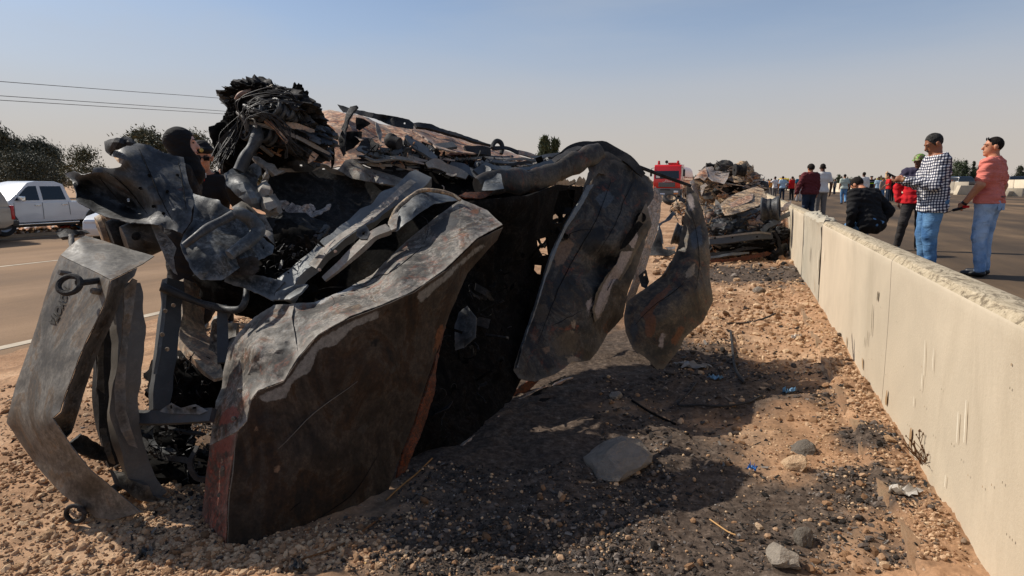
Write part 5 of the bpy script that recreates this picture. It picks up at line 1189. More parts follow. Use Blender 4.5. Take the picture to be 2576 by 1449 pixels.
def clutter(name, fr, poly, dd, n, sz, mats, parent, kinds=('rod', 'shard', 'curl'), jit=.08, seed=0):
    """tangle of small burnt bits inside a picture polygon at depth dd (number or function), one mesh per material"""
    r = random.Random(seed + 100)
    xs_, ys_ = [p[0] for p in poly], [p[1] for p in poly]
    mbs = {m: MB() for m in mats}
    k = 0
    while k < n:
        x, y = r.uniform(min(xs_), max(xs_)), r.uniform(min(ys_), max(ys_))
        if not inside([tuple(map(float, p)) for p in poly], np.array([[x, y]]))[0]: continue
        k += 1
        d = (dd(x, y) if callable(dd) else dd) + r.uniform(-jit, jit)
        u, v = uv(fr, x, y); c = P(u, v, d); s = sz * d / FPX * r.uniform(.4, 1.5)
        mb = mbs[r.choice(mats)]
        t = np.array([r.gauss(0, 1), r.gauss(0, 1), r.gauss(0, .8)]); t /= np.linalg.norm(t)
        kd = r.choice(kinds)
        if kd == 'rod':
            b = np.cross(t, [0, 0, 1]); mb.tube([c - t * s, c + b * s * .2 * r.uniform(-1, 1), c + t * s], s * r.uniform(.06, .16), 5)
        elif kd == 'curl':
            b = np.cross(t, [.3, .2, 1]); b /= np.linalg.norm(b) + 1e-6; b2 = np.cross(t, b); R0 = s * r.uniform(.4, .9); a0 = r.uniform(0, 6); a1 = a0 + r.uniform(2, 5.5)
            mb.tube([c + R0 * (b * math.cos(a) + b2 * math.sin(a)) + t * s * .25 * (a - a0) for a in np.linspace(a0, a1, 8)], s * .05, 4, cap=False)
        else:
            R_ = Matrix.Rotation(r.uniform(0, 6), 3, 'X') @ Matrix.Rotation(r.uniform(0, 6), 3, 'Z') @ Matrix.Rotation(r.uniform(0, 6), 3, 'Y')
            L, w_ = s * r.uniform(.5, 1.5), s * r.uniform(.25, .7)
            pts = [(-L, -w_ * r.uniform(.2, 1), 0), (0, -w_, s * .25 * r.uniform(-1, 1)), (L, -w_ * r.uniform(.1, .8), 0), (L * .8, w_ * r.uniform(.1, .8), s * .2 * r.uniform(-1, 1)), (0, w_ * r.uniform(.4, 1), s * .3 * r.uniform(-1, 1)), (-L * .8, w_, 0)]
            th = .003
            a = [c + np.array(R_ @ Vector(p)) for p in pts]; b_ = [c + np.array(R_ @ Vector((p[0], p[1], p[2] + th))) for p in pts]
            mb.add(a + b_, [(0, 1, 4, 5), (1, 2, 3, 4), (11, 10, 7, 6), (10, 9, 8, 7)] + [(i, (i + 1) % 6, (i + 1) % 6 + 6, i + 6) for i in range(6)])
    for m, mb in mbs.items():
        if mb.v: tag(wchild(name, mb.mesh(name, M[m], True, 30, fix=False), parent), kind='stuff')
clutter('engine_debris', 'Z4', [(250, 120), (600, 90), (840, 190), (900, 300), (1010, 430), (1000, 480), (800, 420), (500, 330), (300, 430), (240, 260)], 3.62, 220, 16, ['soot', 'char', 'dark'], wreck, jit=.14, seed=1)
clutter('engine_debris', 'Z4', [(240, 400), (500, 400), (900, 560), (1100, 700), (1080, 830), (800, 760), (560, 720), (420, 800), (300, 700)], 3.66, 170, 16, ['soot', 'char', 'dark', 'rust'], wreck, jit=.12, seed=2)
clutter('burnt_bits', 'T', [(560, 400), (900, 430), (1300, 540), (1900, 600), (2400, 590), (2300, 700), (1900, 740), (1500, 760), (1000, 640), (600, 560), (420, 560)], lambda x, y: 4.0 + (x - 420) / 2000 * .85, 330, 15, ['char', 'dark', 'rust', 'blue', 'soot'], wreck, jit=.08, seed=3)
clutter('burnt_bits', 'Z5', [(100, 560), (400, 480), (760, 430), (900, 330), (860, 470), (700, 640), (560, 780), (300, 780), (120, 720)], 3.12, 150, 13, ['char', 'dark', 'soot'], wreck, jit=.12, seed=4)
clutter('burnt_bits', 'S3', [(140, 800), (560, 850), (560, 1100), (500, 1300), (100, 1330), (60, 1100)], 3.1, 110, 13, ['char', 'soot', 'bumperd'], wreck, jit=.12, seed=5)
clutter('burnt_bits', 'Z2', [(860, 500), (1250, 520), (1280, 840), (1000, 820), (880, 700)], 2.9, 110, 14, ['char', 'soot', 'dark'], wreck, jit=.10, seed=6)
clutter('cavity_bits', 'U', [(1090, 880), (1140, 800), (1260, 640), (1400, 520), (1460, 490), (1380, 700), (1300, 900), (1240, 1010), (1100, 1120)], lambda x, y: 3.4 + (x - 1090) / 370 * 1.5, 120, 22, ['soot', 'char'], wreck, jit=.25, seed=7)
# ================================================================ people: signed-distance bodies
class SDF:
    def __init__(s, lo, hi, h):
        s.lo = np.array(lo, np.float32); s.h = h
        s.n = np.ceil((np.array(hi) - np.array(lo)) / h).astype(int) + 2
        s.f = np.full(s.n, .5, np.float32)
    def _sub(s, lo, hi):
        a = np.clip(np.floor((np.array(lo) - s.lo) / s.h).astype(int), 0, s.n)
        b = np.clip(np.ceil((np.array(hi) - s.lo) / s.h).astype(int) + 1, 0, s.n)
        if (b <= a).any(): return None
        ax = [s.lo[i] + s.h * np.arange(a[i], b[i], dtype=np.float32) for i in range(3)]
        return (slice(a[0], b[0]), slice(a[1], b[1]), slice(a[2], b[2])), np.meshgrid(*ax, indexing='ij')
    def _un(s, sl, d, k):
        f = s.f[sl]
        if k > 0:
            h = np.clip(.5 + .5 * (f - d) / k, 0, 1)
            s.f[sl] = f + (d - f) * h - k * h * (1 - h)
        else: s.f[sl] = np.minimum(f, d)
    def cap(s, a, b, ra, rb=None, k=.03, fl=1.0, flax=(0, 1, 0)):
        """tapered capsule; fl < 1 flattens along flax"""
        rb = ra if rb is None else rb
        a, b = np.array(a, np.float32), np.array(b, np.float32)
        m = max(ra, rb) * max(1, 1 / fl if fl > 1 else 1) + k + 2 * s.h
        r = s._sub(np.minimum(a, b) - m, np.maximum(a, b) + m)
        if r is None: return s
        sl, (X, Y, Z) = r
        ax = np.array(flax, np.float32); ax /= np.linalg.norm(ax)
        g = 1 / fl - 1
        px, py, pz = X - a[0], Y - a[1], Z - a[2]
        ba = b - a
        if g:
            w = (px * ax[0] + py * ax[1] + pz * ax[2]) * g
            px, py, pz = px + ax[0] * w, py + ax[1] * w, pz + ax[2] * w
            ba = ba + ax * float(ba @ ax) * g
        L = float(ba @ ba) + 1e-12
        t = np.clip((px * ba[0] + py * ba[1] + pz * ba[2]) / L, 0, 1)
        d = np.sqrt((px - t * ba[0]) ** 2 + (py - t * ba[1]) ** 2 + (pz - t * ba[2]) ** 2) - (ra + (rb - ra) * t)
        s._un(sl, d * min(1, fl), k)
        return s
    def ell(s, c, r, R=None, k=.01):
        c = np.array(c, np.float32); m = max(r) + k + 2 * s.h
        q = s._sub(c - m, c + m)
        if q is None: return s
        sl, (X, Y, Z) = q
        p = np.stack([X - c[0], Y - c[1], Z - c[2]], -1)
        if R is not None: p = p @ np.array(R, np.float32)
        p = p / np.array(r, np.float32)
        k0 = np.sqrt((p ** 2).sum(-1)); k1 = np.sqrt(((p / np.array(r, np.float32)) ** 2).sum(-1))
        s._un(sl, k0 * (k0 - 1) / (k1 + 1e-6), k)
        return s
    def coords(s):
        return np.meshgrid(*[s.lo[i] + s.h * np.arange(s.n[i], dtype=np.float32) for i in range(3)], indexing='ij')
    def cut(s, nrm, c):
        """remove the side where nrm.p > c"""
        X, Y, Z = s.coords()
        s.f = np.maximum(s.f, X * nrm[0] + Y * nrm[1] + Z * nrm[2] - c)
        return s
    def noise(s, amp, fr, ph=0, fold=(0, 0, 1)):
        X, Y, Z = s.coords()
        w = np.sin(X * fr * 1.3 + np.sin(Z * fr * .8 + ph) * 1.7 + ph) * np.sin(Z * fr + Y * fr * .9 + np.sin(X * fr * .7) * 1.5) + .6 * np.sin(Z * fr * 1.9 + X * fr * .6 + Y * fr * 1.1 + ph * 2)
        s.f = s.f + amp * w.astype(np.float32)
        return s
    def surf(s):
        f = s.f.copy()
        f[0] = f[-1] = .5; f[:, 0] = f[:, -1] = .5; f[:, :, 0] = f[:, :, -1] = .5
        neg = f < 0
        n = np.array(f.shape) - 1
        cnt = np.zeros(n, np.float32); acc = np.zeros(tuple(n) + (3,), np.float32)
        offs = [(i, j, k) for i in (0, 1) for j in (0, 1) for k in (0, 1)]
        def C(a, o): return a[o[0]:o[0] + n[0], o[1]:o[1] + n[1], o[2]:o[2] + n[2]]
        for o in offs:
            for ax in range(3):
                if o[ax]: continue
                o2 = list(o); o2[ax] = 1; o2 = tuple(o2)
                A, B = C(f, o), C(f, o2)
                cr = C(neg, o) != C(neg, o2)
                t = np.where(cr, A / np.where(cr, A - B, 1), 0)
                cnt += cr
                for c in range(3):
                    acc[..., c] += np.where(cr, o[c] + (t if c == ax else 0), 0)
        ok = cnt > 0
        idx = np.full(tuple(n), -1, int)
        cells = np.argwhere(ok)
        idx[ok] = np.arange(len(cells))
        V = (cells + acc[ok] / cnt[ok][:, None]) * s.h + s.lo
        Q = []
        for ax in range(3):
            sl0 = [slice(None)] * 3; sl1 = [slice(None)] * 3
            sl0[ax] = slice(0, -1); sl1[ax] = slice(1, None)
            cr = neg[tuple(sl0)] != neg[tuple(sl1)]
            E = np.argwhere(cr)
            u, w = (ax + 1) % 3, (ax + 2) % 3
            E = E[(E[:, u] > 0) & (E[:, w] > 0) & (E[:, u] < n[u]) & (E[:, w] < n[w])]
            if not len(E): continue
            fl = neg[tuple(E.T)]
            def I(du, dw):
                q = E.copy(); q[:, u] -= du; q[:, w] -= dw
                return idx[tuple(q.T)]
            q = np.stack([I(1, 1), I(0, 1), I(0, 0), I(1, 0)], 1)
            q[~fl] = q[~fl][:, ::-1]
            Q.append(q)
        return V, np.vstack(Q)
    def mesh(s, name, mat, scale=1.0, relax=1):
        V, Q = s.surf()
        for _ in range(relax):
            a = np.zeros_like(V); c = np.zeros(len(V))
            for i in range(4):
                p, q = Q[:, i], Q[:, (i + 1) % 4]
                np.add.at(a, p, V[q]); np.add.at(c, p, 1); np.add.at(a, q, V[p]); np.add.at(c, q, 1)
            V = .5 * V + .5 * a / np.maximum(c, 1)[:, None]
        V = V * scale
        me = bpy.data.meshes.new(name)
        me.vertices.add(len(V)); me.vertices.foreach_set('co', V.astype(np.float32).ravel())
        me.loops.add(len(Q) * 4); me.loops.foreach_set('vertex_index', Q.astype(np.int32).ravel())
        me.polygons.add(len(Q)); me.polygons.foreach_set('loop_start', np.arange(0, len(Q) * 4, 4, dtype=np.int32))
        me.update(calc_edges=True)
        me.validate()
        return finish(me, mat, True, 180)

def cloth(name, c, rough=.85, bmp=.5, bs=(9, 9, 26), var=.12):
    m, n, l, b = new_mat(name)
    tc = n.new("ShaderNodeTexCoord").outputs['Object']
    no = tnoise(n, l, tc, 5, 5, .6)
    l.new(ramp(n, l, no, [(.3, [x * (1 - var) for x in c]), (.7, [min(1, x * (1 + var)) for x in c])]), b.inputs['Base Color'])
    b.inputs['Roughness'].default_value = rough
    b.inputs['Specular IOR Level'].default_value = .2
    bump(n, l, b, tnoise(n, l, tc, 1.0, 3, .5, .8, bs), bmp, .03)
    return m
def denim(name, c, worn):
    m, n, l, b = new_mat(name)
    tc = n.new("ShaderNodeTexCoord").outputs['Object']
    w = ramp(n, l, tnoise(n, l, tc, 4, 5, .6, .4, (1, 1, .6)), [(.38, c), (.62, worn)])
    g = ramp(n, l, tnoise(n, l, tc, 90, 3, .7), [(.3, .35), (.7, .65)])
    l.new(mixc(n, l, .4, w, g, 'OVERLAY'), b.inputs['Base Color'])
    b.inputs['Roughness'].default_value = .9
    b.inputs['Specular IOR Level'].default_value = .15
    bump(n, l, b, tnoise(n, l, tc, 1.0, 3, .5, .8, (8, 8, 20)), .5, .03)
    return m
def gingham():
    m, n, l, b = new_mat('gingham_shirt')
    tc = n.new("ShaderNodeTexCoord").outputs['Object']
    sx = n.new("ShaderNodeSeparateXYZ"); l.new(tc, sx.inputs[0])
    no = n.new("ShaderNodeTexNoise"); no.inputs['Scale'].default_value = 4; l.new(tc, no.inputs[0])
    def math_(op, a, b_=None):
        q = n.new("ShaderNodeMath"); q.operation = op
        for i, x in ((0, a), (1, b_)):
            if x is None: continue
            if hasattr(x, 'is_output'): l.new(x, q.inputs[i])
            else: q.inputs[i].default_value = x
        return q.outputs[0]
    wob = math_('MULTIPLY', no.outputs[0], .05)
    h = math_('ADD', math_('ADD', math_('MULTIPLY', sx.outputs[0], .55), sx.outputs[1]), wob)
    z = math_('ADD', math_('ADD', sx.outputs[2], math_('MULTIPLY', sx.outputs[1], .12)), wob)
    def band(c): return math_('GREATER_THAN', math_('FRACT', math_('MULTIPLY', c, 28.0)), .56)
    s_ = math_('ADD', band(h), band(z))
    col = ramp(n, l, math_('MULTIPLY', s_, .5), [(0.0, srgb(232, 228, 222)), (.34, srgb(92, 94, 112)), (.8, srgb(24, 26, 40))], 'CONSTANT')
    l.new(col, b.inputs['Base Color'])
    b.inputs['Roughness'].default_value = .85
    b.inputs['Specular IOR Level'].default_value = .2
    bump(n, l, b, tnoise(n, l, tc, 1.0, 3, .5, .8, (8, 8, 14)), .45, .03)
    return m
def zoned(name, stops, axis=2, bmp=.4, stripes=None):
    """cloth with woven bands at given heights (local z, metres)"""
    m, n, l, b = new_mat(name)
    tc = n.new("ShaderNodeTexCoord").outputs['Object']
    sx = n.new("ShaderNodeSeparateXYZ"); l.new(tc, sx.inputs[0])
    mr = n.new("ShaderNodeMapRange"); mr.inputs[1].default_value = 0; mr.inputs[2].default_value = 2
    l.new(sx.outputs[axis], mr.inputs[0])
    l.new(ramp(n, l, mr.outputs[0], [(z / 2, c) for z, c in stops], 'CONSTANT'), b.inputs['Base Color'])
    b.inputs['Roughness'].default_value = .85
    b.inputs['Specular IOR Level'].default_value = .2
    bump(n, l, b, tnoise(n, l, tc, 1.0, 3, .5, .8, (8, 8, 18)), bmp, .03)
    return m
SKIN = {k: plain('skin_' + k, c, .55, 0, .10, 14, .1, 120) for k, c in {'tan': srgb(196, 132, 96), 'brown': srgb(146, 92, 62), 'dark': srgb(96, 60, 42), 'fair': srgb(226, 172, 146)}.items()}
HAIR = plain('dark_hair', (.020, .015, .012), .75, 0, .5, 60, 1.0, 120, spec=.12)
HAIRG = plain('greying_hair', (.045, .042, .038), .8, 0, .8, 60, 1.0, 120, spec=.12)
EYEM = plain('eye_dark', (.012, .009, .008), .5)  # own dark colour of the eyes
LIP = plain('lips', srgb(150, 60, 58), .5)
M['shoe'] = plain('black_leather', (.012, .012, .013), .45)

DEF = dict(pel=(0, 0, .93), chest=(0, 0, 1.28), neck=(0, -.005, 1.47), head=(0, .02, 1.615),
           Ls=(-.185, 0, 1.41), Rs=(.185, 0, 1.41), Le=(-.235, -.02, 1.13), Re=(.235, -.02, 1.13), Lw=(-.25, .03, .88), Rw=(.25, .03, .88),
           Lh=(-.09, 0, .92), Rh=(.09, 0, .92), Lk=(-.10, .015, .50), Rk=(.10, .015, .50), La=(-.11, -.02, .09), Ra=(.11, -.02, .09))
def rotv(p, c, ang, ax='x'):
    M_ = Matrix.Rotation(ang, 3, ax.upper())
    return tuple(Vector(c) + M_ @ (Vector(p) - Vector(c)))
def person(label, loc, face, height=1.75, skin='brown', hair='short', hairm=None, top=None, topkind='tee', hem=.86, bottom=None, res=.012, pose=None, headrot=(0, 0), lean=0.0,
           shoes=None, build=1.0, belly=0.0, hands=True, group=None, extras=None, wr=0.0, grip=.6, collar=False, ears=True):
    """loc = feet; face = angle in degrees, 0 looking away from the camera, 90 looking to picture left"""
    J = {k: np.array(v, float) for k, v in DEF.items()}
    if pose:
        for k, v in pose.items(): J[k] = np.array(v, float)
    if lean:
        for k in ('chest', 'neck', 'head', 'Ls', 'Rs', 'Le', 'Re', 'Lw', 'Rw'):
            if pose and k in pose: continue
            J[k] = np.array(rotv(J[k], (0, 0, .95), -lean))
    sc = height / 1.75
    a = math.radians(face)
    fw = AHEAD * math.cos(a) - RIGHT * math.sin(a)
    rz = math.atan2(-fw[0], fw[1])
    root = thing('person', label, 'person', tuple(map(float, loc)), rz, group)
    HR = np.array(Matrix.Rotation(headrot[1], 3, 'Z') @ Matrix.Rotation(-headrot[0], 3, 'X') @ (Matrix.Rotation(-lean * .6, 3, 'X') if lean else Matrix.Identity(3)))
    hc = J['head']
    def hp(x, y, z): return hc + HR @ np.array([x, y, z])
    allp = np.array(list(J.values()))
    lo, hi = allp.min(0) - .22, allp.max(0) + .24
    lo[2] = -.03
    b_ = build
    ch, pe, ne = J['chest'], J['pel'], J['neck']
    waist = pe * .55 + ch * .45 + np.array([0, belly * .4, 0])
    def torso(s, o=0.0, shoulders=True):
        s.cap(pe + (-.07, -.01, .0), pe + (.07, -.01, .0), .125 * b_ + o, k=.04, fl=.85)
        s.cap(waist + (-.06, 0, 0), waist + (.06, 0, 0), (.112 + belly) * b_ + o, k=.06, fl=.85)
        s.cap(ch + (-.085, 0, 0), ch + (.085, 0, 0), .125 * b_ + o, k=.07, fl=.86)
        if shoulders:
            s.cap(J['Ls'] + (.02, 0, 0), J['Rs'] + (-.02, 0, 0), .068 * b_ + o, k=.06)
            s.cap(ne + (0, 0, -.05), ne, .068 + o, .058 + o * .6, k=.05)
    def arm(s, S_, o=0.0, upto=1.0, end=True):
        sh_, el, wr_ = J[S_ + 's'], J[S_ + 'e'], J[S_ + 'w']
        if upto <= .5:
            s.cap(sh_, sh_ + (el - sh_) * (upto / .5), .058 * b_ + o, .050 * b_ + o * 1.4, k=.035)
        else:
            s.cap(sh_, el, .057 * b_ + o, .044 * b_ + o, k=.035)
            s.cap(el, el + (wr_ - el) * ((upto - .5) / .5), .045 * b_ + o, .030 * b_ + o * 1.1, k=.02)
    def leg(s, S_, o=0.0, upto=1.0):
        h, k_, an = J[S_ + 'h'], J[S_ + 'k'], J[S_ + 'a']
        s.cap(h, k_, .088 * b_ + o, .062 * b_ + o, k=.03)
        if upto > .5: s.cap(k_, k_ + (an - k_) * ((upto - .5) / .5), .060 * b_ + o, .044 + o * 1.2, k=.02)
    # body: one continuous figure
    s = SDF(lo, hi, res)
    torso(s)
    for S_ in 'LR':
        arm(s, S_); leg(s, S_)
        an = J[S_ + 'a']
        s.cap(an + (0, 0, -.03), an + (0, .13, -.055), .036, .028, k=.02)
        w, e = J[S_ + 'w'], J[S_ + 'e']
        f = (w - e) / (np.linalg.norm(w - e) + 1e-9)
        sd = -1 if S_ == 'L' else 1
        side = np.cross(f, np.array([sd * 1.0, 0, .2])); side /= np.linalg.norm(side) + 1e-9     # across the knuckles
        palm = np.cross(side, f) * 1.0
        if palm[0] * sd > 0: palm = -palm
        s.cap(w, w + f * .075, .030, .034, k=.012, fl=.6, flax=palm)
        kn = w + f * .085
        if res < .011:
            for i, (ln, of) in enumerate(((.062, .027), (.072, .009), (.066, -.009), (.052, -.026))):
                q0 = kn + side * of
                q1 = q0 + (f * (1 - grip * .5) + palm * grip * .6) * ln * .55
                q2 = q1 + (f * (.5 - grip * .6) + palm * (.3 + grip * .8)) * ln * .5
                s.cap(q0, q1, .0098, .009, k=.006); s.cap(q1, q2, .009, .008, k=.004)
            t0 = w + f * .025 + side * .028
            t1 = t0 + side * .022 + f * .03 + palm * .012
            s.cap(t0, t1, .012, .0105, k=.008); s.cap(t1, t1 + f * .025 + palm * .012 - side * .006, .0105, .009, k=.004)
        else:
            s.cap(kn - f * .01, kn + f * .05 + palm * .03 * grip, .030, .02, k=.01, fl=.6, flax=palm)
    s.cap(ne, hp(0, -.02, -.06), .058, .055, k=.03)
    s.ell(hp(0, -.012, .03), (.076, .096, .090), HR, .02)
    s.ell(hp(0, .028, -.045), (.058, .064, .076), HR, .03)
    if res < .02:
        s.cap(hp(0, .090, .012), hp(0, .110, -.028), .010, .015, k=.012)
        s.cap(hp(-.036, .078, .026), hp(.036, .078, .026), .014, k=.014)
        s.ell(hp(0, .072, -.098), (.026, .022, .018), HR, .02)
        s.cap(hp(-.02, .089, -.062), hp(.02, .089, -.062), .009, k=.008)
        for q in ((-1, 1) if ears else ()): s.ell(hp(q * .086, -.010, -.008), (.014, .027, .036), HR, .006)
    child('body', s.mesh('body', SKIN[skin], sc), root)
    if res < .011:
        for q in (-1, 1):
            e = SDF(hc - .16, hc + .16, .004); e.ell(hp(q * .032, .083, .006), (.013, .008, .006), HR, 0)
            child('eye', e.mesh('eye', EYEM, sc), root)
            e = SDF(hc - .16, hc + .16, .004); e.cap(hp(q * .018, .094, .028), hp(q * .048, .082, .03), .006, .004, k=0)
            child('eyebrow', e.mesh('eyebrow', HAIR, sc), root)
    if hair in ('short', 'crop', 'full'):
        o = {'short': .006, 'crop': .002, 'full': .022}[hair]
        e = SDF(hc - .17, hc + .17, min(res, .009))
        e.ell(hp(0, -.016, .034), (.077 + o, .096 + o, .091 + o), HR, 0)
        n1 = HR @ np.array([0, .90, -.43]); e.cut(n1, float(n1 @ hp(0, .066, .074)))
        n2 = HR @ np.array([0, .25, -.97]); e.cut(n2, float(n2 @ hp(0, -.06, -.04)))
        e.noise(.0022, 75, 2)
        child('hair', e.mesh('hair', hairm or HAIR, sc), root)
    # clothes
    if top is not None:
        e = SDF(lo, hi, res)
        long_ = topkind in ('long', 'hoodie', 'coat', 'jacket')
        o = {'tee': .012, 'shirt': .014, 'long': .014, 'hoodie': .022, 'jacket': .026, 'coat': .020}[topkind]
        torso(e, o)
        hemp = pe + (0, 0, hem - .93)
        e.cap(hemp + (-.075, -.005, -.03), hemp + (.075, -.005, -.03), .128 * b_ + o, k=.05, fl=.85)
        if topkind == 'coat':
            e.cap(pe + (-.06, 0, 0), (-.07, 0, .35), .13, .16, k=.05); e.cap(pe + (.06, 0, 0), (.07, 0, .35), .13, .16, k=.05)
        up = .96 if long_ else (.33 if topkind == 'tee' else .36)
        for S_ in 'LR': arm(e, S_, o, up)
        if wr: e.noise(wr, 34, rng.uniform(0, 6))
        if topkind == 'hoodie':
            e.cap(ne + (-.06, -.075, -.02), ne + (.06, -.075, -.02), .045, k=.03); e.cap(ne + (-.08, .0, -.0), ne + (0, -.09, -.03), .035, k=.03); e.cap(ne + (.08, .0, -.0), ne + (0, -.09, -.03), .035, k=.03)
        if collar: e.cap(ne + (-.045, -.02, -.01), ne + (.045, -.02, -.01), .040, k=.02)
        if topkind != 'coat': e.cut((0, 0, -1), -hem + .06)
        nz = np.array([0, .35, .94]); 
        if not lean: e.cut(nz, float(nz @ (ne + (0, 0, .015 if topkind != 'hoodie' else .05))))
        child({'tee': 'tee_shirt', 'shirt': 'shirt', 'long': 'shirt', 'hoodie': 'hoodie', 'jacket': 'jacket', 'coat': 'coat'}[topkind], e.mesh('top', top, sc), root)
    if bottom is not None:
        e = SDF(lo, hi, res)
        e.cap(pe + (-.07, -.015, .0), pe + (.07, -.015, .0), .136 * b_, k=.04, fl=.86)
        for S_ in 'LR': leg(e, S_, .014)
        if wr: e.noise(wr * .45, 22, rng.uniform(0, 6))
        e.cut((0, 0, 1), float(pe[2]) + .09)
        child('trousers', e.mesh('trousers', bottom, sc), root)
    for S_ in 'LR':
        an = J[S_ + 'a']
        e = SDF(an + (-.1, -.12, -.13), an + (.1, .27, .09), min(res, .012))
        e.cap(an + (0, -.02, -.045), an + (0, .17, -.055), .050, .044, k=.02, fl=.8, flax=(0, 0, 1)); e.cap(an, an + (0, 0, -.04), .048, k=.02)
        e.cut((0, 0, -1), -(an[2] - .09))
        child('shoe', e.mesh('shoe', shoes or M['shoe'], sc), root)
    if extras: extras(root, J, hp, HR, sc)
    return root
def scaled(mb, sc):
    mb.v = [(x * sc, y * sc, z * sc) for x, y, z in mb.v]; return mb

JEANB = denim('blue_jeans', srgb(70, 108, 150), srgb(118, 158, 192))
JEANL = denim('pale_jeans', srgb(112, 146, 186), srgb(176, 198, 222))
JEAND = denim('dark_jeans', srgb(34, 40, 52), srgb(54, 62, 76))
GREYT = cloth('grey_trousers', srgb(118, 112, 106))
CHARC = cloth('charcoal_trousers', srgb(58, 54, 52))
LIGHTT = cloth('light_trousers', srgb(196, 190, 186))
BLACKC = cloth('black_cloth', (.014, .013, .013))
NAVYC = cloth('navy_cloth', srgb(34, 38, 54))
WHITEC = cloth('white_cloth', srgb(226, 220, 212))
BEIGEC = cloth('beige_cloth', srgb(190, 164, 132))
REDC = cloth('red_cloth', srgb(202, 34, 34))
TEALC = cloth('teal_cloth', srgb(26, 84, 104))
SKYC = cloth('pale_blue_cloth', srgb(172, 196, 212))
PINKC = cloth('salmon_cloth', srgb(226, 128, 112), bs=(4, 4, 34), bmp=.9)
MAROON = cloth('maroon_fleece', srgb(98, 44, 46))
RZ = .15
def feet(u, v, z=RZ): return G(u, v, z)
# --- man in the salmon shirt, nearest on the right
def ex_pink(root, J, hp, HR, sc):
    mb = MB(); w, e = J['Lw'], J['Le']
    f = (w - e) / np.linalg.norm(w - e)
    c = w + f * .09 + np.array([0.0, .025, -.01])
    mb.tube([c + (-.02, -.09, .03), c + (.0, .0, 0), c + (.01, .05, -.015)], .019, 8)
    mb.tube([c + (.01, .05, -.015), c + (.03, .15, -.06)], [.006, .004], 6)
    child('radio_handset', scaled(mb, sc).mesh('radio_handset', M['shoe']), root)
    mb = MB().box(c + (-.03, -.10, .035), (.04, .06, .03)); child('radio_cap', scaled(mb, sc).mesh('radio_cap', REDC), root)
    mb = MB().tube([w - f * .012, w + f * .018], .036, 12); child('wrist_watch', scaled(mb, sc).mesh('wrist_watch', M['shoe']), root)
    mb = MB()
    pts = [J['pel'] + np.array([.168 * math.cos(a), -.012 + .135 * math.sin(a), .075]) for a in np.linspace(0, 2 * math.pi, 25)]
    mb.tube(pts, .019, 4, 'box', 0, .3, ref=np.array([0, 0, 1]))
    child('belt', scaled(mb, sc).mesh('belt', M['shoe']), root)
    mb = MB()
    for q in (-1, 1):
        mb.tube([hp(q * .086, -.02, .014), hp(q * .076, .06, .085)], .0035, 5)
        mb.lathe([(-.003, .020), (.003, .020), (.003, .001)], 10, 'y', hp(q * .034, .070, .094))
    child('sunglasses', scaled(mb, sc).mesh('sunglasses', M['shoe']), root)
    for q in (-1, 1):
        mb = MB().box(J['pel'] + (q * .078, -.141, -.03), (.10, .006, .12))
        child('back_pocket', scaled(mb, sc).mesh('back_pocket', JEANL, bevel=.003), root)
person('man in a salmon short sleeved shirt and pale jeans holding a handset', feet(2464, 694), 38, 1.80, 'tan', 'crop', None, PINKC, 'shirt', .98, JEANL, .0095,
       dict(Le=(-.30, .02, 1.15), Lw=(-.27, .17, .93), Re=(.27, -.06, 1.14), Rw=(.25, -.02, .89), Lk=(-.115, .02, .50), La=(-.125, -.03, .09), Rk=(.125, .03, .50), Ra=(.14, .0, .09)), headrot=(-.04, .55), extras=ex_pink, wr=.0075, collar=True, grip=.8, build=1.12)
# --- man in the checked shirt reading his phone
def ex_check(root, J, hp, HR, sc):
    c = (J['Lw'] + J['Rw']) / 2 + np.array([0, .10, .05])
    mb = MB().box(c, (.075, .14, .012), Matrix.Rotation(.5, 3, 'X')); child('phone', scaled(mb, sc).mesh('phone', M['shoe'], bevel=.003), root)
    w, e = J['Lw'], J['Le']; f = (w - e) / np.linalg.norm(w - e)
    mb = MB().tube([w - f * .02, w + f * .012], .036, 12); child('wrist_watch', scaled(mb, sc).mesh('wrist_watch', plain('gold', srgb(200, 160, 70), .3, .9)), root)
    e = SDF(J['head'] - .17, J['head'] + .17, .006); e.cap(hp(-.025, .097, -.047), hp(.025, .097, -.047), .008, k=0); child('moustache', e.mesh('moustache', HAIRG, sc), root)
person('man in a black and white checked shirt and blue jeans reading his phone', feet(2326, 690), 76, 1.86, 'brown', 'short', HAIRG, gingham(), 'long', .84, JEANB, .0095,
       dict(Le=(-.27, .08, 1.10), Lw=(-.13, .37, 1.17), Re=(.26, .10, 1.12), Rw=(.05, .39, 1.18), Lk=(-.10, .03, .50), Rk=(.10, .03, .5), head=(0, .05, 1.605), neck=(0, .01, 1.47)), headrot=(.45, .1), extras=ex_check, wr=.0065, belly=.03, build=1.16, collar=True, grip=.9)
# --- man in the red and white jacket with green cap
def ex_red(root, J, hp, HR, sc):
    e = SDF(J['head'] - .2, J['head'] + .2, .008)
    e.ell(hp(0, -.012, .062), (.09, .108, .075), HR, 0); nn = HR @ np.array([0, 0, -1.0]); e.cut(nn, float(nn @ hp(0, 0, .045)))
    e.cap(hp(-.05, .10, .05), hp(.05, .10, .05), .022, k=.01, fl=.4, flax=HR @ np.array([0, 0, 1.])); e.cap(hp(-.04, .13, .045), hp(.04, .13, .045), .022, k=.01, fl=.4, flax=HR @ np.array([0, 0, 1.]))
    child('cap', e.mesh('cap', camo, sc), root)
camo, n_, l_, b_ = new_mat('camouflage_cap')
tc_ = n_.new("ShaderNodeTexCoord").outputs['Object']
l_.new(ramp(n_, l_, tnoise(n_, l_, tc_, 22, 3, .5), [(.0, srgb(120, 108, 74)), (.44, srgb(64, 66, 44)), (.53, srgb(150, 220, 60)), (.6, srgb(150, 138, 100))], 'CONSTANT'), b_.inputs['Base Color'])
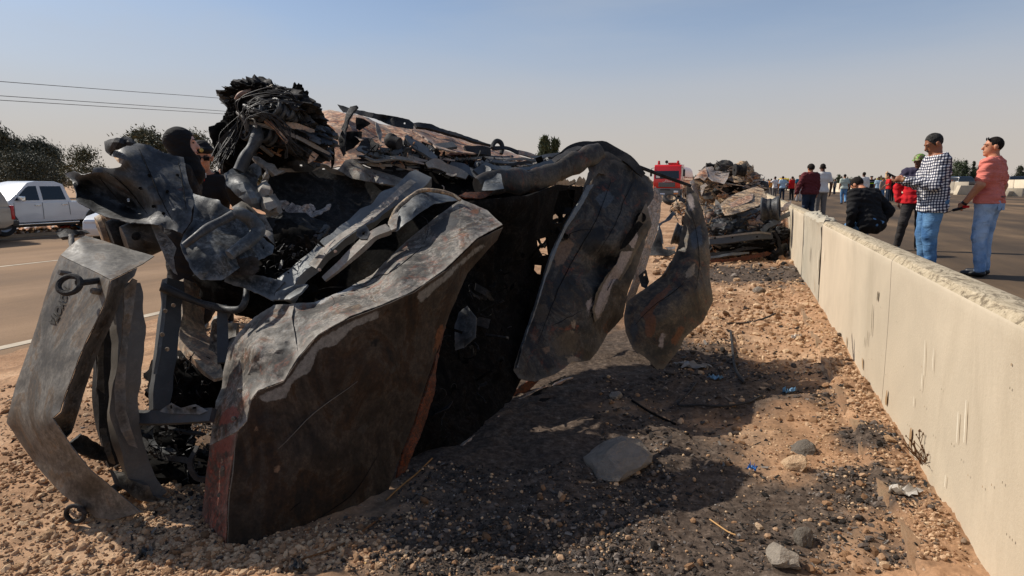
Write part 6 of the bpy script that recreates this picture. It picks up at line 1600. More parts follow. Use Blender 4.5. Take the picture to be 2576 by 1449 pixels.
JKT = zoned('banded_jacket', [(0, srgb(200, 34, 40)), (1.245, srgb(232, 226, 220)), (1.315, srgb(62, 56, 74))])
person('man in a red, white and grey banded jacket and camouflage cap', feet(2290, 630), 150, 1.72, 'dark', 'none', None, JKT, 'hoodie', .92, CHARC, .011,
       dict(Le=(-.30, -.02, 1.14), Lw=(-.30, .06, .90), Re=(.30, -.05, 1.14), Rw=(.27, .0, .90), Rk=(.16, .06, .5), Ra=(.22, .0, .09), Lk=(-.10, .02, .5)), headrot=(.25, -.5), extras=ex_red, wr=.0075, build=1.06, grip=.8)
# --- man in black bending his head
person('man in a black sweater and blue jeans stooping with bowed head beside the barrier', feet(2172, 640), 14, 1.90, 'tan', 'short', None, BLACKC, 'jacket', .36, JEANB, .011,
       dict(pel=(0, -.10, .50), chest=(0, .05, .84), neck=(0, .14, 1.00), head=(0, .25, 1.08), Ls=(-.19, .10, .94), Rs=(.19, .10, .94), Le=(-.30, -.02, .68), Lw=(-.25, .05, .46), Re=(.36, -.06, .69), Rw=(.25, -.02, .47),
            Lh=(-.09, -.10, .48), Rh=(.09, -.10, .48), Lk=(-.10, .22, .42), Rk=(.10, .22, .42), La=(-.10, .05, .09), Ra=(.10, .05, .09)), headrot=(.75, .25), wr=.0065, grip=.8, build=1.12)
# --- maroon hoodie and the white shirt beside him
person('man in a maroon hoodie and dark jeans seen from behind just past the barrier', feet(2030, 562), 4, 1.78, 'tan', 'full', None, MAROON, 'hoodie', .92, JEAND, .014,
       dict(Le=(-.33, -.03, 1.14), Lw=(-.37, .05, .88), Lk=(-.10, .0, .5), Rk=(.11, .04, .5), Ra=(.12, -.08, .09)), headrot=(.1, .15), wr=.0075, build=1.2)
person('man in a white tee shirt and grey trousers walking right beside the maroon hoodie', feet(2060, 556), -6, 1.84, 'dark', 'crop', None, WHITEC, 'tee', .93, GREYT, .014,
       dict(Re=(.27, -.03, 1.13), Rw=(.28, .04, .88)), headrot=(.05, -.1))
# --- the far crowd
FARS = .024
person('man in a pale striped tee shirt and blue jeans striding away in the middle distance', feet(2120, 513), -12, 1.76, 'brown', 'crop', None, zoned('striped_tee', [(0, srgb(206, 212, 196))] + [(1.08 + .035 * i, srgb(150, 164, 154) if i % 2 == 0 else srgb(206, 212, 196)) for i in range(12)]), 'tee', .94, JEANB, FARS,
       dict(Lk=(-.09, .08, .5), La=(-.06, .02, .09), Rk=(.09, -.02, .5), Ra=(.05, -.28, .16)))
person('man in a loose white long sleeved shirt seen from behind beyond the black sweater', feet(2167, 520), -5, 1.80, 'dark', 'crop', None, WHITEC, 'long', .86, CHARC, FARS, build=1.15)
VEST = zoned('police_vest', [(0, (.012, .012, .016)), (1.18, srgb(198, 230, 40)), (1.235, (.012, .012, .016)), (1.34, srgb(150, 150, 160)), (1.37, (.012, .012, .016))])
def ex_beret(root, J, hp, HR, sc):
    e = SDF(J['head'] - .2, J['head'] + .2, .012); e.ell(hp(.01, -.01, .085), (.105, .12, .04), HR, 0); e.cap(hp(-.05, .0, .06), hp(.05, .0, .06), .06, k=.02)
    child('beret', e.mesh('beret', BLACKC, sc), root)
person('policeman in dark uniform with a yellow reflective band and beret', feet(2188, 500), 172, 1.80, 'brown', 'none', None, VEST, 'jacket', .92, BLACKC, FARS, extras=ex_beret)
person('man in a pale blue shirt and jeans between the policeman and the red tee shirt', feet(2206, 502), 160, 1.72, 'dark', 'crop', None, SKYC, 'tee', .9, JEAND, FARS)
person('man in a grey brown shirt and jeans standing close beside the red tee shirt', feet(2217, 507), 200, 1.62, 'brown', 'crop', None, cloth('taupe_cloth', srgb(160, 140, 126)), 'long', .9, JEANB, FARS)
person('man in a bright red tee shirt and dark jeans in the far crowd', feet(2231, 512), 80, 1.74, 'brown', 'crop', None, REDC, 'tee', .92, JEAND, FARS, dict(Le=(-.24, .1, 1.14), Lw=(-.22, .3, 1.05), Re=(.26, .06, 1.14), Rw=(.24, .22, .98)))
person('man dressed in black standing just behind the bright red tee shirt', feet(2241, 506), 20, 1.74, 'brown', 'crop', None, BLACKC, 'long', .9, BLACKC, FARS)
person('man in a white shirt with one arm stretched out to the left', feet(1947, 502), 20, 1.74, 'dark', 'crop', None, WHITEC, 'tee', .9, GREYT, FARS, dict(Le=(-.42, .05, 1.26), Lw=(-.66, .14, 1.22)))
person('man in pale blue shirt with hand on hip in front of the yellow ambulance', feet(1966, 504), -8, 1.74, 'brown', 'crop', None, SKYC, 'tee', .92, JEAND, FARS, dict(Re=(.38, -.05, 1.18), Rw=(.20, .02, 1.02)))
person('man in a scarlet shirt and dark trousers half hidden by the teal tee shirt', feet(1990, 504), 15, 1.72, 'brown', 'crop', None, REDC, 'long', .92, BLACKC, FARS)
tp = person('man in a teal tee shirt and light trousers walking towards the camera', feet(2008, 507), 168, 1.78, 'brown', 'crop', None, TEALC, 'tee', .92, LIGHTT, FARS)
mb = MB()
for k in range(6): mb.box((-.075 + .03 * k, .149, 1.315), (.018, .006, .032))
child('chest_print', mb.mesh('chest_print', WHITEC), tp)
person('man in dark clothes standing at the far left of the crowd beside the far wreck', feet(1910, 492), 10, 1.70, 'brown', 'crop', None, NAVYC, 'long', .9, NAVYC, FARS)
person('small far figure in white beside the dark clothed man at the left of the crowd', feet(1919, 490), 150, 1.70, 'brown', 'crop', None, WHITEC, 'tee', .9, GREYT, FARS)
person('small far figure in an orange shirt behind the outstretched arm', feet(1938, 492), 0, 1.7, 'brown', 'crop', None, cloth('orange_cloth', srgb(226, 150, 70)), 'tee', .9, GREYT, FARS)
person('far man in a pale shirt shading his eyes with both hands before the white wall', feet(2392, 484), 170, 1.78, 'brown', 'crop', None, cloth('cream_cloth', srgb(206, 198, 186)), 'long', .9, NAVYC, FARS, dict(Le=(-.38, .05, 1.48), Lw=(-.12, .14, 1.60), Re=(.38, .05, 1.48), Rw=(.12, .14, 1.60)))
for (u, v, fc, sk, tp_, bt, lab) in ((1931, 489, 10, 'brown', WHITEC, NAVYC, 'far man in white and navy just right of the orange shirt'), (1957, 488, 0, 'brown', cloth('vest_orange', srgb(224, 130, 50)), NAVYC, 'far man in an orange vest left of the yellow ambulance'), (2001, 489, 170, 'dark', NAVYC, GREYT, 'far man in navy between the scarlet and teal shirts'),
                                     (2150, 497, 185, 'brown', SKYC, JEAND, 'far man in pale blue left of the loose white shirt'), (2198, 493, 175, 'brown', BLACKC, BLACKC, 'far man in black just right of the reflective band policeman'), (2098, 489, 30, 'brown', GREYT, NAVYC, 'far man in grey left of the striped tee shirt'), (2250, 494, 60, 'brown', WHITEC, GREYT, 'far man in white right of the man dressed in black'), (2133, 491, 150, 'dark', TEALC, BLACKC, 'far man in dark teal right of the striped tee shirt')):
    person(lab, feet(u, v), fc, 1.72, sk, 'crop', None, tp_, 'tee', .9, bt, FARS)
person('man in beige clothes sitting down low beside the red tanker truck', G(1722, 503, -.4), 175, 1.5, 'brown', 'crop', None, BEIGEC, 'long', .86, BEIGEC, FARS, dict(Lk=(-.2, .3, .6), Rk=(.2, .3, .6)), build=1.2)
# --- woman in a black headscarf and officer behind the wreck
def ex_scarf(root, J, hp, HR, sc):
    e = SDF(J['head'] - (.24, .24, .34), J['head'] + .22, .008)
    e.ell(hp(0, -.02, .025), (.094, .112, .104), HR, 0)
    e.ell(hp(0, .005, -.06), (.080, .098, .095), HR, .04)
    e.cap(hp(0, .01, -.10), hp(0, .03, -.22), .085, .11, k=.05)
    e.noise(.0022, 60, 1.2)
    X, Y, Z = e.coords()
    p = np.stack([X - hc0(hp)[0], Y - hc0(hp)[1], Z - hc0(hp)[2]], -1) @ HR
    face_ = np.sqrt((p[..., 0] / .068) ** 2 + ((p[..., 1] - .115) / .095) ** 2 + ((p[..., 2] + .016) / .084) ** 2)
    e.f = np.maximum(e.f, (1 - face_) * .05)
    child('headscarf', e.mesh('headscarf', BLACKC, sc), root)
    for q in (-1, 1):
        m2 = SDF(J['head'] - .17, J['head'] + .17, .005); m2.cap(hp(q * .0, .098, -.062), hp(q * .018, .092, -.062), .006, k=0)
        child('lip', m2.mesh('lip', LIP, sc), root)
def hc0(hp): return hp(0, 0, 0)
def stand(u, vtop, d, height):
    global HT
    """feet position so that the head top lands at (u, vtop) at depth d, on the dirt strip"""
    p = P(u, vtop, d)
    z = gz(p[0], p[1]); HT = float(p[2] - z)
    return np.array([p[0], p[1], z])
pw = stand(447, 316, 5.0, 1.72)
person('woman in a black headscarf and black coat standing behind the torn hood', (pw[0], pw[1], pw[2]), -72, HT, 'fair', 'none', None, BLACKC, 'coat', .8, BLACKC, .010, dict(Le=(-.22, .0, 1.13), Re=(.22, .0, 1.13), Lw=(-.2, .06, .88), Rw=(.2, .06, .88)), headrot=(-.03, 0), extras=ex_scarf, wr=.003, ears=False)
def ex_off(root, J, hp, HR, sc):
    e = SDF(J['head'] - .2, J['head'] + .2, .008)
    e.ell(hp(0, -.005, .078), (.108, .122, .040), HR, 0); e.cap(hp(0, -.01, .03), hp(0, -.01, .07), .092, k=.01); nn = HR @ np.array([0, 0, -1.0]); e.cut(nn, float(nn @ hp(0, 0, .040)))
    child('peaked_cap', e.mesh('peaked_cap', BLACKC, sc), root)
    mb = MB().lathe([(-.004, .018), (.004, .018), (.006, .001)], 10, 'y', hp(0, .118, .078)); child('cap_badge', scaled(mb, sc).mesh('cap_badge', plain('brass_badge', srgb(190, 160, 90), .4, .7)), root)
    mb = MB()
    for q in (-1, 1): mb.box(hp(q * .034, .097, .004), (.056, .014, .040), Matrix(HR))
    mb.box(hp(0, .104, .012), (.03, .008, .008), Matrix(HR))
    for q in (-1, 1): mb.box(hp(q * .072, .04, .008), (.006, .11, .010), Matrix(HR))
    child('sunglasses', scaled(mb, sc).mesh('sunglasses', plain('dark_lens', (.006, .006, .007), .15), bevel=.004), root)
    w = J['Lw']; f = (J['Lw'] - J['Le']); f /= np.linalg.norm(f)
    mb = MB().box(w + f * .12 + np.array([0, .03, .03]), (.075, .012, .15)); child('phone', scaled(mb, sc).mesh('phone', M['shoe'], bevel=.003), root)
    for q in (-1, 1):
        mb = MB().box((q * .14, 0, 1.485), (.10, .05, .01), Matrix.Rotation(q * .25, 3, 'Y')); child('shoulder_board', scaled(mb, sc).mesh('shoulder_board', NAVYC), root)
    mb = MB().box((0, .09, 1.43), (.06, .02, .10)); child('white_collar', scaled(mb, sc).mesh('white_collar', WHITEC, bevel=.005), root)
    mb = MB().box((0, .104, 1.40), (.035, .015, .09)); child('red_tie', scaled(mb, sc).mesh('red_tie', REDC, bevel=.004), root)
po = stand(506, 360, 6.2, 1.80)
person('police officer in black peaked cap and sunglasses holding up a phone', po, 200, HT, 'tan', 'none', None, BLACKC, 'jacket', .9, BLACKC, .010,
       dict(Le=(-.30, .16, 1.20), Lw=(-.24, .36, 1.42), Re=(.30, .16, 1.16), Rw=(.10, .36, 1.14)), headrot=(.12, .1), extras=ex_off, wr=.003, grip=.9)
# ================================================================ vehicles
M['glass'] = plain('tinted_glass', (.010, .012, .014), .08, 0, .05)
M['glass'].node_tree.nodes['Principled BSDF'].inputs['Specular IOR Level'].default_value = .6
M['chrome'] = plain('chrome', (.55, .55, .55), .18, .95, .05)
M['tyre'] = plain('tyre', (.016, .016, .016), .85, bmp=.2)
M['rim'] = plain('wheel_rim', (.32, .32, .32), .4, .7)
M['taill'] = plain('tail_lamp', srgb(170, 16, 20), .2)
M['black'] = plain('black_plastic', (.014, .014, .015), .5)
M['lamp'] = plain('headlamp', srgb(210, 214, 220), .1, .2)
def paint(name, c, rough=.25):
    m = plain(name, c, rough, 0, .04, 2, dirt=srgb(150, 128, 104), damt=.28)
    m.node_tree.nodes['Principled BSDF'].inputs['Coat Weight'].default_value = .5
    return m
WHITEP = paint('white_paint', srgb(214, 214, 212)); TANP = paint('champagne_paint', srgb(158, 148, 132)); DARKP = paint('dark_blue_paint', srgb(36, 42, 52)); GREYP = paint('silver_paint', srgb(160, 164, 168))
REDP = paint('fire_engine_paint', srgb(206, 26, 24)); YELP = paint('yellow_paint', srgb(232, 200, 40))
def shell(poly, wf, bev=.04):
    n = len(poly); mb = MB()
    vs = [(-wf(z), y, z) for y, z in poly] + [(wf(z), y, z) for y, z in poly]
    fs = [tuple(range(n)), tuple(range(2 * n - 1, n - 1, -1))] + [(i, i + n, (i + 1) % n + n, (i + 1) % n) for i in range(n)]
    mb.add(vs, fs); mb.bev = bev
    return mb
def side_pane(poly, wf, s, off=.006, th=.012):
    mb = MB(); n = len(poly)
    a = [(s * (wf(z) + off), y, z) for y, z in poly]; b = [(s * (wf(z) - th), y, z) for y, z in poly]
    return mb.add(a + b, [tuple(range(n)), tuple(range(2 * n - 1, n - 1, -1))] + [(i, i + n, (i + 1) % n + n, (i + 1) % n) for i in range(n)])
def wheel_part(root, x, y, r, w=.2, rimmat=None, name='wheel'):
    L = w / 2
    t = child(name, MB().lathe([(-L, r * .62), (-L, r * .93), (-L * .7, r), (L * .7, r), (L, r * .93), (L, r * .62)], 22, 'x', (x, y, r)).mesh(name, M['tyre'], True, 40), root)
    s = 1 if x > 0 else -1
    child('rim', MB().lathe([(s * -L * .2, .001), (s * L * .5, r * .12), (s * L * .6, r * .2), (s * L * .45, r * .3), (s * L * .7, r * .55), (s * L * .92, r * .62), (s * L * .3, r * .64)], 18, 'x', (x, y, r)).mesh('rim', rimmat or M['rim'], True, 30), t)
    return t
def car(name, label, cat, loc, rz, mat, lower, upper, panes, wheels, W=1.8, belt=1.0, taper=.20, seams=(), group=None, roofmat=None, r=.36, lean=.26):
    root = thing(name, label, cat, tuple(map(float, loc)), rz, group)
    wl_ = lambda z: W / 2 - .05 * max(0, (belt - .35 - z)) - (0 if z < belt - .3 else .05 * (z - belt + .3))
    wu = lambda z: W / 2 - .03 - lean * max(0, z - belt)
    child('body', shell(lower, wl_).mesh('body', mat, True, 30, bevel=.05, seg=3), root)
    cab = child('cab', shell(upper, wu).mesh('cab', roofmat or mat, True, 30, bevel=.05, seg=3), root)
    for p in panes:
        for s in (-1, 1):
            child('side_window', side_pane(p, wu, s).mesh('side_window', M['glass'], False), root)
    for s in (-1, 1):
        for (y0, z0, y1, z1) in seams:
            f = wl_ if max(z0, z1) <= belt + .02 else wu
            mb = MB().tube([(s * (f(z) + .002), y0 + (y1 - y0) * t, z) for t in np.linspace(0, 1, 4) for z in [z0 + (z1 - z0) * t]], .007, 4, ref=np.array([1, 0, 0]))
            child('door_seam', mb.mesh('door_seam', M['black']), root)
    for (y) in wheels:
        for s in (-1, 1):
            a = MB()
            a.lathe([(s * .02, r * 1.22), (s * -.25, r * 1.22), (s * -.25, .01)], 20, 'x', (s * (W / 2 - .01), y, r))
            wheel_part(root, s * (W / 2 - .09), y, r)
            arc = [(s * (W / 2 + .004), y + r * 1.18 * math.cos(t), r + r * 1.18 * math.sin(t)) for t in np.linspace(-.15, math.pi + .15, 14)]
            n = len(arc)
            disc_ = MB().add([(s * (W / 2 + .006), y, r * .6)] + arc, [(0, i + 1, i + 2) for i in range(n - 1)])
            child('wheel_arch', disc_.mesh('wheel_arch', M['black'], False), root)
    return root
def pickup(label, loc, rz, mat, canopy=False, group=None):
    lower = [(-2.55, .52), (-2.58, .75), (-2.52, 1.05), (-.70, 1.08), (1.05, 1.08), (1.15, 1.10), (2.25, 1.0), (2.5, .86), (2.56, .62), (2.5, .42), (1.9, .40), (-2.3, .42)]
    upper = [(-.78, 1.05), (-.70, 1.30), (-.62, 1.66), (-.35, 1.76), (.30, 1.77), (.55, 1.72), (1.30, 1.12), (1.3, 1.05)]
    panes = [[(-.58, 1.14), (.20, 1.14), (.20, 1.60), (-.50, 1.60)], [(.32, 1.14), (1.12, 1.14), (.66, 1.55), (.56, 1.60), (.32, 1.61)]]
    root = car('pickup_truck', label, 'pickup truck', loc, rz, mat, lower, upper, panes, (-1.62, 1.52), 1.76, 1.08, seams=((.26, .50, .26, 1.06), (-.66, .62, -.64, 1.06), (1.18, .55, 1.16, 1.06)), r=.38, lean=.24, group=group)
    for s in (-1, 1):
        child('mirror', MB().box((s * .98, .98, 1.20), (.22, .12, .17)).mesh('mirror', M['chrome'], True, 30, bevel=.03), root)
        child('door_handle', MB().box((s * .885, .42, .98), (.03, .20, .035)).mesh('door_handle', M['chrome'], True, 30, bevel=.008), root)
        child('door_handle', MB().box((s * .885, -.48, .98), (.03, .20, .035)).mesh('door_handle', M['chrome'], True, 30, bevel=.008), root)
        child('tail_lamp', MB().box((s * .80, -2.55, .88), (.17, .10, .42)).mesh('tail_lamp', M['taill'], True, 30, bevel=.02), root)
        child('side_step', MB().box((s * .90, .2, .36), (.12, 2.2, .05)).mesh('side_step', M['chrome'], True, 30, bevel=.015), root)
        child('headlamp', MB().box((s * .70, 2.42, .86), (.30, .16, .18)).mesh('headlamp', M['lamp'], True, 30, bevel=.03), root)
    child('rear_bumper', MB().box((0, -2.68, .55), (1.5, .18, .18)).box((0, -2.74, .68), (.7, .1, .04)).mesh('rear_bumper', M['black'], True, 30, bevel=.02), root)
    child('underbody', MB().box((0, 0, .36), (1.3, 4.6, .22)).mesh('underbody', M['black'], False), root)
    w = MB().add([(-.70, 1.24, 1.16), (.70, 1.24, 1.16), (.60, .62, 1.66), (-.60, .62, 1.66)], [(0, 1, 2, 3)])
    child('windscreen', w.mesh('windscreen', M['glass'], False), root)
    if canopy:
        up = [(-2.52, 1.04), (-2.45, 1.35), (-2.30, 1.66), (-.75, 1.70), (-.75, 1.04)]
        child('canopy', shell(up, lambda z: .85 - .2 * max(0, z - 1.05)).mesh('canopy', mat, True, 30, bevel=.05), root)
    return root
def at_x(u, X, z):
    r = ray(u, 500); t = X / r[0]
    return np.array([X, CPOS[1] + r[1] * t, z])
a_ = at_x(50, -22.2, -.30)
pickup('white double cab pickup parked side on beyond the left road', (-23.1, a_[1] + .98, -.34), math.pi, WHITEP)
b_ = at_x(28, -20.9, -.36)
pickup('champagne pickup with red tail lamp cut by the left picture edge', (-21.7, b_[1] - 2.6, -.40), math.pi, TANP, True)
def sedan(label, loc, rz, mat, group=None, name='car', cat='car'):
    lower = [(-2.2, .35), (-2.28, .6), (-2.2, .92), (-1.6, .98), (1.0, .95), (2.0, .82), (2.22, .68), (2.28, .45), (2.2, .25), (-2.1, .25)]
    upper = [(-1.75, .92), (-1.0, 1.36), (-.5, 1.45), (.2, 1.43), (1.1, .92)]
    panes = [[(-1.25, .98), (-.3, .98), (-.3, 1.34), (-.92, 1.30)], [(-.2, .98), (.85, .98), (.22, 1.33), (-.2, 1.35)]]
    root = car(name, label, cat, loc, rz, mat, lower, upper, panes, (-1.35, 1.4), 1.76, .95, seams=((-.25, .35, -.25, .93), (.9, .4, .9, .93)), r=.32, lean=.30, group=group)
    for s in (-1, 1):
        child('headlamp', MB().box((s * .66, 2.16, .66), (.36, .16, .14)).mesh('headlamp', M['lamp'], True, 30, bevel=.04), root)
        child('tail_lamp', MB().box((s * .68, -2.22, .80), (.30, .1, .14)).mesh('tail_lamp', M['taill'], True, 30, bevel=.02), root)
    for k in range(3):
        child('grille_slat', MB().box((0, 2.28 - .01 * k, .72 - .075 * k), (.98, .04, .038)).mesh('grille_slat', M['chrome'], True, 30, bevel=.01), root)
    child('grille', MB().box((0, 2.25, .62), (1.0, .05, .26)).mesh('grille', M['black'], True, 30, bevel=.02), root)
    child('windscreen', MB().add([(-.66, 1.06, 1.0), (.66, 1.06, 1.0), (.56, .32, 1.40), (-.56, .32, 1.40)], [(0, 1, 2, 3)]).mesh('windscreen', M['glass'], False), root)
    child('rear_window', MB().add([(-.66, -1.62, 1.0), (.66, -1.62, 1.0), (.56, -1.02, 1.36), (-.56, -1.02, 1.36)], [(3, 2, 1, 0)]).mesh('rear_window', M['glass'], False), root)
    return root
c_ = G(255, 606, -.4); 
sedan('white saloon car with chrome grille on the left road behind the upright bumper', (c_[0] + .55, c_[1] + 1.2, -.4), math.pi + .50, WHITEP)

# fire tanker facing the camera
tk = G(1676, 505, -.4)
truck = thing('fire_engine', 'red fire tanker lorry facing the camera on the left road', 'fire engine', (float(tk[0]), float(tk[1]), -.4), math.radians(-3))
truck.scale = (1.12, 1.1, 1.15)
def tb(name, c, s, mat, bev=.04, par=None, rot=None):
    return child(name, MB().box(c, s, rot).mesh(name, mat, True, 30, bevel=bev), par or truck)
cabm = MB().prism([(0, 0)], 0, 0) if False else None
pf = [(0.0, 1.05), (-.06, 1.5), (-.02, 2.05), (.16, 3.05), (.30, 3.18), (2.0, 3.22), (2.1, 3.0), (2.1, 1.0), (.2, .95)]
cm = MB(); n_ = len(pf)
cm.add([(-1.22, y, z) for y, z in pf] + [(1.22, y, z) for y, z in pf], [tuple(range(n_)), tuple(range(2 * n_ - 1, n_ - 1, -1))] + [(i, i + n_, (i + 1) % n_ + n_, (i + 1) % n_) for i in range(n_)])
cabo = child('cab', cm.mesh('cab', REDP, True, 30, bevel=.07, seg=3), truck)
child('windscreen', MB().add([(-1.08, -.045, 1.94), (1.08, -.045, 1.94), (1.0, .150, 2.98), (-1.0, .150, 2.98), (-1.08, .10, 1.94), (1.08, .10, 1.94), (1.0, .25, 2.98), (-1.0, .25, 2.98)], [(0, 1, 2, 3), (0, 4, 5, 1), (3, 2, 6, 7)]).mesh('windscreen', M['glass'], False), truck)
tb('paper_notice', (-.82, -.035, 2.14), (.34, .012, .26), WHITEC, 0)
tb('wiper', (-.3, -.07, 1.98), (.7, .03, .03), M['black'], 0); tb('wiper', (.55, -.07, 1.98), (.7, .03, .03), M['black'], 0)
tb('grille', (0, -.06, 1.42), (1.5, .06, .40), M['black'], .02)
for k in range(5): tb('grille_slat', (0, -.10, 1.27 + .08 * k), (1.5, .03, .025), M['rim'], 0)
tb('bumper', (0, -.10, .78), (2.46, .32, .62), plain('grey_bumper', srgb(84, 90, 92), .5), .06)
tb('bumper_slot', (-.1, -.27, .98), (.9, .04, .12), M['black'], .02)
for s in (-1, 1):
    hl = tb('headlamp', (s * .88, -.27, .80), (.40, .05, .17), M['lamp'], .02)
    tb('indicator', (s * .88, -.27, .64), (.40, .04, .09), plain('orange_lens', srgb(210, 130, 60), .3), .01)
    tb('mirror', (s * 1.48, .05, 2.45), (.20, .12, .62), M['black'], .04)
    child('mirror_arm', MB().tube([(s * 1.2, .1, 2.9), (s * 1.45, .05, 2.86), (s * 1.48, .05, 2.6)], .025, 6).mesh('mirror_arm', M['black']), truck)
    bc = child('beacon', MB().lathe([(0, .13), (.08, .13), (.10, .11), (.30, .10), (.34, .03), (.34, .001)], 14, 'z', (s * .86, .45, 3.2)).mesh('beacon', plain('red_beacon', srgb(190, 20, 24), .2)), truck)
    tb('side_window', (s * 1.225, .95, 2.5), (.012, .95, .75), M['glass'], 0)
    tb('step', (s * 1.15, .8, .8), (.2, .9, .5), M['black'], .03)
child('horn', MB().lathe([(-.02, .001), (-.02, .14), (.02, .14), (.10, .05), (.25, .04)], 14, 'y', (-.15, .35, 3.42)).tube([(-.15, .5, 3.2), (-.15, .5, 3.42)], .03, 6).mesh('horn', M['black']), truck)
tb('roof_deck', (.45, .9, 3.28), (1.0, .9, .16), REDP, .04)
tb('number_plate', (-.35, -.275, .62), (.46, .015, .12), plain('plate', srgb(200, 214, 232), .4), 0)
# tank: oval barrel on chassis
tank = MB(); ring_ = []
prof_t = [(2.35, .05), (2.35, .92), (2.42, 1.0), (8.6, 1.0), (8.67, .92), (8.67, .05)]
vs = []
for (y, k) in prof_t:
    for i in range(28):
        a = 2 * math.pi * i / 28
        ca, sa = math.cos(a), math.sin(a)
        vs.append((1.22 * k * math.copysign(abs(ca) ** .6, ca), y, 2.15 + 1.02 * k * math.copysign(abs(sa) ** .7, sa)))
tank.add(vs, [(j * 28 + i, j * 28 + (i + 1) % 28, (j + 1) * 28 + (i + 1) % 28, (j + 1) * 28 + i) for j in range(5) for i in range(28)])
child('water_tank', tank.mesh('water_tank', REDP, True, 40), truck)
tb('chassis', (0, 4.6, .85), (.9, 8, .3), M['black'], 0)
for y in (.95, 5.9, 7.2):
    for s in (-1, 1): wheel_part(truck, s * 1.05, y, .52, .32)
# lettering on the cab front (Arabic presentation forms, right to left order already applied)
try:
    cu = bpy.data.curves.new('lettering', 'FONT'); cu.body = "\ufef2\ufed3\ufe8e\ufec4\ufee4\ufedf\ufe8d"; cu.size = .26; cu.extrude = .008; cu.align_x = 'CENTER'
    o_ = bpy.data.objects.new('tmp', cu); COL.objects.link(o_)
    me_ = bpy.data.meshes.new_from_object(o_.evaluated_get(bpy.context.evaluated_depsgraph_get()))
    bpy.data.objects.remove(o_)
    for v in me_.vertices: v.co = Vector((v.co.x + .05, -.07 - v.co.z, v.co.y + 1.68))
    me_.materials.clear(); finish(me_, WHITEC, False); child('lettering', me_, truck)
except Exception as ex: print('lettering', ex)

# yellow ambulance and the far cars
am = G(1969, 474, .15)
amb = thing('ambulance', 'yellow topped ambulance van far beyond the crowd', 'ambulance', (float(am[0]), float(am[1]), .15), .1)
vp = [(-2.8, .35), (-2.8, 2.3), (-2.6, 2.45), (1.2, 2.45), (1.5, 2.3), (2.1, 1.35), (2.9, 1.1), (3.0, .4)]
child('body', shell(vp, lambda z: 1.0 - .05 * max(0, z - 1.2)).mesh('body', YELP, True, 30, bevel=.08), amb)
child('rear_window', MB().box((0, -2.81, 1.7), (1.5, .02, .6)).mesh('rear_window', M['glass'], False), amb)
child('light_bar', MB().box((0, .6, 2.52), (1.5, .3, .16)).mesh('light_bar', M['taill'], True, 30, bevel=.03), amb)
child('stripe', MB().box((0, -2.815, 1.15), (1.9, .02, .25)).mesh('stripe', WHITEC, False), amb)
for y in (-1.7, 1.9):
    for s in (-1, 1): wheel_part(amb, s * .88, y, .35)
for (u, v, z, mat, rz, lab) in ((1925, 481, .15, GREYP, .1, 'silver car far off behind the outstretched arm'), (1988, 480, .15, DARKP, .05, 'dark car far off right of the yellow ambulance'), (2024, 476, .15, WHITEP, 2.9, 'pale far car behind the teal tee shirt and maroon hoodie')):
    q = G(u, v, z); sedan(lab, q, rz, mat, 'cars far along the right carriageway')
def suv(label, loc, rz, mat):
    lower = [(-2.3, .45), (-2.35, .8), (-2.25, 1.05), (1.1, 1.08), (2.1, 1.0), (2.3, .8), (2.3, .4)]
    upper = [(-2.3, 1.03), (-2.05, 1.70), (-1.8, 1.80), (.2, 1.82), (.45, 1.76), (1.2, 1.05)]
    panes = [[(-1.95, 1.14), (-.95, 1.14), (-.95, 1.62), (-1.8, 1.62)], [(-.85, 1.14), (.05, 1.14), (.05, 1.65), (-.85, 1.64)], [(.15, 1.14), (.95, 1.14), (.35, 1.64), (.15, 1.66)]]
    r_ = car('sport_utility_car', label, 'car', loc, rz, mat, lower, upper, panes, (-1.4, 1.45), 1.85, 1.06, r=.38, lean=.22)
    child('rear_window', MB().box((0, -2.2, 1.4), (1.4, .06, .45), Matrix.Rotation(-.3, 3, 'X')).mesh('rear_window', M['glass'], False), r_)
    return r_
M_ = P(2426, 461, 97); suv('dark blue sport utility car passing behind the white wall', (M_[0], M_[1], .62), -.95, DARKP)
M_ = P(2560, 461, 90); suv('dark car roof showing above the wall at the right picture edge', (M_[0], M_[1], .55), -1.1, DARKP)
M_ = P(2286 + 14, 463, 160); 

# ================================================================ the overturned wrecks farther along
def xsheet(name, par, fr, o, mat, **k):
    k.setdefault('step', 4.5); k.setdefault('crum', .03); k.setdefault('cs', 4); k.setdefault('rag', .8); k.setdefault('thick', .012)
    return sheet(name, fr, o, mat, par, **k)
g2 = G(1840, 656)
w2 = thing('overturned_car', 'burnt car lying on its roof against the barrier, bare wheel rim upright', 'wreck', (float(g2[0]), float(g2[1]), 0))
xsheet('body_shell', w2, 'R1', [(800, 720, 11.9), (960, 640, 12.2), (1330, 560, 12.6), (1560, 640, 12.2), (1690, 800, 11.9), (1700, 1100, 11.6), (1600, 1230, 11.5), (1480, 1200, 11.5), (1100, 1240, 11.4), (820, 1245, 11.3), (640, 1200, 11.5), (560, 1000, 11.8), (600, 800, 12.0)], M['rust'], crum=.08, step=6)
xsheet('floor_pan', w2, 'R1', [(940, 620, 11.8), (1010, 560, 12.2), (1110, 500, 12.8), (1240, 455, 13.3), (1340, 425, 13.6), (1410, 455, 13.4), (1450, 560, 12.4), (1390, 610, 12.0), (1330, 650, 11.7), (1180, 700, 11.4), (1060, 735, 11.2), (990, 740, 11.2), (960, 690, 11.4)], M['tan'], ctrl=[(1200, 580, 12.1)], crum=.05)
xsheet('pan_rust', w2, 'R1', [(1030, 610, 11.75), (1120, 560, 12.1), (1300, 500, 12.7), (1290, 560, 12.15), (1180, 620, 11.75), (1060, 660, 11.5)], M['rust'], crum=.06, thick=.004, rag=2)
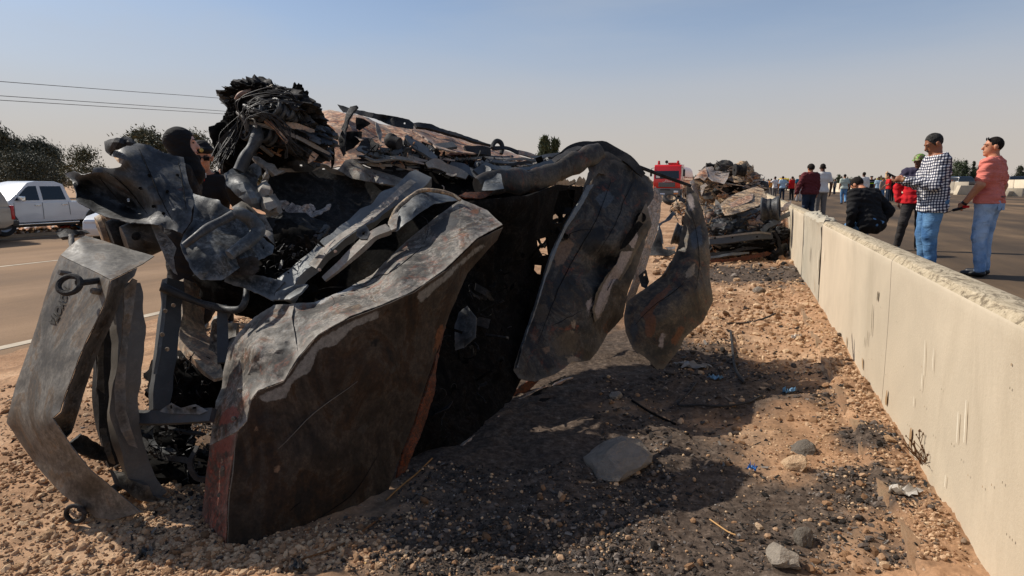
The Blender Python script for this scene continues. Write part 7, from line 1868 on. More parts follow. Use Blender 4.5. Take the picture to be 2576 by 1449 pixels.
xsheet('tunnel', w2, 'R1', [(740, 640, 12.2), (860, 620, 12.3), (880, 720, 12.1), (890, 790, 12.0), (780, 780, 12.0)], M['tan'])
xsheet('tunnel', w2, 'R1', [(890, 560, 12.5), (930, 600, 12.3), (980, 740, 11.8), (930, 780, 11.8), (890, 740, 12.0), (880, 640, 12.3)], M['mottle'])
xsheet('flank_patch', w2, 'R1', [(990, 640, 11.7), (1040, 620, 11.7), (1060, 700, 11.6), (1010, 760, 11.55), (985, 700, 11.6)], M['dark'])
for pts, w, mt in (([(790, 800, 11.6), (980, 790, 11.5), (1120, 745, 11.5), (1250, 715, 11.5), (1340, 670, 11.6), (1430, 620, 11.8)], [9, 11, 12, 11, 9, 8], 'dark'),
                   ([(830, 860, 11.5), (960, 850, 11.4), (1100, 800, 11.4), (1200, 770, 11.45), (1330, 735, 11.5)], [4, 6, 8, 5, 4], 'blue'),
                   ([(1385, 910, 11.2), (1500, 840, 11.25), (1600, 775, 11.35), (1710, 715, 11.5)], [12, 14, 13, 10], 'dark'),
                   ([(840, 900, 11.3), (900, 850, 11.3), (1000, 830, 11.3)], [5, 9, 6], 'zinc'),
                   ([(1600, 700, 11.8), (1660, 640, 11.9), (1720, 570, 12.0)], [10, 14, 3], 'rust'),
                   ([(820, 1165, 11.1), (1000, 1150, 11.1), (1200, 1110, 11.1), (1400, 1090, 11.15)], [10, 9, 9, 6], 'char'),
                   ([(830, 1200, 11.05), (1100, 1160, 11.05), (1250, 1150, 11.1)], [5, 7, 4], 'blue'),
                   ([(1420, 610, 11.9), (1390, 700, 11.7), (1350, 790, 11.5), (1340, 860, 11.4)], [6, 7, 8, 6], 'rust'),
                   ([(1530, 930, 11.2), (1580, 1020, 11.2), (1600, 1150, 11.2)], [9, 7, 5], 'char'),
                   ([(1480, 800, 11.5), (1500, 900, 11.4), (1440, 960, 11.3)], [6, 6, 5], 'dark'),
                   ([(1160, 860, 11.3), (1200, 790, 11.4), (1260, 760, 11.45)], [4, 5, 4], 'char')):
    rod('suspension_bar', 'R1', pts, w, M[mt], w2, 'box', .5, roll=.3, wob=.03, n=6)
rod('bumper_beam', 'R1', [(815, 1018, 11.0), (1000, 1005, 11.0), (1300, 965, 11.05), (1500, 960, 11.15)], [19, 20, 20, 18], M['dark'], w2, 'box', .45, roll=.25)
rod('bumper_beam_lip', 'R1', [(815, 985, 10.98), (1000, 965, 10.98), (1250, 935, 11.0), (1380, 925, 11.05), (1490, 940, 11.1)], [5, 5, 5, 5, 4], M['zinc'], w2, 'box', .5)
for x in (1070, 1340, 880): disc('beam_hole', 'R1', x, 985 - (x - 900) * .03, 10.93, 2.6, M['soot'], w2, -np.array(FWD), th=.01, n=8)
xsheet('valance', w2, 'R1', [(820, 1225, 11.0), (1000, 1215, 11.0), (1250, 1175, 11.05), (1440, 1135, 11.1), (1495, 1150, 11.15), (1460, 1180, 11.1), (1200, 1235, 11.05), (1000, 1250, 11.0), (820, 1252, 11.0)], M['orange'], crum=.02)
xsheet('mud_flap', w2, 'R1', [(1590, 1060, 11.3), (1650, 1040, 11.35), (1705, 1070, 11.4), (1690, 1120, 11.4), (1610, 1130, 11.3)], M['dark'], crum=.05, cs=12)
for (x, y, d, r, sd, sq, mt) in ((960, 880, 11.5, .16, 51, (1.2, 1, .8), 'dark'), (1080, 860, 11.6, .2, 52, (1.3, 1, .9), 'mottle'), (1240, 850, 11.6, .17, 53, (1.3, 1, .9), 'rust'), (1420, 820, 11.7, .15, 54, (1, 1, 1.2), 'dark'), (1330, 900, 11.5, .14, 55, (1, 1, 1), 'mottle'),
                                 (1150, 930, 11.4, .12, 56, (1.4, 1, .6), 'dark'), (960, 730, 11.7, .12, 57, (1, 1, .8), 'dark'), (1600, 930, 11.5, .15, 58, (1, 1, .7), 'char'), (1500, 1060, 11.4, .15, 59, (1, 1, 1), 'soot'), (990, 1080, 11.3, .15, 60, (2, 1, .6), 'soot'), (1250, 1060, 11.3, .15, 61, (2, 1, .6), 'soot'), (1550, 1180, 11.3, .13, 62, (1, 1, .9), 'char')):
    lump('burnt_assembly', P(*uv('R1', x, y), d), r, M[mt], w2, seed=sd, squash=sq, sub=4, fs=7)
def rim_thing(par, fr, x, y, d, wpx, hpx, mat, ax=None, name='wheel_rim'):
    c = P(*uv(fr, x, y), d); L = wpx * d / FPX / 2; r = hpx * d / FPX / 2
    ax = Vector(ax if ax is not None else (.95, -.2, .1)).normalized()
    rot = ax.to_track_quat('X', 'Z').to_matrix()
    prof = [(-L, r * .2), (-L, r * .98), (-L * .85, r), (-L * .6, r * .9), (-L * .3, r * .82), (0, r * .86), (L * .2, r * .80), (L * .55, r * .92), (L * .85, r), (L, r * .98), (L, r * .86), (L * .5, r * .7), (L * .3, .001)]
    return wchild(name, MB().lathe(prof, 28, 'x', c, rot).mesh(name, mat, True, 30), par)
rim_thing(w2, 'R1', 1490, 668, 11.0, 42, 62, M['dark'], RIGHT * .85 + AHEAD * -.45 + np.array([0, 0, .08]))
rim_thing(w2, 'R1', 485, 950, 11.6, 26, 58, M['dark'], RIGHT * .9 + AHEAD * -.3 + np.array([0, 0, -.25]))
xsheet('light_blue_pillar', w2, 'R1', [(420, 690, 12.2), (440, 720, 12.2), (390, 790, 12.1), (300, 830, 12.0), (270, 860, 11.9), (300, 960, 11.8), (315, 1050, 11.7), (290, 1050, 11.7), (255, 900, 11.8), (255, 830, 11.9), (330, 790, 12.05), (380, 730, 12.15)], M['blue'], crum=.02)
xsheet('side_frame', w2, 'R1', [(150, 1180, 11.5), (200, 1060, 11.6), (260, 900, 11.8), (280, 960, 11.7), (300, 1060, 11.6), (310, 1110, 11.5), (440, 1125, 11.4), (450, 1150, 11.35), (380, 1190, 11.3), (250, 1180, 11.3)], M['char'], crum=.04)
xsheet('white_scrap', w2, 'R1', [(330, 1090, 11.3), (440, 1080, 11.35), (445, 1110, 11.3), (370, 1120, 11.28)], M['pinkash'], crum=.03)
for i in range(60):
    x, y = rng.uniform(600, 1560), rng.uniform(640, 1130)
    d = 11.5 - (y - 640) / 490 * .4 + rng.uniform(-.1, .15)
    a = rng.uniform(-.5, .5); L = rng.uniform(40, 150)
    rod('torn_strip', 'R1', [(x, y, d), (x + L * .5, y + L * .5 * a + rng.uniform(-12, 12), d), (x + L, y + L * a, d + .1)], [1.5, rng.uniform(2, 6), 1.5], M[rng.choice(['dark', 'tan', 'tan', 'rust', 'zinc', 'char', 'mottle'])], w2, 'box', .35, roll=rng.uniform(-.6, .8), wob=.03, seed=i, n=6, sub=3)

g3 = G(1790, 596)
w3 = thing('overturned_van', 'pale rusted vehicle underside heaped up farthest, with drums on top', 'wreck', (float(g3[0]), float(g3[1]), 0))
xsheet('hull', w3, 'R1', [(650, 330, 16.5), (760, 200, 16.8), (1050, 260, 17), (1170, 200, 17), (1300, 300, 17), (1340, 380, 16.8), (1440, 460, 16.5), (1460, 700, 15.8), (900, 720, 15.5), (620, 640, 15.5), (590, 420, 16)], M['tan'], crum=.1, step=6)
xsheet('floor_pan', w3, 'R1', [(770, 215, 16.4), (850, 205, 16.5), (870, 250, 16.3), (1040, 265, 16.3), (1020, 340, 15.7), (980, 395, 15.4), (850, 365, 15.4), (800, 320, 15.6), (780, 260, 16.0)], M['pinkash'], crum=.06)
xsheet('floor_pan', w3, 'R1', [(650, 340, 15.8), (720, 250, 16.2), (780, 210, 16.4), (800, 315, 15.6), (760, 360, 15.4), (720, 330, 15.5)], M['rust'], crum=.06)
xsheet('side_skin', w3, 'R1', [(600, 370, 15.9), (640, 350, 16), (680, 420, 15.9), (690, 500, 15.8), (720, 590, 15.6), (690, 560, 15.5), (640, 470, 15.6)], M['pinkash'], crum=.05)
xsheet('side_skin', w3, 'R1', [(720, 420, 15.9), (800, 370, 16), (830, 400, 15.9), (770, 430, 15.8), (750, 480, 15.7), (730, 540, 15.6)], M['pinkash'], crum=.05)
xsheet('side_skin', w3, 'R1', [(740, 500, 15.8), (830, 490, 15.8), (860, 560, 15.6), (760, 560, 15.5)], M['mottle'], crum=.05)
xsheet('sill', w3, 'R1', [(720, 330, 16), (900, 350, 15.9), (1050, 390, 15.8), (1200, 420, 15.7), (1040, 400, 15.7), (860, 372, 15.75), (730, 345, 15.9)], M['tan'], crum=.02)
xsheet('plate', w3, 'R1', [(1020, 350, 16), (1080, 300, 16.2), (1160, 330, 16.2), (1190, 370, 16), (1100, 380, 15.8)], M['tan'], crum=.05)
xsheet('upper_plate', w3, 'R1', [(1000, 530, 15.5), (1180, 480, 15.7), (1340, 390, 16.0), (1300, 470, 15.8), (1100, 530, 15.5)], M['mottle'], crum=.06)
rim_thing(w3, 'R1', 1150, 240, 15.8, 26, 32, M['char'], RIGHT, 'brake_drum')
for (x, y) in ((800, 185), (830, 190), (860, 195)): rim_thing(w3, 'R1', x, y, 16.6, 7, 11, M['char'], RIGHT, 'spring_coil')
lump('differential', P(*uv('R1', 980, 230), 16.5), .22, M['mottle'], w3, amp=.2, seed=71, squash=(1.2, 1, .9))
for (x, y, r, sd, mt) in ((1170, 195, .13, 72, 'tan'), (1220, 250, .15, 73, 'tan'), (1290, 330, .15, 74, 'rust'), (1080, 430, .2, 75, 'soot'), (1130, 440, .16, 76, 'dark'), (960, 460, .16, 77, 'char'), (680, 590, .16, 78, 'tan'), (640, 650, .2, 79, 'char'), (520, 640, .2, 80, 'tan'), (1390, 420, .14, 81, 'mottle'), (960, 520, .14, 82, 'rust')):
    lump('burnt_assembly', P(*uv('R1', x, y), 16.2), r, M[mt], w3, seed=sd, squash=(1.2, 1, .9), fs=5)
for i in range(70):
    x = rng.uniform(640, 1360); lo_ = 200 + max(0, (x - 1150)) * .7 + max(0, 800 - x) * .6
    y = rng.uniform(lo_, 560)
    a = rng.uniform(-.4, .6); L = rng.uniform(40, 170)
    rod('torn_strip', 'R1', [(x, y, 16), (x + L * .5, y + L * .5 * a + rng.uniform(-14, 14), 16), (x + L, y + L * a, 16.1)], [1.5, rng.uniform(2, 5), 1.2], M[rng.choice(['tan', 'tan', 'rust', 'zinc', 'dark', 'char', 'pinkash'])], w3, 'box', .35, roll=rng.uniform(-.6, .8), wob=.05, seed=i, n=6, sub=3)
wires('loose_wire', 'R1', [[(1180, 190, 16.3), (1240, 230, 16.3), (1290, 300, 16.3), (1330, 340, 16.3)], [(1190, 180, 16.3), (1215, 160, 16.3), (1225, 150, 16.3)], [(1270, 260, 16.3), (1290, 230, 16.3), (1295, 215, 16.3)], [(900, 170, 16.4), (940, 200, 16.4), (1010, 235, 16.4)]], M['copper'], 40, 2.2, .008, w3)
clutter('burnt_bits', 'R1', [(600, 640), (760, 600), (960, 620), (1000, 760), (1400, 660), (1560, 780), (1680, 900), (1600, 1180), (900, 1200), (620, 1150)], lambda x, y: 11.75 - (y - 640) / 490 * .4, 260, 10, ['zinc', 'tan', 'rust', 'char', 'tan', 'bumper'], w2, jit=.15, seed=8)
clutter('burnt_bits', 'R1', [(370, 640), (520, 560), (720, 600), (740, 760), (560, 800), (440, 780)], 12.6, 120, 8, ['tan', 'char', 'pinkash', 'dark'], w2, jit=.3, seed=9)
clutter('burnt_bits', 'R1', [(660, 330), (790, 180), (1040, 230), (1180, 180), (1260, 240), (1330, 370), (1440, 470), (1400, 520), (1000, 540), (640, 640), (600, 480)], lambda x, y: 16.45 + (560 - y) / 380 * .5, 380, 7, ['tan', 'rust', 'tan', 'zinc', 'bumperd', 'pinkash'], w3, jit=.2, seed=10)
# loose wheel near the lorry
q = P(*uv('R1', 392, 563), 24)
lw = thing('loose_wheel', 'bare burnt wheel lying on the road in front of the red tanker', 'wheel', tuple(map(float, q)))
rot_ = Vector((.25, -.5, .83)).to_track_quat('X', 'Z').to_matrix()
child('tyre', MB().lathe([(-.09, .16), (-.09, .26), (-.05, .30), (.05, .30), (.09, .26), (.09, .17)], 22, 'x', (0, 0, 0), rot_).mesh('tyre', M['char'], True, 30), lw)
child('rim', MB().lathe([(.0, .001), (.03, .06), (.02, .1), (.06, .15), (.09, .18)], 22, 'x', (0, 0, 0), rot_).mesh('rim', M['tan'], True, 30), lw)
# ================================================================ far walls, trees, cables
ORD = 'first second third fourth fifth sixth seventh eighth ninth tenth eleventh twelfth thirteenth fourteenth fifteenth sixteenth seventeenth eighteenth'.split()
far = [(1892, 474, 1.25), (1990, 479, 1.25), (2060, 482, 1.25), (2150, 484, 1.3), (2240, 485, 1.35), (2330, 486, 1.4), (2435, 487, 1.4)]
for i in range(len(far) - 1):
    a, b = far[i], far[i + 1]
    p0, p1 = G(a[0], a[1], .15), G(b[0], b[1], .15)
    n = 3
    for k in range(n):
        q0, q1 = p0 + (p1 - p0) * (k / n), p0 + (p1 - p0) * ((k + .988) / n)
        c = (q0 + q1) / 2; L = float(np.linalg.norm(q1 - q0)); ang = math.atan2(q1[1] - q0[1], q1[0] - q0[0])
        mb = MB().prism([(-.3, -.2), (-.3, .1), (-.12, .35), (-.09, a[2]), (.09, a[2]), (.12, .35), (.3, .1), (.3, -.2)], -L / 2, L / 2)
        R_ = Matrix.Rotation(ang - math.pi / 2, 3, 'Z')
        mb.v = [tuple(R_ @ Vector(v)) for v in mb.v]
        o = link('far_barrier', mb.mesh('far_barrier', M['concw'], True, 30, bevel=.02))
        o.location = (c[0], c[1], .15)
        tag(o, 'white far barrier segment, %s from the left end of the far row' % ORD[i * 3 + k], 'barrier', 'far white barrier row')
p0, p1 = G(2508, 489, .15), G(2600, 492, .15)
for k in range(2):
    q0, q1 = p0 + (p1 - p0) * (k / 2), p0 + (p1 - p0) * ((k + .98) / 2)
    c = (q0 + q1) / 2; L = float(np.linalg.norm(q1 - q0)); ang = math.atan2(q1[1] - q0[1], q1[0] - q0[0])
    mb = MB().box((0, 0, .8), (L, .35, 1.6), None); R_ = Matrix.Rotation(ang, 3, 'Z'); mb.v = [tuple(R_ @ Vector(v)) for v in mb.v]
    o = link('far_barrier', mb.mesh('far_barrier', M['concw'], True, 30, bevel=.04)); o.location = (c[0], c[1], .15)
    tag(o, ['pale concrete wall block left of the rubble at the right edge', 'pale concrete wall block at the right picture edge'][k], 'barrier')
# low stained block in front of the wall
p0, p1 = G(2396, 490, .15), G(2478, 490, .15)
c = (p0 + p1) / 2; L = float(np.linalg.norm(p1 - p0)); ang = math.atan2(p1[1] - p0[1], p1[0] - p0[0])
mb = MB().prism([(-L / 2 + .25, 0), (-L / 2 + .6, 1.0), (L / 2 - .1, 1.0), (L / 2, 0)], -.3, .3); R_ = Matrix.Rotation(ang, 3, 'Z'); mb.v = [tuple(R_ @ Vector(v)) for v in mb.v]
o = link('concrete_block', mb.mesh('concrete_block', M['conc'], True, 30, bevel=.04)); o.location = (c[0], c[1], .15)
tag(o, 'low stained concrete block with sloping end in front of the far wall', 'concrete block')
for k in range(5):
    q = G(2522 + k * 9, 493 + (k % 2), .15)
    m_ = MB().box((0, 0, .3), (1.1 + .3 * (k % 2), .8, .5 + .15 * k % .5), Matrix.Rotation(k * .9, 3, 'Z') @ Matrix.Rotation(.3 * (k % 3), 3, 'X'))
    o = link('rubble_block', m_.mesh('rubble_block', M['conc'], True, 30, bevel=.05)); o.location = tuple(q)
    tag(o, 'broken concrete chunk in the far wall gap, %s from the left' % ['first', 'second', 'third', 'fourth', 'fifth'][k], 'rubble', 'rubble in the wall gap')

# small minaret tower
q = G(2229, 466, .15); d_ = depth_of(q); s_ = d_ / FPX
tw = thing('tower', 'slim tan minaret tower on the far skyline above the crowd', 'tower', (float(q[0]), float(q[1]), 0))
M['tower'] = plain('tower_stone', srgb(206, 170, 128), .9, var=.15, scale=.3)
H_ = 36 * s_; r_ = 4.2 * s_
child('shaft', MB().lathe([(0, r_ * 1.2), (H_ * .5, r_ * 1.05), (H_ * .5, r_ * 1.35), (H_ * .55, r_ * 1.35), (H_ * .55, r_ * .95), (H_ * .82, r_ * .9), (H_ * .82, r_ * 1.15), (H_ * .86, r_ * 1.15), (H_ * .86, r_ * .6), (H_ * .93, r_ * .55), (H_, .02)], 10, 'z').mesh('shaft', M['tower'], True, 30), tw)
child('window', MB().box((0, -r_ * .93, H_ * .7), (r_ * .6, r_ * .2, H_ * .12)).mesh('window', M['black'], False), tw)

# mud brick wall on the left horizon
a, b = G(-60, 489, -.40), G(62, 488, -.40)
c = (a + b) / 2; L = float(np.linalg.norm(b - a)); ang = math.atan2(b[1] - a[1], b[0] - a[0])
mw = MB().box((0, 0, 1.0), (L, .4, 2.0)); R_ = Matrix.Rotation(ang, 3, 'Z'); mw.v = [tuple(R_ @ Vector(v)) for v in mw.v]
o = link('mud_wall', mw.mesh('mud_wall', plain('mud_brick', srgb(168, 122, 86), .95, var=.2, scale=.5), False)); o.location = (c[0], c[1], -.4)
tag(o, 'low tan mud brick wall below the dark trees at the left', 'wall')

def leaf_mat(name, c1, c2):
    m, n, l, b = new_mat(name)
    g = n.new("ShaderNodeNewGeometry")
    l.new(ramp(n, l, g.outputs['Random Per Island'], [(0, c1), (1, c2)]), b.inputs['Base Color'])
    b.inputs['Roughness'].default_value = .7
    return m
M['leafd'] = leaf_mat('dark_needles', (.024, .030, .016), (.095, .098, .055))
M['leafo'] = leaf_mat('olive_needles', (.04, .045, .018), (.12, .115, .05))
M['leafg'] = leaf_mat('green_leaves', (.03, .045, .016), (.09, .115, .045))
M['bark'] = plain('bark', (.06, .045, .032), .9, var=.3, bmp=.4)
def tree(label, name, u, vb, vt, d, wpx, z0, mat, lean=(0, 0), nb=46, nl=70, wind=(-.5, .0, .75), shape='round', group=None, leaf=(.42, .10), density=2.5):
    base = P(u, vb, d); top = P(u, vt, d)
    h = float(top[2] - z0); w = wpx * d / FPX
    root = thing(name, label, 'tree', (float(base[0]), float(base[1]), float(z0)), 0, group)
    r = random.Random(label)
    tr = MB()
    tp = [np.array([0, 0, -.2]), np.array([lean[0] * .3, lean[1] * .3, h * .35]), np.array([lean[0], lean[1], h * .85])]
    tr.tube(crom(tp, 4), list(np.linspace(h * .028, h * .008, 9)), 7)
    lv, lf = [], []
    wv = RIGHT * wind[0] + AHEAD * wind[1] + np.array([0, 0, wind[2]])
    for i in range(nb):
        t = r.random()
        z = h * (.22 + .74 * t)
        if shape == 'cone': rad = w * .5 * (1 - t) ** .8 * r.uniform(.4, 1)
        elif shape == 'round': rad = w * .5 * math.sqrt(max(.05, 1 - (1.7 * t - .75) ** 2)) * r.uniform(.25, 1)
        else: rad = w * .5 * (1.05 - .75 * t) * r.uniform(.2, 1)
        a = r.uniform(0, 2 * math.pi)
        s = t * .8
        b0 = np.array([lean[0] * s, lean[1] * s, z * .8])
        tip = b0 + (RIGHT * math.cos(a) + AHEAD * math.sin(a)) * rad + np.array([0, 0, z * .2 + h * .02]) + wv * h * .05
        if i % 2 == 0: tr.tube([b0, (b0 + tip) / 2 + np.array([0, 0, h * .015]), tip], [h * .007, h * .005, h * .002], 5, cap=False)
        cr = w * r.uniform(.055, .115) * (1.2 if shape == 'round' else .9)
        for k in range(int(nl * density)):
            p = tip + np.array([r.gauss(0, cr), r.gauss(0, cr), r.gauss(0, cr * .8)]) + wv * r.uniform(-1, 1.2) * cr
            dv = wv + np.array([r.gauss(0, .5), r.gauss(0, .5), r.gauss(0, .4)]); dv /= np.linalg.norm(dv)
            sd = np.cross(dv, np.array([r.gauss(0, 1), r.gauss(0, 1), r.gauss(0, 1)])); sd /= np.linalg.norm(sd) + 1e-6
            Lh = h * leaf[0] * .1 * r.uniform(.6, 1.5); wh = h * leaf[1] * .1 * r.uniform(.6, 1.4)
            bi = len(lv)
            lv += [tuple(p - sd * wh), tuple(p + sd * wh), tuple(p + dv * Lh + sd * wh * .3), tuple(p + dv * Lh - sd * wh * .3)]
            lf.append((bi, bi + 1, bi + 2, bi + 3))
    child('trunk', tr.mesh('trunk', M['bark'], True, 180), root)
    mb = MB(); mb.v, mb.f = lv, lf
    child('crown', mb.mesh('crown', mat, False, fix=False), root)
    return root
tree('tall dark windblown casuarina tree at the left picture edge', 'casuarina_tree', 2, 492, 338, 75, 84, -.4, M['leafd'], nb=70, wind=(-.2, 0, .9))
tree('dark casuarina tree second from the left edge behind the pickups', 'casuarina_tree', 56, 492, 366, 78, 84, -.4, M['leafd'], nb=80)
tree('dark streaming casuarina tree above the white pickup cab', 'casuarina_tree', 116, 492, 366, 80, 76, -.4, M['leafd'], nb=80, wind=(-.75, 0, .65))
tree('thin dark casuarina tree at the right end of the left clump', 'casuarina_tree', 140, 492, 378, 82, 60, -.4, M['leafd'], nb=50)
tree('low dark bushy tree filling under the left clump', 'casuarina_tree', 80, 492, 400, 72, 150, -.4, M['leafd'], nb=70, wind=(-.3, 0, .5))
tree('small open olive green tree between the left clump and the torn hood', 'casuarina_tree', 224, 490, 385, 70, 90, -.4, M['leafo'], nb=44, nl=44, wind=(-.6, 0, .6))
tree('olive tree behind the headscarf, its left half showing', 'casuarina_tree', 385, 490, 345, 68, 100, -.4, M['leafo'], nb=60, wind=(-.7, 0, .6))
tree('olive tree with drooping crown right of the headscarf', 'casuarina_tree', 500, 490, 355, 68, 110, -.4, M['leafo'], nb=60, wind=(-.7, 0, .7))
tree('olive tree glimpsed under the upturned engine', 'casuarina_tree', 690, 492, 372, 70, 80, -.4, M['leafo'], nb=50, wind=(-.4, 0, .8))
tree('twin topped conifer showing above the middle of the wreck', 'conifer_tree', 1371, 482, 356, 95, 50, -.4, M['leafg'], nb=60, shape='cone', wind=(-.1, 0, 1))
tree('shorter right hand top of the pair of conifers above the wreck', 'conifer_tree', 1396, 482, 364, 96, 42, -.4, M['leafg'], nb=50, shape='cone', wind=(-.1, 0, 1))
for (u, vt, w, sh, lab, mt) in ((2402, 412, 50, 'round', 'bushy green tree behind the dark blue car left of the pointed pair', 'leafg'), (2438, 424, 44, 'round', 'low green tree between the bushy one and the pointed pair', 'leafg'), (2424, 408, 14, 'cone', 'left one of the two pointed cypresses near the right edge', 'leafd'), (2444, 410, 12, 'cone', 'right one of the two pointed cypresses near the right edge', 'leafd'),
                            (2466, 428, 40, 'round', 'low green tree just left of the salmon shirt', 'leafg'), (2562, 422, 30, 'cone', 'dark pointed tree at the right picture edge', 'leafd'), (2572, 436, 40, 'round', 'green shrub at the right picture edge beyond the wall', 'leafg'), (2384, 430, 50, 'round', 'green shrubby tree beside the checked shirt sleeve', 'leafg')):
    tree(lab, 'roadside_tree', u, 470, vt, 125, w, .2, M[mt], nb=40, nl=40, shape=sh, wind=(-.1, 0, .8))
SKY_AT = ['above the dark clothed man at the left of the crowd', 'above the outstretched arm', 'just right of the white tee shirt', 'left of the pointed skyline tree', 'with a pointed top left of the striped tee', 'right behind the striped tee', 'between the striped tee and the loose white shirt', 'above the loose white shirt', 'above the policeman', 'right of the minaret tower', 'with a pointed top right of the minaret tower', 'left of the camouflage cap', 'low behind the striped tee', 'behind the maroon hoodie']
for i, (u, vt, w) in enumerate(((1912, 449, 20), (1935, 451, 26), (2078, 447, 18), (2092, 450, 22), (2108, 441, 14), (2140, 448, 24), (2158, 445, 12), (2176, 449, 22), (2198, 452, 24), (2248, 449, 26), (2262, 444, 14), (2276, 450, 24), (2130, 452, 30), (2044, 452, 22))):
    tree('small hazy skyline tree ' + SKY_AT[i], 'skyline_tree', u, 466, vt, 260, w, -.3, M['leafg'], nb=22, nl=22, wind=(0, 0, .7), group='small trees along the far skyline', leaf=(.5, .12))
# far scrub line
mb = MB(); r_ = random.Random(4)
for i in range(1500):
    u = r_.uniform(-60, 2640); d = r_.uniform(380, 620)
    p = P(u, 461, d); hgt = r_.uniform(1.2, 5.5) * (1 if r_.random() < .85 else 1.6)
    w = r_.uniform(2, 7)
    for k in range(5):
        c = np.array([p[0] + r_.gauss(0, w * .4), p[1] + r_.gauss(0, 2), -.4 + hgt * r_.uniform(.2, .7)])
        mb.add([c + RIGHT * -w * .3, c + np.array([0, 0, -hgt * .3]), c + RIGHT * w * .3, c + np.array([0, 0, hgt * .3])], [(0, 1, 2, 3)])
tag(link('scrub', mb.mesh('scrub', leaf_mat('scrub_haze_tint', srgb(118, 110, 92), srgb(150, 138, 116)), False, fix=False)), 'line of hazy scrub along the horizon', 'scrub', kind='stuff')  # distance haze is mixed into these pale leaf colours
# small hoardings beyond the crowd
for (u, v, wd, hh, c, lab) in ((2082, 452, 12, 6, srgb(190, 200, 70), 'yellow green board beyond the barrier row behind the white tee shirt'), (2212, 451, 14, 6, srgb(196, 180, 70), 'yellow board behind the pale blue shirt near the policeman')):
    p = P(u, v + hh, 140); s_ = 140 / FPX
    mb = MB().box((0, 0, hh * s_), (wd * s_, .2, hh * s_), Matrix.Rotation(PSI, 3, 'Z')).box((0, 0, hh * s_ * .2), (.2, .2, hh * s_), None)
    o = link('hoarding', mb.mesh('hoarding', plain('board_paint', c, .7), False)); o.location = (p[0], p[1], p[2]); tag(o, lab, 'board')
# overhead cables sagging towards the right
for i, (v0, v1, um, vm, lab) in enumerate(((205, 251, 800, 279, 'topmost overhead cable on the left'), (241, 282, 800, 302, 'middle overhead cable on the left'), (252, 289, 800, 308, 'lowest overhead cable on the left'))):
    pts = [P(-160, v0 - 160 * (v1 - v0) / 590, 27), P(0, v0, 30), P(300, v0 + (v1 - v0) * .50, 37), P(592, v1, 47), P(um, vm, 58), P(1150, vm + (92, 84, 84)[i], 90), P(1330, vm + (140, 130, 130)[i], 130)]
    o = link('overhead_cable', MB().tube(crom(pts, 6), .016, 5, cap=False).mesh('overhead_cable', M['wire']))
    tag(o, lab + ' against the sky', 'cable', 'overhead cables')

# ================================================================ loose things on the ground
def rock_mesh(name, seed, sub=2, rough=.28):
    bm = bmesh.new(); bmesh.ops.create_icosphere(bm, subdivisions=sub, radius=1)
    r = random.Random(seed)
    pl = [Vector((r.gauss(0, 1), r.gauss(0, 1), r.gauss(0, 1))).normalized() for _ in range(9)]
    ds = [r.uniform(.55, .85) for _ in pl]
    for v in bm.verts:
        k = 1.0
        for n_, dd in zip(pl, ds):
            q = v.co.normalized().dot(n_)
            if q > 0: k = min(k, dd / q)
        v.co = v.co.normalized() * k * (1 + rough * .5 * mnoise.noise(v.co * 2.3 + Vector((seed, 0, 0))))
    me = bpy.data.meshes.new(name); bm.to_mesh(me); bm.free()
    return me
def stone_mat(name, a, b, c):
    m, n, l, bs = new_mat(name)
    oi = n.new("ShaderNodeObjectInfo"); tc = n.new("ShaderNodeTexCoord").outputs['Object']
    col = ramp(n, l, oi.outputs['Random'], [(0, a), (.5, b), (1, c)])
    col = mixc(n, l, .5, col, ramp(n, l, tnoise(n, l, tc, 3, 6, .7), [(.3, .3), (.7, .72)]), 'OVERLAY')
    l.new(col, bs.inputs['Base Color']); bs.inputs['Roughness'].default_value = .95; bs.inputs['Specular IOR Level'].default_value = .15
    bump(n, l, bs, tnoise(n, l, tc, 6, 5, .7), .6, .06)
    return m
M['stone'] = stone_mat('tan_stone', srgb(156, 116, 84), srgb(190, 152, 114), srgb(214, 184, 150))
M['stoned'] = stone_mat('sooty_stone', (.03, .027, .024), (.10, .08, .065), (.22, .18, .15))
M['ashrock'] = stone_mat('grey_ash_rock', srgb(92, 86, 78), srgb(150, 138, 124), srgb(176, 166, 150))
SM = []
for i in range(10):
    me = rock_mesh('stone', i); me.materials.append(M['stone']); me.shade_flat(); SM.append(me)
SD = []
for i in range(6):
    me = rock_mesh('stone', i + 20); me.materials.append(M['stoned']); me.shade_flat(); SD.append(me)
def put(name, me, p, s, label, cat, group=None, sink=.35, flat=.7, rz=None):
    o = bpy.data.objects.new(name, me); COL.objects.link(o)
    o.scale = (s, s * rng.uniform(.7, 1), s * flat)
    o.rotation_euler = (rng.uniform(-.4, .4), rng.uniform(-.4, .4), rng.uniform(0, 6.28) if rz is None else rz)
    o.location = (p[0], p[1], gz(p[0], p[1]) + s * flat * (1 - sink) * .55)
    return tag(o, label, cat, group)
cnt = 0
zones = [((0, 990, 500, 1449), 110, .35), ((480, 1330, 1500, 1449), 45, .35), ((1640, 680, 2080, 960), 45, .4), ((1500, 1000, 2050, 1449), 45, .45), ((2050, 960, 2460, 1449), 40, .45)]
LM = [('foot of the upright bumper', (300, 1325)), ('bottom corner of the bed side', (560, 1395)), ('right bottom corner of the bed side', (975, 1240)), ('big grey slab', (1562, 1190)), ('pale pinkish rock', (1995, 1195)), ('upright grey lump', (2022, 1370)),
      ('tip of the standing fender', (1650, 935)), ('dry weed', (2330, 1215)), ('white torn wrapper', (2270, 1280)), ('bent black rod', (1760, 1028)), ('rock on the lit dirt', (1910, 745)), ('bumper bend', (90, 1090)), ('cab sill', (1290, 1050)), ('larger tan rock', (120, 1365)), ('grey rock at the bottom edge', (1965, 1430)), ('tan stone at the bottom edge', (1300, 1445))]
LM = [(n, G(*q)) for n, q in LM]
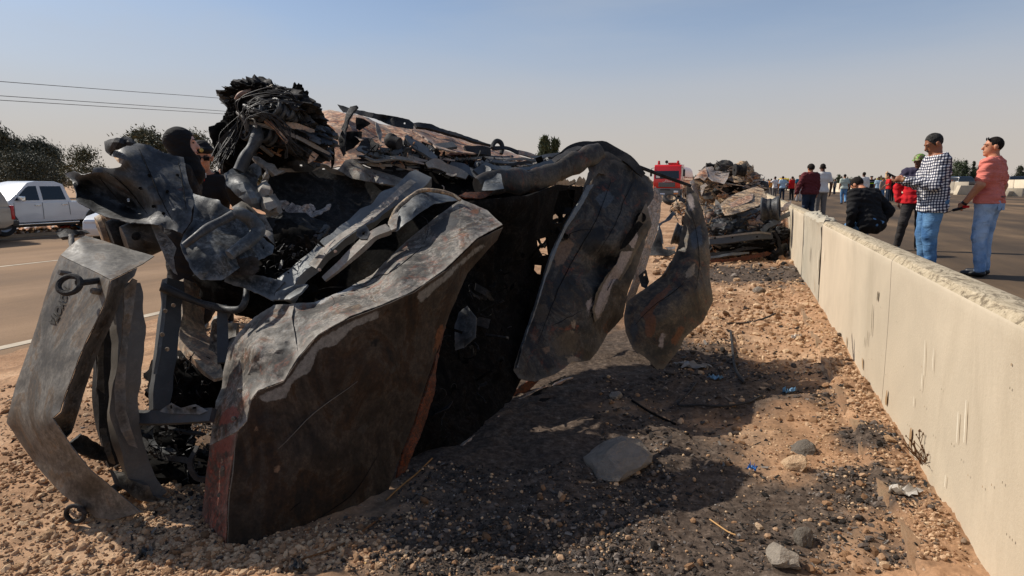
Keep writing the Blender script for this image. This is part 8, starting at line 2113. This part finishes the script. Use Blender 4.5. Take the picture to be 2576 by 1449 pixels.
USED = set()
def stone_label(p, s, dk):
    first = None
    h_ = 2 * s * FPX / depth_of(p)
    sz = 'tiny' if h_ < 8 else ('small' if h_ < 12 else ('middling' if h_ < 17 else ('largish' if h_ < 24 else 'big')))
    for n, q in sorted(LM, key=lambda t: np.linalg.norm(t[1] - p)):
        d = p - q; a, b = float(d @ RIGHT), float(d @ AHEAD); L = float(np.linalg.norm(d))
        di = ['right of', 'behind and right of', 'behind', 'behind and left of', 'left of', 'before and left of', 'before', 'before and right of'][int(round(math.degrees(math.atan2(b, a)) / 45)) % 8]
        far_ = 'close' if L < .12 else ('a hand span' if L < .22 else ('a foot length' if L < .36 else ('an arm length' if L < .7 else ('a long step' if L < 1.1 else 'well out'))))
        t = '%s %s stone %s %s the %s' % (sz, 'sooty' if dk else 'tan', far_, di, n)
        if first is None: first = t
        if t not in USED and len(t.split()) <= 16:
            USED.add(t); return t
    return first
LAB = ['tan stone lying loose on the dirt below and left of the upright bumper', 'stone on the dirt along the bottom edge in front of the brown bed side', 'stone on the lit dirt between the standing fender and the barrier', 'stone in the soot and shade right of the bed side', 'stone on the strip at the foot of the near barrier']
for zi, (zb, n, md) in enumerate(zones):
    k = 0
    while k < n:
        u, v = rng.uniform(zb[0], zb[2]), rng.uniform(zb[1], zb[3])
        p = G(u, v)
        if not (-6.8 < p[0] < .80): continue
        if zi == 4 and p[0] < .2: continue
        so = soot_shade(p[0], p[1])
        s = (.006 + .018 * rng.random() ** 3) * max(1, depth_of(p) / 3.4)
        dk = rng.random() < so * .75
        put('stone', (SD if dk else SM)[rng.randrange(6)], p, s, stone_label(p, s, dk), 'stone', 'loose stones on the dirt strip')
        k += 1
for (u, v, s, fl, mt, lab) in ((1562, 1172, .175, .45, 'ashrock', 'big grey slab of rock lying in the wreck shade'), (1995, 1180, .085, .6, 'stone', 'pale pinkish rock in the sunlit ash right of the shade'), (1550, 1002, .055, .7, 'ashrock', 'grey tan rock just right of the cab sill'),
                              (2022, 1362, .05, .9, 'ashrock', 'upright grey lump of rock near the bottom right'), (1965, 1425, .075, .7, 'ashrock', 'grey rock at the bottom edge left of the footing'), (1910, 735, .09, .7, 'ashrock', 'grey rock on the lit dirt before the overturned car'), (2010, 1130, .09, .35, 'ashrock', 'flat ash covered rock behind the pale pinkish rock'),
                              (120, 1355, .035, .7, 'stone', 'larger tan rock at the lower left below the bumper'), (60, 1330, .03, .7, 'stone', 'tan rock left of the larger rock at the lower left'), (115, 1050, .03, .7, 'stone', 'tan rock left of the bumper bend'), (2125, 820, .045, .7, 'stone', 'cream stone at the foot of the barrier below the broken segment'), (1690, 945, .05, .5, 'stoned', 'blackened rock by the foot of the standing fender'),
                              (2185, 1028, .026, .8, 'stone', 'cream stone against the barrier base'), (2235, 1140, .034, .6, 'stone', 'reddish stone near the barrier foot by the dry weed'), (1300, 1440, .03, .7, 'stone', 'tan stone at the bottom edge centre'), (905, 1330, .02, .7, 'stone', 'small reddish stone by the bottom corner of the bed side')):
    me = rock_mesh('rock', hash(lab) % 97 if False else len(lab) * 3, 3, .3); me.materials.append(M[mt]); me.shade_flat()
    p = G(u, v); put('rock', me, p, s, lab, 'rock', None, .3, fl)
# gravel and char that nobody could count
def scatter(name, mat, n, boxes, size, label, cat, flat=.7, sootw=0, chip=False, seed=1):
    r = random.Random(seed); mb = MB()
    t = (1 + 5 ** .5) / 2
    ico = [(-1, t, 0), (1, t, 0), (-1, -t, 0), (1, -t, 0), (0, -1, t), (0, 1, t), (0, -1, -t), (0, 1, -t), (t, 0, -1), (t, 0, 1), (-t, 0, -1), (-t, 0, 1)]
    icf = [(0, 11, 5), (0, 5, 1), (0, 1, 7), (0, 7, 10), (0, 10, 11), (1, 5, 9), (5, 11, 4), (11, 10, 2), (10, 7, 6), (7, 1, 8), (3, 9, 4), (3, 4, 2), (3, 2, 6), (3, 6, 8), (3, 8, 9), (4, 9, 5), (2, 4, 11), (6, 2, 10), (8, 6, 7), (9, 8, 1)]
    ico = [np.array(q) / 1.9 for q in ico]
    made = 0
    tries = 0
    while made < n and tries < n * 12:
        tries += 1
        b = boxes[r.randrange(len(boxes))]
        p = G(r.uniform(b[0], b[2]), r.uniform(b[1], b[3]))
        if not (-6.9 < p[0] < .82): continue
        so = soot_shade(p[0], p[1])
        if mnoise.noise(Vector((p[0] * 3.3, p[1] * 3.3, seed))) + .5 * mnoise.noise(Vector((p[0] * 9, p[1] * 9, seed))) < r.uniform(-.75, .35): continue
        if sootw > 0 and r.random() > so ** .8 + .03: continue
        if sootw < 0 and r.random() < so * .80: continue
        d = depth_of(p)
        s = size * (.45 + 1.2 * r.random() ** 3) * max(.8, d / 3.2)
        z = gzf(p[0], p[1])
        R_ = Matrix.Rotation(r.uniform(0, 6.28), 3, 'Z') @ Matrix.Rotation(r.uniform(-.7, .7), 3, 'X') @ Matrix.Rotation(r.uniform(-.7, .7), 3, 'Y')
        if chip:
            L, w_ = s * r.uniform(1, 3.0), s * r.uniform(.4, 1.2)
            mb.box((p[0], p[1], z + s * .3), (L, w_, s * .22), R_)
        else:
            sx, sy, sz = s * r.uniform(.7, 1.3), s * r.uniform(.6, 1), s * flat
            vs = []
            for q in ico:
                k = r.uniform(.78, 1.15)
                w_ = R_ @ Vector((q[0] * sx * k, q[1] * sy * k, q[2] * sz * k))
                vs.append((p[0] + w_.x, p[1] + w_.y, z + w_.z + s * .18))
            mb.add(vs, icf)
        made += 1
    return tag(link(name, mb.mesh(name, mat, False, fix=False)), label, cat, kind='stuff')
def island_mat(name, stops, rough=.95, spec=.15):
    m, n, l, b = new_mat(name)
    g = n.new("ShaderNodeNewGeometry")
    l.new(ramp(n, l, g.outputs['Random Per Island'], stops), b.inputs['Base Color'])
    b.inputs['Roughness'].default_value = rough; b.inputs['Specular IOR Level'].default_value = spec
    return m
GB = [(0, 930, 560, 1449), (300, 1150, 700, 1449), (500, 1300, 1600, 1449), (1500, 950, 2300, 1449), (1640, 640, 2120, 960), (2050, 960, 2470, 1449), (1000, 1180, 1700, 1449), (480, 760, 700, 1100)]
scatter('gravel', island_mat('gravel_stone', [(0, srgb(140, 102, 74)), (.4, srgb(182, 146, 110)), (.85, srgb(208, 178, 142)), (1, srgb(168, 140, 112))]), 14000, GB, .0075, 'tan gravel strewn over the dirt strip', 'gravel', sootw=-1, seed=11)
scatter('coarse_gravel', island_mat('coarse_gravel', [(0, srgb(126, 94, 68)), (.4, srgb(176, 140, 106)), (.85, srgb(204, 172, 136)), (1, srgb(160, 132, 104))]), 2600, [(0, 960, 560, 1449), (0, 1150, 420, 1449), (480, 1350, 1000, 1449), (1650, 660, 2080, 900)], .014, 'coarse tan stones crowded on the open dirt', 'gravel', sootw=-1, seed=23)
scatter('foot_rubble', island_mat('foot_rubble', [(0, srgb(110, 82, 60)), (.5, srgb(168, 132, 100)), (.9, srgb(204, 172, 138)), (1, srgb(90, 78, 68))]), 1500, [(2090, 850, 2200, 960), (2150, 940, 2260, 1080), (2220, 1070, 2340, 1230), (2290, 1210, 2450, 1449)], .010, 'rubble and soil crumbs heaped along the barrier foot', 'rubble', sootw=-.01, seed=31)
scatter('clods', island_mat('dirt_clod', [(0, srgb(104, 78, 56)), (.5, srgb(150, 116, 86)), (1, srgb(190, 158, 126))]), 1500, GB, .017, 'brown clods and broken stone embedded in the dirt', 'rubble', sootw=-1, seed=17, flat=.6)
scatter('scorched_rubble', island_mat('scorched_rubble', [(0, (.018, .016, .014)), (.45, (.06, .048, .04)), (.8, (.13, .10, .08)), (1, (.24, .20, .165))]), 1600, GB, .016, 'scorched clods and scraps in the burnt ground', 'rubble', sootw=1, seed=18, flat=.6)
scatter('dark_crumbs', island_mat('dark_crumb', [(0, (.012, .011, .010)), (1, (.06, .05, .042))]), 2600, GB, .007, 'black crumbs blown over the bare dirt', 'char', sootw=-.4, chip=True, seed=19)
scatter('char_fragments', island_mat('char_fragment', [(0, (.012, .011, .010)), (.45, (.045, .037, .031)), (.8, (.10, .08, .065)), (1, (.20, .175, .15))], .8, .3), 9000, GB, .0095, 'black char and ash fragments on the burnt ground', 'char', sootw=1, chip=True, seed=12)
scatter('ash_grit', island_mat('ash_grit', [(0, (.01, .009, .008)), (.5, (.05, .042, .035)), (.88, (.13, .105, .086)), (1, (.34, .30, .26))]), 9000, GB, .0050, 'pale and dark grit in the ash', 'grit', sootw=1, seed=13)
scatter('straw', island_mat('dry_straw', [(0, srgb(150, 110, 64)), (1, srgb(206, 170, 112))]), 500, GB, .004, 'bits of dry straw on the ground', 'straw', sootw=-.2, chip=True, seed=15)
# charred lengths, wires, litter
def gpt(u, v, dz=.012):
    p = G(u, v); return np.array([p[0], p[1], gzf(p[0], p[1]) + dz])
def gline(name, pts, r, mat, label, cat, n=6, dz=.012):
    q = crom([gpt(*p, dz) if len(p) == 2 else gpt(p[0], p[1], p[2]) for p in pts], 5)
    o = link(name, MB().tube(q, r, n).mesh(name, mat)); return tag(o, label, cat)
gline('bent_rod', [(1752, 968), (1735, 990), (1706, 1018), (1760, 1028), (1815, 1032), (1880, 1025), (1915, 1008)], .007, M['char'], 'thin black bent rod lying in the shade right of the standing fender', 'rod', dz=.015)
gline('charred_stick', [(1838, 840), (1842, 880), (1848, 920), (1860, 960), (1872, 975)], .011, M['char'], 'black charred stick lying lengthwise on the shaded dirt', 'stick')
gline('charred_stick', [(1830, 820), (1880, 812), (1920, 806), (1950, 800, .05)], .008, M['char'], 'black twisted twig on the lit dirt near the broken barrier segment', 'stick')
gline('charred_stick', [(1590, 1010), (1640, 1040), (1700, 1065)], .007, M['soot'], 'sooty twig pointing right in the shade below the fender', 'stick')
gline('straw_stem', [(972, 1262), (1010, 1230), (1050, 1200), (1088, 1172)], .0035, plain('straw', srgb(150, 108, 60), .9), 'long thin dry straw stem beside the bed side bottom corner', 'straw')
gline('straw_stem', [(1785, 1312), (1830, 1342), (1850, 1350)], .003, plain('straw_pale', srgb(206, 160, 104), .9), 'pale straw stem on the ash edge at the bottom', 'straw')
gline('straw_stem', [(750, 1420), (860, 1380), (960, 1310)], .0035, plain('straw_b', srgb(120, 80, 44), .9), 'brown reed stem under the bed side front edge', 'straw')
def rag(name, u, v, wd, hh, mat, label, cat, seed):
    r = random.Random(seed); c = gpt(u, v)
    n = 9; vs = []
    for j in range(n):
        for i in range(n):
            a, b = (i / (n - 1) - .5), (j / (n - 1) - .5)
            k = 1 - .5 * (abs(a) * 2) ** 3 * r.random() - .5 * (abs(b) * 2) ** 3 * r.random()
            q = c + RIGHT * a * wd * k + AHEAD * b * hh * k
            z = abs(mnoise.noise(Vector((a * 5, b * 5, seed)))) * .055 + .02 * mnoise.noise(Vector((a * 11, b * 11, seed)))
            vs.append((q[0], q[1], gzf(q[0], q[1]) + .008 + max(0, z)))
    mb = MB().add(vs, [(j * n + i, j * n + i + 1, (j + 1) * n + i + 1, (j + 1) * n + i) for j in range(n - 1) for i in range(n - 1)])
    return tag(link(name, mb.mesh(name, mat, True, 30, fix=False)), label, cat)
M['plastic'] = plain('dirty_plastic', srgb(190, 182, 170), .6, var=.2); M['bluep'] = plain('blue_plastic', srgb(96, 138, 170), .5, var=.2)
rag('white_rag', 2270, 1275, .16, .07, M['plastic'], 'white torn wrapper beside the footing and the dry weed', 'litter', 1)
rag('plastic_bag', 1745, 925, .30, .16, plain('grey_plastic', srgb(120, 116, 110), .6), 'dirty translucent plastic bag in the shade by the standing fender', 'litter', 2)
rag('plastic_bag', 1800, 960, .12, .06, M['bluep'], 'bluish plastic scrap in the shade right of the standing fender', 'litter', 3)
rag('plastic_bag', 1985, 992, .10, .06, M['bluep'], 'blue grey plastic bottle scrap at the shadow tip', 'litter', 4)
rag('snack_wrapper', 1892, 1186, .05, .03, plain('bright_blue_foil', srgb(60, 130, 210), .3), 'small bright blue wrapper on the lit ash', 'litter', 5)
rag('paper_scrap', 2002, 858, .10, .05, M['plastic'], 'white paper scrap on the lit dirt near the barrier', 'litter', 6)
rag('glass_shard', 545, 1320, .06, .04, M['blue'], 'grey glass shard left of the bed side corner', 'shard', 7)
rag('glass_shard', 370, 1390, .07, .04, M['blue'], 'grey metal flake on the gravel below the bumper tip', 'shard', 8)
rag('glass_shard', 750, 1440, .08, .04, M['blue'], 'grey flake at the bottom edge under the bed side', 'shard', 9)
for (u, v, wd, c, lab) in ((100, 573, .7, srgb(200, 190, 180), 'white litter bag on the orange verge under the white pickup'), (190, 574, .5, srgb(70, 120, 170), 'blue plastic scrap on the orange verge'), (165, 577, .5, srgb(206, 70, 40), 'red orange scrap on the orange verge'), (215, 573, .75, srgb(196, 170, 136), 'round tan lump on the orange verge'), (75, 578, .5, srgb(220, 214, 206), 'pale scrap at the verge edge near the tail lamp')):
    p = G(u, v, -.3); me = rock_mesh('litter', len(lab), 2, .5); me.materials.append(plain('litter_paint', c, .8))
    o = bpy.data.objects.new('litter', me); COL.objects.link(o); o.scale = (wd * .5, wd * .35, wd * .22); o.location = (p[0], p[1], -.24); tag(o, lab, 'litter')
vr = random.Random(3); mb = MB()
for i in range(500):
    p = G(vr.uniform(-20, 300), vr.uniform(566, 598), -.3); s = vr.uniform(.04, .14)
    if p[0] > -22.4: continue
    mb.box((p[0], p[1], -.27), (s, s, s * .5), Matrix.Rotation(vr.uniform(0, 3), 3, 'Z') @ Matrix.Rotation(.5, 3, 'X'))
tag(link('verge_litter', mb.mesh('verge_litter', island_mat('verge_litter', [(0, srgb(120, 84, 54)), (.6, srgb(190, 150, 110)), (.9, srgb(214, 206, 196)), (1, srgb(90, 110, 140))]), False)), 'small stones and litter strewn on the orange verge', 'litter', kind='stuff')
# dry weed growing at the barrier foot
wd = thing('dry_weed', 'dry brown branching weed growing at the foot of the near barrier', 'plant', tuple(map(float, gpt(2330, 1215, -.01))))
mb = MB(); r_ = random.Random(8)
for i in range(14):
    dirv = np.array([r_.uniform(-.5, .15), r_.uniform(-.6, .4), r_.uniform(.4, 1.0)]); dirv /= np.linalg.norm(dirv)
    L = r_.uniform(.06, .17)
    p = [np.zeros(3), dirv * L * .5 + np.array([0, 0, .01]), dirv * L]
    mb.tube(crom(p, 3), [.0022] * 4 + [.0015] * 3 if False else .0018, 4, cap=False)
    for k in range(5):
        t = r_.uniform(.35, 1); b0 = dirv * L * t
        e = b0 + dirv * .03 + np.array([r_.gauss(0, .018), r_.gauss(0, .018), r_.uniform(0, .02)])
        mb.tube([b0, e], .0014, 4, cap=False)
        mb.box(e, (.005, .005, .007))
child('stems', mb.mesh('stems', plain('dry_stem', srgb(104, 72, 42), .9)), wd)
gline('thin_stalk', [(2500, 1440, 0), (2508, 1400, .06), (2515, 1330, .14)], .0018, plain('stalk', srgb(120, 84, 50), .9), 'single thin dry stalk leaning on the near barrier at bottom right', 'plant')
